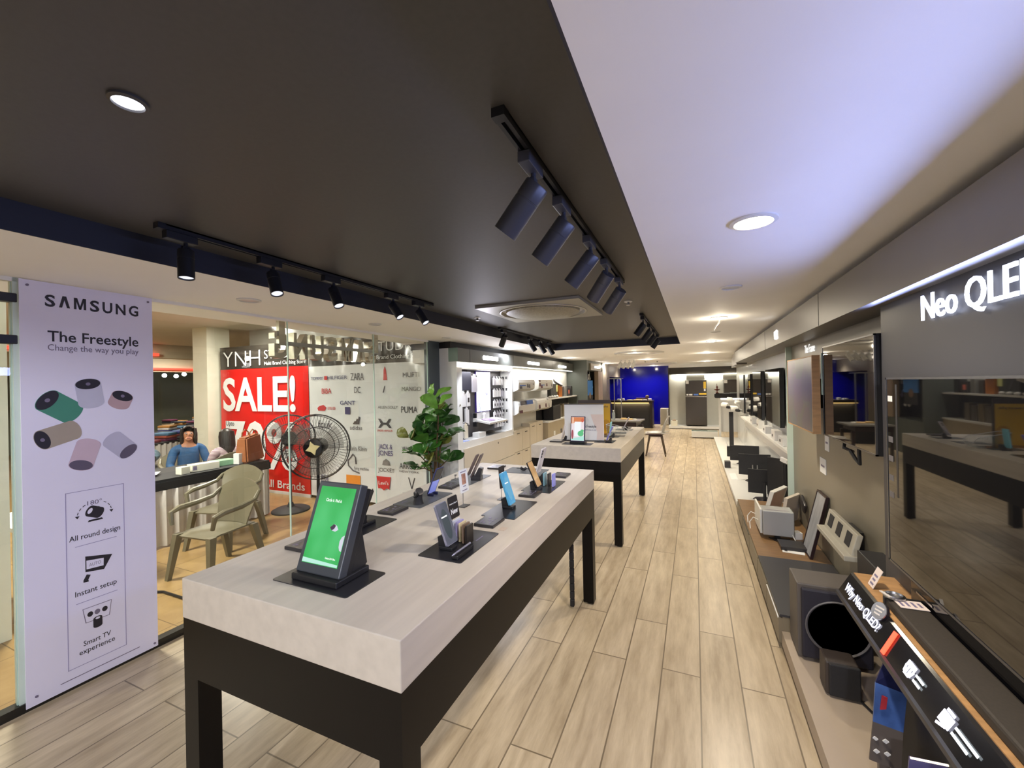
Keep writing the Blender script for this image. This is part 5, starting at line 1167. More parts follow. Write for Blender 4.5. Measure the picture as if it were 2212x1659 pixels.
# ================================================================ LEFT: ACCESSORY CABINET
XF = -2.85
E_strip = emis('cabinet strip light', (1.0, 0.97, 0.86), 3.2)
E_sign = emis('sign white', (1.0, 0.98, 0.96), 7.0)
struct('trim_16', MB().b2((-2.97, 4.68, 1.92), (-2.835, 10.35, 2.10)), mat('cabinet fascia grey', rgb(84, 86, 82), 0.4, noise=0.03))
struct('trim_17', MB().b2((-3.05, 4.68, 2.10), (-2.95, 10.35, CEIL)), m_gap)
struct('trim_18', MB().b2((-2.975, 4.672, 1.92), (-2.835, 4.681, 2.10)), mat('glass end green', rgb(104, 130, 122), 0.2, noise=0.04))
struct('trim_19', MB().b2((-3.6, 4.70, 2.10), (-3.05, 10.35, CEIL)), m_gap)
for k, y in enumerate((5.0, 6.5, 7.55, 8.6)): struct('trim_%d' % (20 + k), MB().b2((-2.834, y, 1.92), (-2.8325, y + 0.004, 2.10)), m_gap)
t = thing('display_cabinet', 'tall white accessory cabinet with a lit recess and a glowing screen', 'cabinet', (-3.05, 5.57, 0))
b = MB(); Y0, Y1 = 4.67 - 5.57, 6.49 - 5.57; X0, X1 = -0.30, 0.20
b.b2((X0, Y0, 0), (X1, Y0 + 0.13, 1.92)); b.b2((X0, Y1 - 0.045, 0.80), (X1, Y1, 1.92)); b.b2((X0, Y0 + 0.13, 1.825), (X1 - 0.02, Y1 - 0.045, 1.92)); b.b2((X0, Y0 + 0.13, 0.0), (X1 - 0.004, Y1, 0.835)); b.b2((X0 - 0.2, Y0, 1.92), (0.075, Y0 + 0.1, 2.10))
b.build('carcass', m_cab, t, smooth=False)
MB().b2((X0 + 0.01, Y0 + 0.13, 0.835), (-0.01, Y1 - 0.045, 1.825)).build('back_panel', mat('cabinet back charcoal', rgb(74, 72, 74), 0.5, noise=0.04), t, smooth=False)
for lo, hi in ((Y0 + 0.005, Y0 + 0.36), (Y0 + 0.375, Y1 - 0.36), (Y1 - 0.345, Y1 - 0.01)):
    MB().b2((X1 - 0.022, lo, 1.845), (X1 + 0.002, hi, 1.915), bev=0.003).build('light_strip', E_strip, t, smooth=False)
for z0, z1 in ((0.02, 0.40), (0.41, 0.745)):
    d = MB().b2((X1 - 0.004, Y0 + 0.14, z0), (X1 + 0.012, Y1 - 0.005, z1), bev=0.002).build('drawer', m_cabb, t, smooth=False)
MB().box((X1 + 0.014, 0.28, 0.69), (0.006, 0.012, 0.03)).build('lock', m_black, t, smooth=False)
for y in (Y0 + 0.06, Y1 - 0.02):
    for z in (1.34,): MB().cyl((X1, y, z), (X1 + 0.012, y, z), 0.012, seg=12).build('knob', m_chrome, t)
l = lamp('AREA', 'recess_glow', (0.10, 0.0, 1.80), 4, (1.0, 0.97, 0.92), size=1.5, size_y=0.1); l.rotation_euler = (0, 0, PI / 2); l.parent = t
# glowing screen on the back panel
s = thing('lit_screen', 'glowing upright white screen inside the accessory cabinet', 'screen', (-3.05, 5.76, 1.50))
MB().b2((-0.008, -0.24, -0.315), (0.018, 0.24, 0.315)).build('frame', mat('violet frame', rgb(60, 44, 120), 0.4, noise=0.03), s, smooth=False)
MB().b2((0.017, -0.228, -0.303), (0.020, 0.228, 0.303)).build('panel', emis('screen lavender', (0.90, 0.88, 1.0), 5.0), s, smooth=False)
def sp(pts, mt): return MB().prism([(0.0202, u, v) for u, v in pts], (0.001, 0, 0)).build('screen_picture', mt, s, smooth=False)
sp(ell(0.10, -0.02, 0.045, 0.048), emis('screen iris', (0.45, 0.45, 0.85), 1.5)); sp(ell(0.10, -0.01, 0.022, 0.022), emis('screen white2', (1, 1, 1), 5))
for k in range(3): sp([(-0.21 + 0.02 * k, -0.11 - 0.07 * k), (-0.19 + 0.02 * k, -0.10 - 0.07 * k), (-0.12 + 0.02 * k, -0.20 - 0.05 * k), (-0.14 + 0.02 * k, -0.22 - 0.05 * k)], emis('screen steel', (0.45, 0.5, 0.85), 1.6))
l = lamp('AREA', 'screen_glow', (0.03, 0, 0), 5, (0.86, 0.84, 1.0), size=0.4, size_y=0.6, dirv=(1, 0, 0)); l.parent = s
# hanging packets, each on its own peg
m_pk = [mat('packet white', (0.72, 0.72, 0.74), 0.4, noise=0.03), mat('packet black', rgb(40, 36, 44), 0.4, noise=0.05), mat('packet silver', rgb(176, 174, 186), 0.4, noise=0.03)]
def packet(x, y, z, w, h, label, m, axis='back', wn=None):
    o = MB().box((0, 0, -h / 2), (0.022, w, h), bev=0.002).box((-0.0, 0, 0.012), (0.004, w * 0.5, 0.028)).build('hanging_packet', m, smooth=False, loc=(x, y, z)); tag(o, label, 'packet', 'accessory packets hanging in the lit cabinet')
    MB().cyl((0.03, 0, 0.018), (-3.055 - x + 0.0, 0, 0.018), 0.003, seg=6).box((0.034, 0, 0.0), (0.006, 0.022, 0.03)).build('peg', m_black, o, smooth=False)
    if wn: MB().box((0.0115, 0, -h * 0.55), (0.001, w * 0.5, h * 0.35)).build('printed_window', wn, o, smooth=False)
    return o
rows = ((1.745, 'top row'), (1.55, 'second row'), (1.37, 'third row'), (1.185, 'fourth row'), (1.0, 'bottom row'))
for ri, (z, rn) in enumerate(rows):
    for k in range(4):
        packet(-3.005, 6.085 + 0.098 * k, z - 0.03, 0.072, 0.12 if ri != 4 else 0.07, 'white packet %s of the %s of pegs right of the lit screen' % (('first', 'second', 'third', 'fourth')[k], rn), m_pk[0 if (k + ri) % 4 else 2], wn=m_pk[1] if ri in (2, 3) else None)
packet(-3.0, 4.93, 1.70, 0.11, 0.22, 'pale packet in the upper left corner of the accessory cabinet', m_pk[2], wn=m_pk[1])
packet(-3.0, 5.41, 1.74, 0.15, 0.24, 'pale packet touching the left side of the lit screen', m_pk[2])
for k in range(3): packet(-3.0, 4.96 + 0.125 * k, 1.50, 0.10, 0.20, '%s white phone cover box in the row under the dark sleeve' % ('first', 'second', 'third')[k], m_pk[0], wn=m_pk[1] if k != 1 else None)
packet(-3.0, 5.17, 1.27, 0.10, 0.24, 'narrow white box hanging left below the lit screen', m_pk[0]); packet(-3.0, 5.09, 1.06, 0.11, 0.20, 'white box hanging second from the bottom left', m_pk[0]); packet(-2.95, 5.05, 0.99 + 0.06, 0.09, 0.19, 'cream card hanging lowest at the left of the cabinet', mat('packet cream', rgb(226, 218, 196), 0.5, noise=0.03))
o = MB().b2((-0.02, -0.14, -0.27), (0.02, 0.14, 0.0), bev=0.008).build('laptop_sleeve', mat('sleeve navy', rgb(40, 42, 60), 0.6, noise=0.06), smooth=False, loc=(-3.02, 5.17, 1.80)); tag(o, 'dark navy laptop sleeve hanging left of the lit screen', 'sleeve')
MB().tube([(0, -0.06, -0.01), (0, -0.06, 0.02), (0, 0.06, 0.02), (0, 0.06, -0.01)], 0.006, 6).build('handle', m_black, o)
# pegs with clips on the side of the cabinet
for ri, (z, rn) in enumerate(rows):
    for k in range(2):
        o = MB().cyl((0, 0.02, 0), (0, -0.02, 0), 0.004, seg=6).box((0, -0.025, -0.018), (0.022, 0.01, 0.045)).build('empty_peg', m_black, smooth=False, loc=(-2.99 + 0.06 * k, 6.42, z - 0.01)); tag(o, 'black peg %s on the right inner side, level with the %s' % (('near the back', 'near the front')[k], rn), 'peg', 'empty pegs on the inner side of the cabinet')
# white tilted shelf with two devices
s = thing('demo_shelf', 'white tilted demo shelf with a back plate under the lit screen', 'shelf', (-3.05, 5.75, 1.0))
MB().b2((-0.01, -0.30, 0.05), (0.006, 0.22, 0.18)).build('back_plate', m_plast, s, smooth=False)
MB().box((0.14, 0.05, 0.045), (0.24, 0.62, 0.03), rot=(0, 0.16, 0), bev=0.004).build('tray', m_plast, s, smooth=False)
for k, y in enumerate((-0.08, 0.18)): MB().box((0.14, y, 0.066), (0.15, 0.20, 0.008), rot=(0, 0.16, 0), bev=0.002).build('demo_pad', m_pk[2] if k else mat('pad mauve', rgb(120, 100, 130), 0.3, noise=0.04), s, smooth=False)
MB().b2((-0.0, -0.31, 0.11), (0.05, -0.28, 0.18)).b2((0.0, -0.31, -0.02), (0.06, -0.28, 0.05)).build('bracket', m_black, s, smooth=False)
MB().lathe([(0.03, 0.07), (0.02, 0.1), (0.03, 0.15), (0.015, 0.17), (0, 0.17)], c=(0.04, -0.03, 0), seg=14).build('charging_stand', m_plast, s)
cbox('carton', 'small white box on the floor of the accessory cabinet', 'box', (-2.94, 5.42, 0.835), (0.12, 0.20, 0.07), 0.0, m_plast)
o = MB().sph((0, 0, 0.03), (0.06, 0.13, 0.03), 12).build('cable_bundle', m_black, loc=(-2.93, 5.76, 0.835)); tag(o, 'black cable bundle beside the small white box in the cabinet', 'cables')
cbox('carton', 'flat blue card lying at the left corner of the cabinet floor', 'card', (-2.90, 4.92, 0.835), (0.08, 0.14, 0.008), 0.0, mat('card blue', rgb(150, 164, 220), 0.5, noise=0.03))
# lit signs on the fascia
for k, (y, z, w, h, lab) in enumerate(((5.63, 2.005, 0.50, 0.062, 'first white lit sign above the accessory cabinet'), (7.47, 2.00, 0.62, 0.055, 'second white lit sign along the left fascia'), (9.35, 1.995, 0.62, 0.055, 'third white lit sign along the left fascia'))):
    s = thing('lit_sign', lab, 'lit sign', (-2.835, y, z), group='white lit signs along the left fascia')
    MB().rrect((0.006, 0, 0), w, h, 0.02, 0.012, 'YZ').build('lit_face', E_sign, s, smooth=False); MB().rrect((0.001, 0, 0), w + 0.012, h + 0.012, 0.02, 0.004, 'YZ').build('back_plate', m_lamd, s, smooth=False)

# ================================================================ AIR CONDITIONERS AND BASE UNITS
struct('wall_left_panel', MB().b2((-3.62, 6.50, 0.0), (-3.02, 10.35, 2.10)), mat('pale panel', (0.62, 0.61, 0.56), 0.35, noise=0.02))
o = MB().b2((-0.02, -1.9, -0.012), (0.02, 1.9, 0.0)).build('light_strip', emis('shelf strip light', (1, 0.96, 0.84), 3.0), smooth=False, loc=(-2.88, 8.43, 1.915)); tag(o, 'thin strip light under the left fascia over the air conditioners', 'strip light')
l = lamp('AREA', 'shelf_strip_glow', (0, 0, -0.02), 10, (1.0, 0.95, 0.85), size=0.06, size_y=3.6); l.parent = o
def aircon(y, z, L, label, marks, h=0.26, d=0.26):
    t = thing('air_conditioner', label, 'air conditioner', (-3.02, y, z), group='white wall air conditioners on the left wall')
    prof = [(0, 0.0), (0, h), (d * 0.72, h), (d * 0.94, h * 0.86), (d, h * 0.66), (d * 0.96, h * 0.22), (d * 0.7, 0.02), (d * 0.3, 0.0)]
    MB().prism([(u, -L / 2, v) for u, v in prof], (0, L, 0)).build('body', m_plast, t, smooth=False)
    for sy in (-1, 1): MB().prism([(u * 1.01, sy * L / 2 - 0.006, v) for u, v in prof], (0, 0.012, 0)).build('end_cap', m_cab, t, smooth=False)
    MB().prism([(d * 0.97, -L * 0.42, h * 0.2), (d * 0.975, -L * 0.42, h * 0.23), (d * 0.73, -L * 0.42, 0.028), (d * 0.72, -L * 0.42, 0.022)], (0, L * 0.84, 0)).build('louvre', mat('louvre grey', rgb(176, 172, 160), 0.4, noise=0.03), t, smooth=False)
    for (yy, w, hh, zz, m) in marks: MB().box((d * 0.985, yy * L, zz * h), (0.006, w, hh), rot=(0, -0.09, 0)).build('sticker', m, t, smooth=False)
    return t
m_mar = mat('sticker maroon', rgb(96, 50, 62), 0.5, noise=0.05); m_blu = mat('sticker blue', rgb(70, 110, 190), 0.5, noise=0.05); m_slt = mat('sticker slate', rgb(90, 88, 92), 0.5, noise=0.05)
mk = [(-0.36, 0.10, 0.045, 0.33, m_slt), (-0.25, 0.28, 0.018, 0.46, m_blu), (0.05, 0.06, 0.11, 0.52, m_slt), (0.16, 0.06, 0.09, 0.46, m_slt), (0.40, 0.02, 0.06, 0.6, m_slt)]
aircon(6.93, 1.46, 0.78, 'white air conditioner with stickers, upper one nearest to the accessory cabinet', mk)
aircon(7.98, 1.46, 0.86, 'white air conditioner with stickers, upper one nearest to the shelf of bags', [(-0.42, 0.08, 0.12, 0.6, m_mar), (-0.3, 0.10, 0.05, 0.33, m_mar), (-0.22, 0.2, 0.018, 0.46, m_blu), (0.05, 0.06, 0.10, 0.55, m_mar), (0.42, 0.02, 0.1, 0.5, m_slt)])
aircon(7.88, 1.06, 0.86, 'white air conditioner with round maroon mark, lower one by the base units', [(-0.35, 0.08, 0.11, 0.45, m_mar), (0.08, 0.06, 0.12, 0.52, m_mar), (0.30, 0.02, 0.13, 0.5, m_slt)])
aircon(6.93, 1.05, 0.80, 'patterned air conditioner with a blue label along its top edge', [(-0.36, 0.14, 0.05, 0.28, m_mar), (-0.22, 0.30, 0.075, 0.86, m_slt), (0.12, 0.36, 0.075, 0.86, m_blu)])
m_dots = mat('dotted print', rgb(206, 190, 166), 0.5, noise=0.25, nscale=22)
def base_unit(y0, y1, h, label, x=-2.87):
    t = thing('base_cabinet', label, 'cabinet', (x, (y0 + y1) / 2, 0), group='cream base cabinets along the left wall'); L = y1 - y0
    MB().b2((-0.148, -L / 2, 0.06), (0.0, L / 2, h)).build('carcass', m_cabb, t, smooth=False)
    MB().b2((-0.14, -L / 2, 0.0), (-0.03, L / 2, 0.06)).build('plinth', m_black, t, smooth=False)
    for k in range(2):
        d = MB().b2((0.0, -L / 2 + 0.004 + k * L / 2, 0.07), (0.016, -L / 2 + (k + 1) * L / 2 - 0.004, h * 0.52)).build('door', m_cabb, t, smooth=False)
        MB().box((0.02, -L / 4 + k * L / 2, h * 0.48), (0.008, 0.10, 0.012)).build('handle', m_black, d, smooth=False)
        d = MB().b2((0.0, -L / 2 + 0.004 + k * L / 2, h * 0.53), (0.016, -L / 2 + (k + 1) * L / 2 - 0.004, h - 0.01)).build('drawer', m_cabb, t, smooth=False)
        MB().box((0.02, -L / 4 + k * L / 2, h * 0.92), (0.008, 0.10, 0.012)).build('handle', m_black, d, smooth=False)
    return t
base_unit(6.51, 7.25, 0.80, 'cream base cabinet next to the accessory cabinet'); base_unit(7.26, 8.0, 0.86, 'cream base cabinet under the lower air conditioner')
t = thing('counter_unit', 'low beige counter with two sockets under the shelf of bags', 'counter', (-2.75, 9.17, 0))
MB().b2((-0.30, -1.16, 0), (0.0, 1.16, 0.80)).build('carcass', mat('counter beige', rgb(170, 158, 134), 0.4, noise=0.03), t, smooth=False); MB().b2((-0.30, -1.17, 0.80), (0.012, 1.17, 0.83)).build('worktop', m_plast, t, smooth=False)
for y in (-0.75, -0.25): MB().box((0.003, y, 0.55), (0.008, 0.10, 0.09)).build('socket', m_slt if y > -0.5 else m_plast, t, smooth=False)
# shelf with bags
t = thing('wall_shelf', 'white wall shelf carrying bags and phone boxes on the left wall', 'shelf', (-2.88, 9.2, 1.30)); MB().b2((-0.14, -1.15, -0.03), (0.13, 1.15, 0.0)).build('board', m_plast, t, smooth=False)
t2 = thing('wall_niche', 'dark open niche under the white shelf of bags', 'niche', (-3.0, 9.2, 0.83)); MB().b2((-0.02, -1.15, 0.0), (0.0, 1.15, 0.44)).build('back_panel', m_blackm, t2, smooth=False)
cbox('gadget_box', 'wide black box with a green tag standing on the white shelf', 'box', (-2.86, 8.68, 1.30), (0.08, 0.48, 0.30), 0.0, mat('box charcoal', rgb(56, 58, 56), 0.4, noise=0.06), 'boxes on the white wall shelf', extra=lambda o: (lbl(o, (0.041, 0.20, 0.20), (0.003, 0.12, 0.15), mat('tag yellow green', rgb(206, 210, 140), 0.5, noise=0.05)), MB().box((0.041, -0.06, 0.17), (0.003, 0.05, 0.20), rot=(0.5, 0, 0)).build('printed_stripe', m_slt, o, smooth=False)))
for k, (y, w, h, c, lab) in enumerate(((9.06, 0.20, 0.26, rgb(190, 112, 40), 'orange and brown box on the white shelf'), (9.28, 0.14, 0.22, rgb(70, 66, 66), 'dark upright box beside the orange box on the white shelf'), (9.50, 0.14, 0.24, rgb(110, 110, 108), 'grey upright box in the middle of the white shelf'), (9.74, 0.16, 0.20, rgb(48, 46, 48), 'black box with a pink mark on the white shelf'), (9.98, 0.14, 0.24, rgb(36, 36, 38), 'last black box at the far end of the white shelf'))):
    cbox('gadget_box', lab, 'box', (-2.85, y, 1.30), (0.12, w, h), 0.05 * (k % 3 - 1), mat('gadget %d' % k, c, 0.4, noise=0.15, nscale=12), 'boxes on the white wall shelf', extra=(lambda o: lbl(o, (0.061, 0.0, 0.10), (0.002, 0.07, 0.09), mat('mark pink', rgb(226, 120, 100), 0.5, noise=0.05))) if k == 3 else None)
o = MB().lathe([(0.0, 0.0), (0.11, 0.0), (0.13, 0.03), (0.13, 0.05), (0, 0.05)], seg=24, axis=(0.6, 0, 0.8)).build('robot_cleaner', m_plq, loc=(-2.87, 9.06, 1.60)); tag(o, 'round dark gadget lying on top of the orange box', 'gadget')
for k in range(4):
    o = MB().sph((0, 0, 0.025), (0.03, 0.055, 0.025), 10).build('white_gadget', m_plast, loc=(-2.78, 8.25 + 0.17 * k, 1.30)); tag(o, '%s small white gadget along the front of the white shelf' % ('first', 'second', 'third', 'fourth')[k], 'gadget', 'white gadgets on the shelf')
cbox('gadget_box', 'large black carton in the niche under the shelf', 'box', (-2.85, 8.60, 0.83), (0.22, 0.52, 0.30), 0.0, m_blackm, 'boxes in the dark niche')
for k in range(5): cbox('gadget_box', '%s small grey box in the niche, behind the white poster stand' % ('first', 'second', 'third', 'fourth', 'fifth')[k], 'box', (-2.86, 8.96 + 0.19 * k, 0.83), (0.10, 0.14, 0.30 - 0.03 * (k % 2)), 0.0, mat('niche box %d' % k, rgb(96 + 14 * (k % 3), 92 + 10 * (k % 3), 88), 0.5, noise=0.12, nscale=10), 'boxes in the dark niche')

# ================================================================ DARK UNIT WITH HEADPHONES
m_gg = mat('grey green laminate', rgb(84, 90, 84), 0.42, noise=0.03)
t = thing('display_unit', 'tall grey green unit with a mirrored niche of headphones', 'cabinet', (-2.9, 11.65, 0))
b = MB(); b.b2((-0.7, -1.28, 0), (0.41, -1.24, 2.187)); b.b2((-0.7, 0.62, 0), (0.41, 0.66, 2.187)); b.b2((-0.7, -1.24, 1.93), (0.39, 0.62, 2.187)); b.b2((-0.7, -1.24, 0), (0.40, 0.62, 0.72)); b.build('carcass', m_gg, t, smooth=False)
MB().b2((-0.05, -1.24, 0.72), (-0.03, 0.62, 1.93)).build('back_panel', mat('bronze mirror', rgb(120, 112, 102), 0.12, metal=0.9, noise=0.03), t, smooth=False)
MB().b2((0.30, 0.05, 0.72), (0.412, 0.62, 1.93)).build('inner_side', mat('inner tan', rgb(150, 132, 112), 0.4, noise=0.04), t, smooth=False)
MB().b2((0.385, -0.9, 1.94), (0.425, 0.45, 2.12)).build('sign_board', mat('sign board taupe', rgb(150, 140, 122), 0.4, noise=0.03), t, smooth=False)
s = thing('lit_sign', 'lit sign above the headphone niche', 'lit sign', (-2.47, 11.45, 2.03), group='white lit signs along the left fascia'); MB().rrect((0.006, 0, 0), 0.62, 0.055, 0.02, 0.012, 'YZ').build('lit_face', E_sign, s, smooth=False); MB().rrect((0.0, 0, 0), 0.64, 0.07, 0.02, 0.006, 'YZ').build('back_plate', m_lamd, s, smooth=False)
s = thing('headphone_poster', 'blue and black poster with a portrait hanging in the headphone niche', 'poster', (-2.62, 11.2, 1.02)); MB().b2((0, -0.32, 0.25), (0.01, 0.32, 0.65)).build('sky_part', mat('poster azure', rgb(40, 120, 200), 0.4, noise=0.12, nscale=6), s, smooth=False); MB().b2((0, -0.29, 0.0), (0.01, 0.29, 0.25)).build('dark_part', m_blackm, s, smooth=False); MB().prism([(0.0105, u, v) for u, v in ell(-0.02, 0.24, 0.10, 0.09)], (0.001, 0, 0)).build('printed_portrait', m_woodd, s, smooth=False); MB().cyl((0.0, 0, 0.65), (0.0, 0, 0.91), 0.006, seg=6).build('hanger', m_steel, s)
for k, (y, z, m) in enumerate(((10.85, 1.74, m_plast), (11.15, 1.70, m_plast), (11.45, 1.74, m_plast), (11.75, 1.50, m_plast), (11.75, 1.22, mat('lilac gadget', rgb(190, 180, 230), 0.4, noise=0.03)), (11.6, 1.02, m_plast))):
    o = MB().tube([(0, 0.09 * math.cos(a), 0.10 * math.sin(a)) for a in [PI * j / 12 for j in range(13)]], 0.014, 8).sph((0, -0.09, -0.02), (0.025, 0.03, 0.045), 10).sph((0, 0.09, -0.02), (0.025, 0.03, 0.045), 10).build('headphones', m, loc=(-2.70, y, z)); tag(o, ('pale headphones high in the niche, nearest', 'pale headphones high in the niche, middle', 'pale headphones high in the niche, farthest', 'white headphones beside the top of the blue poster', 'lilac headphones beside the blue poster', 'white headphones low beside the dark part of the poster')[k], 'headphones', 'headphones in the niche')
struct('column_far', MB().b2((-3.7, 12.32, 0), (-2.49, 13.4, CEIL)), mat('far pillar taupe', rgb(112, 104, 94), 0.5, noise=0.04))
struct('trim_24', MB().b2((-3.7, 13.4, 1.80), (-2.65, 16.5, CEIL)), mat('bulkhead taupe', rgb(124, 116, 106), 0.5, noise=0.04))
# glass showcase
t = thing('glass_showcase', 'narrow tall glass showcase before the dark counter', 'showcase', (-2.2, 12.75, 0))
MB().b2((-0.21, -0.20, 0), (0.21, 0.20, 0.38)).build('base', m_blackm, t, smooth=False)
for sx in (-0.2, 0.0, 0.2): MB().b2((sx - 0.012, -0.2, 0.38), (sx + 0.012, -0.18, 1.72)).build('post', m_steel, t, smooth=False)
for sx in (-0.1, 0.1): MB().quad([(sx - 0.085, -0.19, 0.39), (sx + 0.085, -0.19, 0.39), (sx + 0.085, -0.19, 1.71), (sx - 0.085, -0.19, 1.71)]).build('pane', m_acryl, t, smooth=False)
MB().b2((-0.21, -0.2, 1.71), (0.21, 0.2, 1.73)).build('top', m_steel, t, smooth=False)

# ================================================================ COUNTER, LOW TABLE, BLUE WALL
t = thing('service_counter', 'black service counter with a warm light line before the blue wall', 'counter', (-2.04, 15.25, 0))
m_ebony = mat('ebony panel', rgb(38, 26, 26), 0.3, noise=0.08)
MB().b2((-0.70, -0.23, 0), (0.62, 0.3, 0.86)).build('carcass', m_blackm, t, smooth=False); MB().b2((-0.72, -0.28, 0.885), (0.72, 0.33, 0.955)).build('worktop', m_ebony, t, smooth=False); MB().b2((0.62, -0.27, 0), (0.70, 0.33, 0.885)).build('side_panel', m_ebony, t, smooth=False)
MB().b2((-0.70, -0.255, 0.855), (0.58, -0.235, 0.882)).build('light_line', emis('amber line', (1.0, 0.62, 0.18), 1.6), t, smooth=False)
l = lamp('AREA', 'counter_glow', (0, -0.27, 0.86), 3.0, (1.0, 0.72, 0.35), size=1.2, size_y=0.03, dirv=(0, 0.25, -1)); l.parent = t
for k, (x, w, h, c, lab) in enumerate(((-2.5, 0.10, 0.05, (0.7, 0.7, 0.7), 'small white item at the left end of the dark counter'), (-2.35, 0.07, 0.07, (0.72, 0.72, 0.72), 'little white cup on the dark counter'), (-2.12, 0.18, 0.025, rgb(226, 206, 160), 'cream papers on the dark counter'), (-1.86, 0.28, 0.03, rgb(240, 214, 150), 'long pile of yellow papers on the dark counter'), (-1.62, 0.16, 0.025, rgb(220, 210, 214), 'white papers towards the right end of the dark counter'), (-1.44, 0.12, 0.06, rgb(230, 220, 236), 'pale box at the right end of the dark counter'))):
    cbox('counter_item', lab, 'papers', (x, 15.2, 0.955), (w, 0.16, h), 0.1 * (k % 3 - 1), mat('counter item %d' % k, c, 0.6, noise=0.05), 'small things on the dark counter')
o = MB().box((0, 0, 0.04), (0.42, 0.14, 0.08), bev=0.02).sph((0.17, 0, 0.12), (0.07, 0.07, 0.06), 10).build('cloth_heap', mat('brown heap', rgb(78, 54, 48), 0.7, noise=0.2, nscale=12), loc=(-1.72, 15.42, 0.955)); tag(o, 'brown heap lying at the back of the dark counter', 'heap')
t = thing('low_table', 'grey side table with papers and a bottle before the dark counter', 'table', (-1.55, 10.35, 0), (0, 0, -0.05))
MB().b2((-0.40, -0.33, 0.66), (0.40, 0.33, 0.69)).build('tabletop', mat('table grey', rgb(120, 118, 112), 0.3, noise=0.04), t, smooth=False); MB().b2((-0.38, -0.31, 0.56), (0.30, 0.31, 0.66)).build('apron', m_ebony, t, smooth=False)
for sx in (-0.35, 0.33):
    for sy in (-0.28, 0.28): MB().b2((sx - 0.025, sy - 0.025, 0), (sx + 0.025, sy + 0.025, 0.56)).build('leg', m_ebony, t, smooth=False)
t = thing('water_bottle', 'clear water bottle standing on the grey side table', 'bottle', (-1.83, 10.28, 0.69)); MB().lathe([(0, 0), (0.036, 0.0), (0.038, 0.02), (0.035, 0.10), (0.038, 0.15), (0.014, 0.20), (0.014, 0.21)], seg=18).build('body', mat('bottle clear', rgb(170, 180, 184), 0.15, alpha=0.6, noise=0.03), t); MB().cyl((0, 0, 0.21), (0, 0, 0.235), 0.017, seg=12).build('cap', m_plast, t)
for k, (x, y, w, c, lab) in enumerate(((-1.62, 10.45, 0.12, rgb(206, 170, 110), 'tan packet on the grey side table'), (-1.47, 10.42, 0.14, rgb(236, 196, 140), 'orange papers on the grey side table'), (-1.35, 10.40, 0.08, rgb(226, 222, 214), 'white slip on the grey side table'))): cbox('table_paper', lab, 'papers', (x, y, 0.69), (w, 0.14, 0.02 + 0.01 * (k == 0)), 0.2 * k, mat('side paper %d' % k, c, 0.6, noise=0.05), 'papers on the side table')
cbox('appliance', 'silver grey boxy appliance on the floor against the blue wall', 'appliance', (-1.02, 16.2, 0), (0.30, 0.30, 0.62), 0.0, mat('appliance beige', rgb(176, 168, 150), 0.4, noise=0.03), bev=0.02, extra=lambda o: MB().b2((0.08, -0.153, 0.05), (0.13, -0.149, 0.58)).build('front_stripe', m_plast, o, smooth=False))

# ================================================================ BACK: REFRIGERATORS
m_alc = mat('alcove panel', (0.60, 0.60, 0.54), 0.35, noise=0.02)
struct('wall_back_alcove', MB().b2((-0.82, 15.5, 0.0), (2.1, 15.62, 2.187)), m_alc)
struct('trim_25', MB().b2((-0.82, 15.44, 1.84), (2.1, 15.5, 2.075)), mat('band dark brown', rgb(46, 40, 34), 0.45, noise=0.05))
struct('trim_26', MB().b2((-0.82, 15.43, 2.075), (2.1, 15.5, 2.187)), m_white)
struct('trim_27', MB().b2((-0.82, 14.95, 0.02), (0.75, 15.5, 0.10)), m_plast)
struct('trim_28', MB().b2((-0.84, 15.4, 0.0), (-0.81, 16.5, 2.08)), m_ebony)
l = lamp('AREA', 'alcove_strip_glow', (0.4, 15.41, 1.835), 12, (1.0, 0.96, 0.84), size=2.2, size_y=0.04, dirv=(0, 0.35, -1))
m_fr = mat('refrigerator charcoal', rgb(78, 74, 70), 0.22, metal=0.5, noise=0.03)
def fridge(x, label, w=0.64, h=1.52):
    t = thing('refrigerator', label, 'refrigerator', (x, 15.18, 0.10), group='charcoal refrigerators in the alcove')
    MB().b2((-w / 2, -0.2, 0.03), (w / 2, 0.3, h)).build('body', m_fr, t, smooth=False)
    d1 = MB().b2((-w / 2, -0.25, 1.0), (w / 2, -0.205, h), bev=0.008).build('freezer_door', m_fr, t, smooth=False); d2 = MB().b2((-w / 2, -0.25, 0.05), (w / 2, -0.205, 0.975), bev=0.008).build('main_door', m_fr, t, smooth=False)
    MB().b2((-w / 2, -0.252, 0.976), (w / 2, -0.23, 0.998)).build('chrome_strip', m_chrome, t, smooth=False)
    for (u, v, ww, hh, m) in ((-0.26, 1.46, 0.09, 0.10, m_paper), (-0.26, 1.05, 0.06, 0.05, m_paper), (-0.16, 1.05, 0.10, 0.05, m_paper), (0.0, 1.05, 0.14, 0.05, m_blu), (0.2, 1.07, 0.22, 0.05, mat('sticker yellow', rgb(226, 190, 60), 0.5, noise=0.05)), (0.265, 1.36, 0.075, 0.22, MATS['sticker yellow']), (0.265, 1.20, 0.05, 0.08, m_paper)): MB().box((u, -0.252, v), (ww, 0.004, hh)).build('sticker', m, d1, smooth=False)
    return t
fridge(0.04, 'charcoal refrigerator with coloured stickers on the white plinth'); fridge(1.18, 'charcoal refrigerator half hidden behind the white partition', 0.62)
for k, x in enumerate((0.03, 1.15)):
    o = MB().b2((-0.28, -0.02, 0), (0.28, 0.02, 0.20)).b2((-0.26, -0.024, 0.10), (0.26, -0.02, 0.108)).build('header_board', m_alc, smooth=False, loc=(x, 15.42, 1.635)); tag(o, ['pale header board above the refrigerator with stickers', 'pale header board above the half hidden refrigerator'][k], 'header board', 'header boards above the refrigerators')
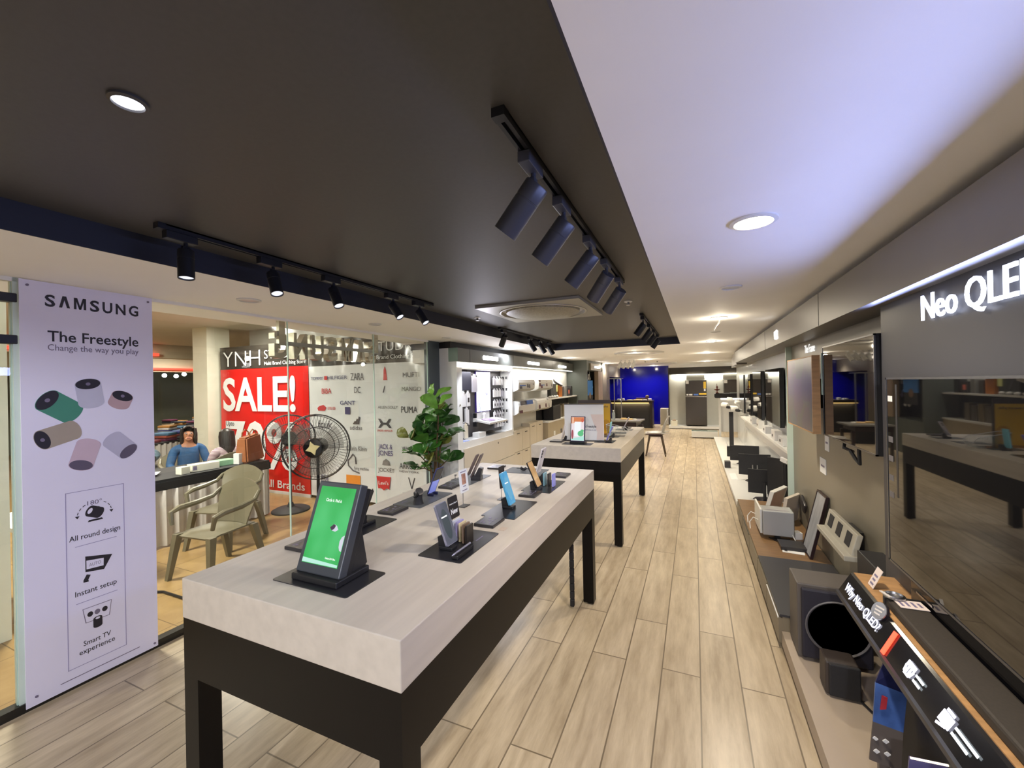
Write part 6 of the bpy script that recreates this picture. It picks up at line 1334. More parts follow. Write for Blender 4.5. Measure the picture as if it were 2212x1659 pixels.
cbox('carton', 'white carton with a brown cloth on top at the end of the white plinth', 'box', (-0.65, 15.05, 0.10), (0.20, 0.18, 0.17), 0.0, m_box, extra=lambda o: MB().sph((0, 0, 0.18), (0.07, 0.06, 0.03), 10).build('cloth', m_woodd, o))
# white partition with a black roll top
t = thing('partition', 'white display partition with a thick black top rail standing on a low plinth', 'partition', (0.88, 12.75, 0))
MB().b2((-0.27, -0.1, 0.2), (0.6, 0.1, 1.12)).build('panel', m_plast, t, smooth=False); MB().b2((-0.29, -0.16, 0.0), (-0.235, -0.10, 1.12)).build('post', m_plast, t, smooth=False)
MB().b2((-0.38, -0.15, 1.12), (0.5, 0.15, 1.25), bev=0.03).build('top_rail', m_blackm, t, smooth=False)
MB().b2((-0.24, -0.12, 1.085), (0.5, -0.10, 1.115)).build('light_line', emis('partition light', (1, 0.98, 0.9), 3.0), t, smooth=False)
MB().b2((0.0, -0.02, 1.25), (0.5, 0.02, 1.262)).build('glass_edge', m_edge, t, smooth=False)
t = thing('display_plinth', 'low white plinth with a grey glass top in front of the partition', 'plinth', (0.2, 12.75, 0)); MB().b2((-0.30, -0.10, 0.03), (0.36, 0.25, 0.19)).build('body', m_plast, t, smooth=False); MB().b2((-0.30, -0.05, 0.19), (0.36, 0.25, 0.20)).build('top', mat('plinth top grey', rgb(120, 136, 128), 0.12, noise=0.03), t, smooth=False)
t = thing('oil_lamp', 'red and dark standing oil lamp at the end of the black top rail', 'lamp', (0.57, 12.78, 1.25)); MB().lathe([(0.045, 0), (0.04, 0.01), (0.012, 0.03), (0.012, 0.07), (0.06, 0.09), (0.075, 0.11), (0.015, 0.10), (0.014, 0.15), (0.028, 0.17), (0.008, 0.20), (0.004, 0.26), (0, 0.27)], seg=20).build('body', mat('lamp red metal', rgb(120, 54, 44), 0.35, metal=0.3, noise=0.2, nscale=20), t)
# ================================================================ RIGHT WALL: lit name and televisions
E_blue = emis('sign letters cold white', (0.72, 0.78, 1.0), 3.5)
t = thing('lit_sign', 'large cold white lit letters on the slate panel under the fascia', 'lit sign', (0.80, 1.61, 1.858))
m4 = frame((-0.012, 0.43, 0.0), (0, -1, 0), (0, 0, 1))
text('Neo QLED', m4 @ Matrix.Translation((0.0, 0, 0)), 0.60, 0.098, E_blue, t, align='LEFT', bold=0.002, ext=0.006)
text('TV', m4 @ Matrix.Translation((0.66, 0, 0)), 0.15, 0.098, E_blue, t, align='LEFT', bold=0.012, ext=0.012)
l = lamp('AREA', 'letters_glow', (-0.03, -0.25, 0.0), 8.0, (0.38, 0.47, 1.0), size=2.2, size_y=0.09, dirv=(-1, 0, 0.0)); l.parent = t
def tv(y0, y1, z0, z1, x, label, th=0.013 if False else 0.045, rim=m_gloss, scr=None):
    t = thing('television', label, 'television', (x, (y0 + y1) / 2, (z0 + z1) / 2), group='wall mounted televisions'); w, h = (y1 - y0) / 2, (z1 - z0) / 2
    MB().b2((0.006, -w, -h), (th, w, h), bev=0.003).build('rear_shell', m_black, t, smooth=False)
    b = MB(); e = 0.008
    for lo, hi in (((0, -w, -h), (0.01, w, -h + e)), ((0, -w, h - e), (0.01, w, h)), ((0, -w, -h), (0.01, -w + e, h)), ((0, w - e, -h), (0.01, w, h))): b.b2(lo, hi)
    b.build('bezel', rim, t, smooth=False)
    MB().b2((0.002, -w + e, -h + e), (0.008, w - e, h - e)).build('screen', scr or m_screen, t, smooth=False)
    MB().b2((th, -w * 0.4, -h * 0.4), ((0.80 if y1 < 2.3 else XR if y1 < 4.5 else 1.03) - x, w * 0.4, h * 0.4)).build('wall_mount', m_black, t, smooth=False)
    return t
m_rimg = mat('tv rim grey', rgb(96, 96, 100), 0.25, metal=0.7, noise=0.03)
t = tv(0.55, 2.26, 0.822, 1.598, 0.745, 'largest dark television on the slate panel nearest to the photographer', rim=m_rimg)
for k, z in enumerate((0.30, 0.13, 0.05, -0.03, -0.10)): MB().b2((0.0010, 0.795, z - 0.012), (0.0022, 0.835, z + 0.012)).build('sticker', m_slt if k else m_paper, t, smooth=False)
MB().b2((0.0012, 0.75, -0.10), (0.0022, 0.765, 0.36)).build('side_stripe', m_black, t, smooth=False)
t = tv(2.50, 3.375, 1.223, 1.81, 0.785, 'dark television with a pale lower rim beside the wooden framed one', rim=m_rimg)
MB().tube([(0.03, 0.12, -0.28), (0.02, 0.10, -0.33), (0.05, 0.06, -0.345), (0.02, 0.0, -0.33), (0.03, -0.05, -0.37), (0.035, -0.10, -0.39), (0.03, -0.11, -0.30)], 0.010, 6).build('loose_cable', m_black, t)
def art_mat():
    m = mat('dimmed picture', rgb(104, 100, 104), 0.25); nt = m.node_tree; b = nt.nodes['Principled BSDF']; tc = nt.nodes.new('ShaderNodeTexCoord'); mp = nt.nodes.new('ShaderNodeMapping'); mp.inputs['Scale'].default_value = (1, 4.5, 4.5)
    vo = nt.nodes.new('ShaderNodeTexVoronoi'); vo.distance = 'CHEBYCHEV'; vo.inputs['Scale'].default_value = 1.0; mx = nt.nodes.new('ShaderNodeMix'); mx.data_type = 'RGBA'; mx.inputs['A'].default_value = (*rgb(112, 108, 110), 1); mx.inputs['Factor'].default_value = 0.02
    nt.links.new(tc.outputs['Object'], mp.inputs['Vector']); nt.links.new(mp.outputs['Vector'], vo.inputs['Vector']); nt.links.new(vo.outputs['Color'], mx.inputs['B']); nt.links.new(mx.outputs['Result'], b.inputs['Base Color']); return m
t = tv(3.39, 4.20, 1.225, 1.758, 0.73, 'wooden framed television showing a dim grey picture', th=0.04, rim=m_wood, scr=art_mat())
MB().b2((0.0, -0.410, -0.267), (0.045, -0.4055, 0.267)).build('wood_side', m_wood, t, smooth=False)
s = thing('wall_lettering', 'small white lettering above the wooden framed television', 'lettering', (0.915, 4.30, 1.865)); text('The Frame', frame((0, 0, 0), (0, -1, 0), (0, 0, 1)), 0.34, 0.075, emis('white lit letters', (1, 0.98, 0.95), 0.9), s, ext=0.004)
s = thing('wall_light', 'small bright lit marks on the fascia over the far televisions', 'lit sign', (0.7185, 4.62, 2.02)); b = MB()
for u, v, w, h in ((0.0, 0.03, 0.12, 0.018), (0.035, 0.0, 0.05, 0.06), (-0.03, -0.03, 0.10, 0.018), (-0.045, 0.01, 0.018, 0.07)): b.b2((-0.006, u - w / 2, v - h / 2), (0.0, u + w / 2, v + h / 2))
b.build('lit_marks', emis('small marks', (1, 0.98, 0.95), 8), s, smooth=False)
s = thing('pale_post', 'narrow pale strip hanging beside the wooden framed television', 'strip', (0.80, 3.382, 1.62)); MB().b2((-0.02, -0.003, -0.13), (0.07, 0.003, 0.15)).build('strip', m_edge, s, smooth=False)
for k, (y0, y1, z0, z1, lab) in enumerate(((5.95, 7.05, 1.005, 1.74, 'first dark television on the white display wall'), (7.5, 8.5, 0.97, 1.735, 'second dark television on the white display wall'), (8.85, 9.7, 0.93, 1.71, 'third dark television on the white display wall'), (10.0, 10.9, 0.89, 1.71, 'last dark television on the white display wall'))):
    tv(y0, y1, z0, z1, 0.95, lab, th=0.05)
for k, (y, z, w, h, lab) in enumerate(((3.86, 1.11, 0.10, 0.13, 'white price card under the wooden framed television'), (3.98, 0.91, 0.16, 0.12, 'larger white price card lower on the wall'))):
    o = MB().b2((-0.004, -w / 2, -h / 2), (0, w / 2, h / 2)).build('price_card', m_paper, smooth=False, loc=(XR, y, z)); tag(o, lab, 'price card', 'price cards on the right wall'); MB().b2((-0.0048, -w * 0.3, -0.01), (-0.004, w * 0.3, 0.005)).build('printed_text', m_greyink, o, smooth=False)
# white ledge with cartons under the far televisions
t = thing('wall_ledge', 'white ledge under the far televisions on the display wall', 'shelf', (0.95, 7.8, 0.80)); MB().b2((-0.06, -2.6, 0.0), (0.08, 2.6, 0.03)).b2((0.05, -2.6, -0.20), (0.08, 2.6, 0.0)).build('board', m_plast, t, smooth=False)
for k, (y, h, c, lab) in enumerate(((5.0, 0.10, (0.7, 0.7, 0.7), 'first white carton on the ledge'), (5.45, 0.12, (0.72, 0.70, 0.68), 'second white carton on the ledge'), (6.1, 0.10, (0.66, 0.66, 0.66), 'third pale carton on the ledge'), (6.7, 0.13, (0.7, 0.69, 0.66), 'fourth pale carton on the ledge'), (7.4, 0.11, (0.7, 0.7, 0.7), 'fifth white carton on the ledge'))):
    cbox('carton', lab, 'box', (0.95, y * 1.14, 0.83), (0.08, 0.25, h), 0.0, mat('ledge carton %d' % k, c, 0.5, noise=0.04), 'cartons on the white ledge', extra=lambda o: lbl(o, (-0.041, 0.03, 0.05), (0.002, 0.08, 0.03), m_slt))
# dim pendant cluster of white and black devices hanging beyond
t = thing('camera_rig', 'cluster of white and black cameras on a black post behind the monitors', 'cameras', (0.72, 10.2, 0.086)); MB().b2((-0.04, -0.04, 0.0), (0.04, 0.04, 0.82)).build('post', m_blackm, t, smooth=False)
for (x, y, z, r, m) in ((-0.12, 0, 0.98, 0.07, m_plast), (0.05, -0.02, 0.90, 0.09, m_plast), (0.13, 0.0, 1.03, 0.06, m_plast), (-0.02, 0.02, 1.10, 0.06, m_plast), (0.16, 0, 0.86, 0.05, m_plast), (-0.06, -0.1, 0.93, 0.04, m_black), (0.12, -0.1, 0.86, 0.045, m_black)): MB().box((x, y, z), (r * 1.9, r * 1.6, r * 1.2), rot=(0.2, 0.1, x * 3), bev=r * 0.3).build('camera', m, t)

# ================================================================ LOW PLATFORM along the right wall
struct('trim_29', MB().b2((0.452, 5.48, 0.035), (1.03, 12.4, 0.085)), m_plast)
struct('trim_30', MB().b2((0.47, -2.6, 0.0), (0.86, 12.4, 0.036)), m_gap)
struct('trim_31', MB().b2((0.445, -2.6, 0.030), (0.80, 2.87, 0.112)), mat('platform taupe', rgb(176, 160, 142), 0.4, noise=0.03))
struct('trim_32', MB().b2((0.80, 2.46, 0.030), (XR, 2.87, 0.112)), MATS['platform taupe'])
t = thing('media_console', 'low media console with brown wood and slate tops along the right wall', 'cabinet', (0.67, 4.17, 0.034))
MB().b2((-0.22, -1.30, 0.0), (0.245, 1.30, 0.165)).build('carcass', mat('console taupe', rgb(122, 112, 94), 0.4, noise=0.03), t, smooth=False)
MB().b2((-0.235, -0.40, 0.165), (0.245, 1.305, 0.178)).build('wood_top', m_woodd, t, smooth=False); MB().b2((-0.235, -1.305, 0.165), (0.245, -0.40, 0.178)).build('slate_top', m_lamd, t, smooth=False)
for k, (y0, y1) in enumerate(((-1.30, -0.85), (-0.845, -0.405), (-0.395, 0.15), (0.155, 0.72), (0.725, 1.30))):
    d = MB().b2((-0.240, y0 + 0.004, 0.008), (-0.22, y1 - 0.004, 0.155)).build('drawer', MATS['console taupe'], t, smooth=False)
    if k in (0, 3): MB().b2((-0.243, y0 + 0.01, 0.148), (-0.238, y1 - 0.01, 0.156)).build('handle_strip', m_paper if k == 0 else m_black, d, smooth=False)
# monitors on the white platform
def monitor(x, y, w, h, z0, label, curved=0.0, face=1, leg='twin', rz=0.0):
    t = thing('monitor', label, 'monitor', (x, y, 0.085), (0, 0, rz), 'dark monitors on the white platform')
    def fn(u, v): s = 2 * u - 1; return (s * w / 2, curved * s * s, z0 + h * v)
    MB().grid(fn, 12, 2, 0.028).build('rear_shell', m_blackm, t)
    MB().grid(lambda u, v: ((2 * u - 1) * (w / 2 - 0.006), curved * (2 * u - 1) ** 2 + 0.016, z0 + 0.006 + (h - 0.012) * v), 12, 2, 0.002).build('screen', m_screen, t)
    MB().lathe([(0.13, 0), (0.13, 0.006), (0.02, 0.014)], seg=8).build('base', mat('monitor base', rgb(60, 56, 66), 0.25, metal=0.6, noise=0.04), t, smooth=False)
    for sx in ((-0.03, 0.03) if leg == 'twin' else (0,)): MB().cyl((sx, -0.02, 0.01), (sx, -0.015, z0 + h * 0.5), 0.009 if leg == 'twin' else 0.02, seg=10).build('neck', m_steel if leg == 'twin' else m_blackm, t)
    return t
monitor(0.785, 6.05, 0.36, 0.30, 0.075, 'nearest dark monitor on the white platform, seen from behind', 0.025, leg='one'); MB().prism([(0, 0, 0)] * 0 or [(0.795, 6.02, 0.13), (0.81, 6.02, 0.13), (0.807, 6.02, 0.26), (0.80, 6.02, 0.28)], (0, -0.004, 0)).build('cable_tab', m_paper, bpy.data.objects['monitor'], smooth=False).matrix_parent_inverse = bpy.data.objects['monitor'].matrix_basis.inverted()
monitor(0.80, 7.1, 0.42, 0.31, 0.09, 'second dark monitor on the white platform with a twin neck', 0.02)
monitor(0.80, 8.5, 0.46, 0.27, 0.06, 'third dark monitor on the white platform, widest one', 0.0, leg='one')
t = thing('monitor', 'big curved monitor with a pale lit face standing along the white display wall', 'monitor', (0.96, 5.76, 0.085), (0, 0, 0.25), group='dark monitors on the white platform')
MB().grid(lambda u, v: (-0.02 - 0.10 * (2 * u - 1) ** 2 + 0.03, -0.22 + 0.44 * u, 0.06 + 0.50 * v), 16, 2, 0.03).build('rear_shell', m_blackm, t); MB().grid(lambda u, v: (-0.0 - 0.10 * (2 * u - 1) ** 2 - 0.006, -0.21 + 0.42 * u, 0.07 + 0.48 * v), 16, 2, 0.003).build('screen', m_screen, t)
MB().b2((-0.06, -0.15, 0), (0.06, 0.15, 0.012)).b2((0.0, -0.04, 0.012), (0.04, 0.04, 0.2)).build('base', m_blackm, t, smooth=False); MB().box((-0.08, -0.17, 0.585), (0.03, 0.11, 0.05), rot=(0.2, 0, 0.2), bev=0.004).build('sticker_card', m_paper, t, smooth=False)
cbox('soundbox', 'small dark box at the edge of the white platform beside the third monitor', 'box', (0.50, 8.1, 0.085), (0.09, 0.12, 0.11), 0.0, m_plq)
cbox('gadget_box', 'small black box topped by a white card behind the third monitor', 'box', (0.60, 9.3, 0.085), (0.06, 0.08, 0.20), 0.0, m_black, extra=lambda o: MB().box((-0.03, 0, 0.26), (0.015, 0.06, 0.14), rot=(0, -0.3, 0)).build('card', m_paper, o, smooth=False))
cbox('floor_tag', 'white price strip lying on the white platform', 'price card', (0.535, 7.35, 0.085), (0.10, 0.5, 0.004), 0.0, m_paper)
o = MB().tube([(0.0, 0.0, 0.006), (-0.06, 0.10, 0.008), (-0.10, 0.02, 0.008), (-0.09, -0.08, 0.008), (-0.02, -0.10, 0.008), (0.05, -0.06, 0.01), (0.10, -0.04, 0.02)], 0.006, 6).build('loose_cable', m_plq, loc=(0.66, 5.40 + 0.25, 0.085)); tag(o, 'dark loop of cable on the white platform beside the nearest monitor', 'cable')
# cartons on the console
t = thing('carton', 'plastic wrapped white carton standing on a small black stand', 'box', (0.64, 4.20, 0.212))
MB().b2((-0.115, -0.02, 0.035), (0.115, 0.16, 0.245), bev=0.006).build('body', mat('wrapped white', rgb(186, 186, 190), 0.25, noise=0.03), t, smooth=False)
MB().b2((-0.119, -0.024, 0.033), (0.119, 0.164, 0.249), bev=0.006).build('wrapping', m_film, t, smooth=False)
MB().b2((-0.135, 0.0, 0.04), (-0.119, 0.36, 0.25), bev=0.003).build('side_panel', m_plast, t, smooth=False); MB().b2((-0.09, 0.02, 0.2455), (0.09, 0.03, 0.2465)).build('printed_text', m_greyink, t, smooth=False)
MB().b2((-0.02, 0.03, 0.0), (0.02, 0.08, 0.04)).prism([(-0.07, 0.02, 0.0), (0.0, -0.10, 0.0), (0.02, -0.10, 0.0), (0.09, 0.02, 0.0)], (0, 0, 0.008)).build('stand', m_black, t, smooth=False)
for k, y in enumerate((0.12, 0.30)): MB().tube([(-0.13, y, 0.12), (-0.17, y + 0.03, 0.13), (-0.20, y + 0.02, 0.09), (-0.20, y - 0.02, 0.04)], 0.004, 6).build('white_cord', m_plast, t)
MB().tube([(0.10, -0.02, 0.06), (0.12, -0.06, 0.01), (0.15, -0.14, 0.008), (0.17, -0.25, 0.008)], 0.004, 6).build('white_cord', m_plast, t)
cbox('price_strip', 'white price label on the black stand foot before the wrapped carton', 'price card', (0.70, 3.93, 0.212), (0.15, 0.06, 0.003), -0.12, m_paper, extra=lambda o: lbl(o, (-0.05, 0, 0.0035), (0.02, 0.02, 0.001), m_ink))
o = MB().b2((-0.09, -0.09, 0), (0.09, 0.09, 0.03), bev=0.004).build('set_top_box', m_plq, smooth=False, loc=(0.71, 4.04, 0.212)); tag(o, 'flat black box between the wrapped carton and its price label', 'box')
m_fire = mat('printed flames', rgb(206, 96, 44), 0.5, noise=0.5, nscale=14)
def leaner(x, y, z, w, h, lean, rz, label, face, edge, name='picture_frame', th=0.02, inset=0.012, pic=None):
    t = thing(name, label, 'frame', (x, y, z), (0, 0, rz), 'frames leaning along the right wall'); Rl = Matrix.Rotation(math.radians(lean), 4, 'Y')
    b = MB()
    for lo, hi in (((0, -w / 2, 0), (th, w / 2, inset)), ((0, -w / 2, h - inset), (th, w / 2, h)), ((0, -w / 2, inset), (th, -w / 2 + inset, h - inset)), ((0, w / 2 - inset, inset), (th, w / 2, h - inset))): b.b2(lo, hi)
    b.tf(Rl).build('border', edge, t, smooth=False); MB().b2((0.004, -w / 2 + inset, inset), (th, w / 2 - inset, h - inset)).tf(Rl).build('picture', face, t, smooth=False)
    if pic:
        for (u0, u1, v0, v1, m) in pic: MB().b2((0.0025, u0, v0), (0.0045, u1, v1)).tf(Rl).build('printed_part', m, t, smooth=False)
    return t
m_art = mat('seascape print', rgb(148, 150, 156), 0.35, noise=0.35, nscale=5, stretch=(1, 3, 1))
leaner(0.785, 3.95, 0.212, 0.26, 0.50, 13, 0.0, 'black framed tall picture leaning on the right wall', m_art, mat('frame maroon black', rgb(40, 22, 26), 0.4, noise=0.05))
m_ctn = mat('frame carton', rgb(206, 196, 184), 0.5, noise=0.03)
leaner(0.655, 4.86, 0.212, 0.34, 0.32, 16, -0.5, 'white cased tablet box leaning behind the wrapped carton', mat('case mauve', rgb(176, 146, 130), 0.4, noise=0.15, nscale=5), m_plast, th=0.035)
leaner(0.80, 4.75, 0.212, 0.30, 0.27, 8, -0.55, 'cream box printed with an orange picture leaning by the wall', m_ctn, m_ctn, th=0.03, pic=((-0.11, 0.04, 0.05, 0.15, m_paper), (-0.10, 0.03, 0.06, 0.14, m_fire), (-0.05, 0.05, 0.18, 0.20, m_greyink), (-0.13, -0.10, 0.21, 0.24, m_slt)))
cbox('carton', 'small white bag shaped carton between the wrapped carton and the black frame', 'box', (0.79, 4.28, 0.212), (0.06, 0.07, 0.06), 0.3, m_paper)
o = MB().box((0, 0, 0), (0.03, 0.16, 0.10), rot=(0.5, 0, 0), bev=0.02).build('cushion', m_plq, loc=(0.90, 4.6, 0.455)); o.location = (0.895, 4.55, 0.45); tag(o, 'dark padded piece wedged between the cream box and the wall', 'pad')
# grey panel with three square holes, a bracketed speaker
t = thing('perforated_panel', 'grey slanted wall panel with three square black openings', 'speaker', (0.82, 3.22, 0.645))
Rb = Matrix.Rotation(math.radians(14), 4, 'Y')
m_pan = mat('panel pale grey', rgb(168, 164, 152), 0.4, noise=0.03)
MB().b2((0, -0.27, -0.07), (0.03, 0.27, 0.06), bev=0.004).tf(Rb).build('panel', m_pan, t, smooth=False)
for y in (-0.17, 0.0, 0.17): MB().b2((-0.003, y - 0.042, -0.040), (0.01, y + 0.042, 0.040)).tf(Rb).build('opening', m_blackm, t, smooth=False)
MB().b2((-0.055, -0.29, -0.095), (0.02, 0.29, -0.065), bev=0.004).build('lip', m_pan, t, smooth=False)
MB().b2((0.035, -0.10, -0.13), (0.095, 0.10, 0.02)).build('wall_bracket', m_black, t, smooth=False)
o = MB().b2((-0.055, -0.20, -0.14), (0.06, 0.16, 0.10), bev=0.006).b2((-0.06, -0.10, -0.22), (-0.02, -0.02, -0.14)).b2((0.0, -0.16, -0.24), (0.05, -0.06, -0.14)).build('bracket_shadow_box', mat('navy black shadow box', rgb(15, 15, 24), 0.5, noise=0.06), smooth=False, loc=(0.86, 2.70, 0.55)); tag(o, 'dark navy box for the bracket shadow and a black thing low on the wall beside the lit counter', 'speaker')  # dark box stands in for the bracket's shadow on the wall and a black thing

# ================================================================ SPEAKERS on the platform
t = thing('subwoofer', 'large black subwoofer with a round front and pale sides on the low platform', 'subwoofer', (0.655, 2.72, 0.112))
MB().b2((-0.175, -0.09, 0.012), (0.145, 0.11, 0.40), bev=0.006).build('cabinet', mat('subwoofer taupe', rgb(88, 82, 78), 0.5, noise=0.05), t, smooth=False)
MB().b2((-0.160, -0.115, 0.02), (0.140, -0.09, 0.385), bev=0.01).build('front_grille', mat('grille navy', rgb(34, 32, 44), 0.6, noise=0.06), t, smooth=False)
MB().lathe([(0.138, 0.0), (0.142, 0.006), (0.137, 0.010), (0.130, 0.004)], c=(-0.005, -0.113, 0.20), seg=40, axis=(0, -1, 0)).build('driver_ring', m_slt, t); MB().lathe([(0.131, 0.004), (0.11, 0.0025), (0.05, 0.001), (0.03, 0.002), (0, 0.003)], c=(-0.005, -0.113, 0.20), seg=40, axis=(0, -1, 0)).build('driver_cone', mat('driver black', (0.004, 0.004, 0.005), 0.8, noise=0.05), t)
for sx in (-0.14, 0.11):
    for sy in (-0.06, 0.08): MB().cyl((sx, sy, 0), (sx, sy, 0.012), 0.015, seg=10).build('foot', m_black, t)
t = thing('satellite_speaker', 'small cube shaped black speaker in front of the subwoofer', 'speaker', (0.605, 2.41, 0.112))
MB().b2((-0.068, -0.05, 0.008), (0.062, 0.06, 0.165), bev=0.010).build('cabinet', mat('speaker brown black', rgb(58, 50, 46), 0.5, noise=0.06), t, smooth=False); MB().b2((-0.056, -0.062, 0.010), (0.064, -0.045, 0.160), bev=0.006).build('front_grille', m_blackm, t, smooth=False)
for sx in (-0.05, 0.05): MB().cyl((sx, 0, 0), (sx, 0, 0.01), 0.01, seg=8).build('foot', m_black, t)
o = MB().tube([(0.0, 0.0, 0.01), (0.04, -0.10, 0.006), (0.07, -0.20, 0.006), (0.10, -0.30, 0.006)], 0.005, 6).build('speaker_cable', m_black, loc=(0.67, 2.36, 0.112)); tag(o, 'thin black cable running from the small cube speaker', 'cable')
# bent brochure stand
t = thing('brochure_stand', 'bent brochure with a blue picture standing on the low platform by the lit counter', 'brochure', (0.575, 1.88, 0.112))
m_bro = mat('brochure blue picture', rgb(64, 92, 150), 0.3, noise=0.55, nscale=9); m_brg = mat('brochure grey', rgb(92, 84, 80), 0.4, noise=0.05)
Pu = [(-0.012, -0.01, 0.26), (0.075, 0.0, 0.24), (0.085, 0.02, 0.47), (0.0, 0.02, 0.45)]
MB().prism([(-0.035, -0.045, 0.14), (0.055, -0.035, 0.12), (0.075, 0.0, 0.235), (-0.012, -0.01, 0.255)], (0.0, 0.006, 0.0)).build('lower_leaf', m_brg, t, smooth=False)
MB().prism([(-0.012, -0.01, 0.255), (0.075, 0.0, 0.235), (0.095, 0.02, 0.36), (0.004, 0.012, 0.385)], (0, 0.006, 0)).build('picture_leaf', m_bro, t, smooth=False)
MB().prism([(0.004, 0.012, 0.385), (0.095, 0.02, 0.36), (0.085, 0.03, 0.45), (0.035, 0.03, 0.455)], (0, 0.006, 0)).build('header_leaf', mat('brochure navy', rgb(26, 30, 70), 0.35, noise=0.2, nscale=20), t, smooth=False)
MB().prism([(0.010, -0.002, 0.30), (0.028, 0.0, 0.305), (0.034, 0.004, 0.345), (0.018, 0.002, 0.35)], (0, -0.003, 0)).build('printed_red', mat('brochure red', rgb(170, 50, 60), 0.4, noise=0.2, nscale=30), t, smooth=False)
b = MB()
for k in range(4): b.box((-0.012 + 0.03 * (k % 2), -0.036 + 0.012 * (k // 2), 0.17 + 0.035 * (k // 2)), (0.012, 0.004, 0.014), rot=(0.3, 0.6, 0))
b.build('printed_icons', m_bink, t, smooth=False)
MB().b2((-0.03, -0.055, 0.0), (0.06, 0.05, 0.012)).b2((0.0, -0.02, 0.012), (0.03, 0.0, 0.14)).build('foot', m_brg, t, smooth=False)
t = thing('brochure_stand', 'violet grey panel with a glowing edge standing under the lit counter', 'brochure', (0.60, 1.66, 0.112)); MB().prism([(-0.05, -0.02, 0.0), (0.10, 0.0, 0.0), (0.10, 0.012, 0.31), (-0.012, 0.0, 0.31)], (0, 0.006, 0)).build('panel', mat('panel violet', rgb(96, 92, 140), 0.3, noise=0.05), t, smooth=False); MB().tube([(-0.012, -0.004, 0.312), (0.10, 0.008, 0.312)], 0.003, 6).build('lit_edge', emis('warm edge', (1, 0.86, 0.6), 2.0), t)

# ================================================================ LIT COUNTER by the big television
t = thing('lit_counter', 'black counter with glowing symbols on its slanted front under the big television', 'counter', (0.70, 1.5, 0.0))
b = MB(); prof = [(-0.105, 0.605), (-0.055, 0.695), (-0.045, 0.70), (0.10, 0.70), (0.10, 0.60)]
b.prism([(u, -1.9, v) for u, v in prof], (0, 2.78, 0)); b.build('glossy_front', mat('counter gloss black', (0.011, 0.011, 0.013), 0.14, noise=0.05), t, smooth=False)
MB().b2((-0.045, -1.9, 0.700), (0.10, 0.872, 0.704)).build('wood_top', m_wood, t, smooth=False)
MB().b2((-0.020, -1.9, 0.112), (0.10, 0.60, 0.604)).build('carcass', m_blackm, t, smooth=False)
MB().b2((-0.112, -1.9, 0.594), (-0.10, 0.88, 0.612)).build('front_rail', m_lamd, t, smooth=False)
xd = (0, -1, 0); yd = Vector((0.05, 0, 0.09)).normalized()
FC = frame((-0.0815, 0, 0.652), xd, yd)
E_ic = emis('counter symbols', (0.82, 0.82, 1.0), 3.2)
def CF(y, v=0.0): return frame((-0.0815 + yd.x * v, y, 0.652 + yd.z * v), xd, yd)
text('Why Neo QLED?', CF(0.66), 0.36, 0.036, E_ic, t, bold=0.008)
MB().b2((-0.045, -0.012, 0.0), (0.045, 0.012, 0.003)).tf(CF(0.385) @ Matrix.Rotation(PI / 2, 4, 'Z') @ Matrix.Rotation(0.10, 4, 'Z')).build('red_bar', emis('red bar', (1.0, 0.05, 0.02), 4.5), t, smooth=False)
def icon(y, shapes, lines):
    b = MB()
    for (u, v, w, h, a) in shapes: b.box((u, v, 0.0015), (w, h, 0.002), rot=(0, 0, a))
    b.tf(CF(y)).build('lit_symbol', E_ic, t, smooth=False)
    b = MB()
    for k, (u, w) in enumerate(lines): b.box((u, 0.008 - 0.018 * k, 0.0015), (w, 0.007, 0.002))
    b.tf(CF(y)).build('lit_words', emis('counter words', (0.85, 0.95, 1.0), 3.0), t, smooth=False)
icon(0.235, ((0, 0.016, 0.05, 0.016, 0), (-0.02, -0.004, 0.008, 0.024, 0.3), (-0.007, -0.004, 0.008, 0.024, 0), (0.008, -0.004, 0.008, 0.024, 0), (0.021, -0.004, 0.008, 0.024, -0.3), (0.0, -0.018, 0.03, 0.006, 0)), ((0.06, 0.045), (0.058, 0.040)))
icon(0.02, ((0, 0.0, 0.05, 0.034, 0), (0.0, 0.024, 0.034, 0.008, 0), (-0.004, -0.022, 0.036, 0.008, 0.3)), ((0.085, 0.095), (0.072, 0.07)))
icon(-0.20, ((0, 0.024, 0.056, 0.005, 0), (0, -0.024, 0.056, 0.005, 0), (-0.027, 0, 0.005, 0.05, 0), (0.027, 0, 0.005, 0.05, 0), (-0.006, 0, 0.004, 0.03, 0), (0.004, 0, 0.004, 0.03, 0), (0.016, -0.012, 0.01, 0.006, 0), (-0.017, 0.010, 0.006, 0.006, 0)), ((0.075, 0.06), (0.07, 0.05)))
# soundbar and its price cards on the counter
t = thing('soundbar', 'long dark soundbar lying on the lit counter', 'soundbar', (0.755, 1.10, 0.704)); MB().b2((-0.085, -1.3, 0.0), (0.02, 0.98, 0.035), bev=0.008).build('body', mat('soundbar fabric', rgb(52, 46, 40), 0.7, noise=0.12, nscale=120), t, smooth=False); MB().b2((-0.09, 0.965, 0.0), (0.024, 0.985, 0.036), bev=0.004).build('end_cap', m_black, t, smooth=False)
t = thing('soundbar', 'slimmer black soundbar under the lower edge of the big television', 'soundbar', (0.785, 1.0, 0.704)); MB().b2((-0.006, -1.2, 0.0), (0.012, 1.16, 0.085), bev=0.004).build('body', m_gloss, t, smooth=False)
MB().box((-0.007, 1.05, 0.055), (0.003, 0.12, 0.008)).build('badge', m_steel, t, smooth=False)
m_price = mat('price card cream', rgb(226, 212, 206), 0.5, noise=0.02)
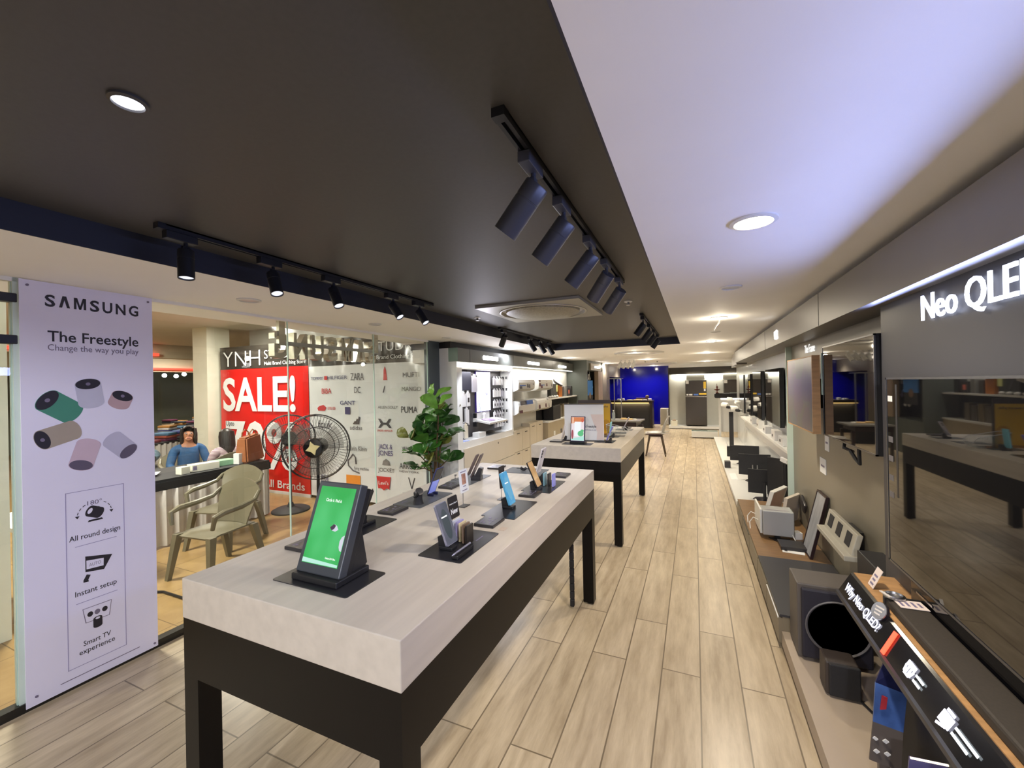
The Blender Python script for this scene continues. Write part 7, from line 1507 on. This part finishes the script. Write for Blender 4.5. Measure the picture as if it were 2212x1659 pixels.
def pcard(x, y, z, w, l, rx, ry, rz, label, stripes):
    o = MB().box((0, 0, 0.001), (w, l, 0.002)).build('price_card', m_price, smooth=False, loc=(x, y, z)); o.rotation_euler = (rx, ry, rz); tag(o, label, 'price card', 'price cards on the lit counter')
    for k in range(stripes): MB().box((-w * 0.34 + w * 0.22 * k, 0, 0.0022), (w * 0.10, l * (0.6 - 0.1 * (k % 2)), 0.0006)).build('printed_text', m_greyink, o, smooth=False)
    return o
pcard(0.728, 2.02, 0.7415, 0.085, 0.065, 0.0, 0.0, 0.05, 'cream price card lying on the soundbar near its end', 4)
pcard(0.692, 2.235, 0.745, 0.085, 0.055, 0.0, -1.15, 0.0, 'white price card with a blue corner propped at the soundbar end', 3)
o = pcard(0.786, 1.90, 0.792, 0.012, 0.075, 0.0, 0.0, 0.0, 'narrow price card on the slim black soundbar', 1)
# black tags
def disc(x, y, z, label, letters, axis, r):
    t = thing('demo_tag', label, 'tag', (x, y, z), group='black tags on the lit counter'); q = Vector(axis).to_track_quat('Z', 'Y').to_matrix().to_4x4()
    MB().lathe([(r, 0.0), (r, 0.010), (r * 0.88, 0.012), (r * 0.86, 0.008), (0, 0.008)], seg=36).tf(q).build('disc', mat('tag black', rgb(34, 30, 36), 0.3, noise=0.05), t); MB().lathe([(r, 0.010), (r * 0.97, 0.0125), (r * 0.9, 0.0125)], seg=36).tf(q).build('rim', m_steel, t)
    return t, q
t, q = disc(0.640, 2.015, 0.700, 'black rounded tag with pale stripes standing against the counter front', '', (-0.85, -0.25, 0.45), 0.034)
b = MB()
for k in range(3): b.box((0.0, 0.013 - 0.013 * k, 0.0125), (0.040 - 0.006 * k, 0.006, 0.001), rot=(0, 0, 0.1))
b.tf(q).build('pale_stripes', mat('tag letters', rgb(206, 200, 196), 0.4, noise=0.05), t, smooth=False)
t = thing('demo_tag', 'black and silver ring tag lying on the end of the soundbar', 'tag', (0.695, 2.065, 0.742), group='black tags on the lit counter'); MB().lathe([(0.026, 0), (0.034, 0.004), (0.034, 0.010), (0.026, 0.014), (0.024, 0.006)], seg=32).build('ring', m_steel, t); MB().lathe([(0.025, 0.003), (0, 0.003)], seg=28).build('plate', m_black, t); MB().box((-0.030, -0.01, 0.014), (0.010, 0.05, 0.003), rot=(0, 0, 0.3)).build('pale_word', MATS['tag letters'], t, smooth=False)
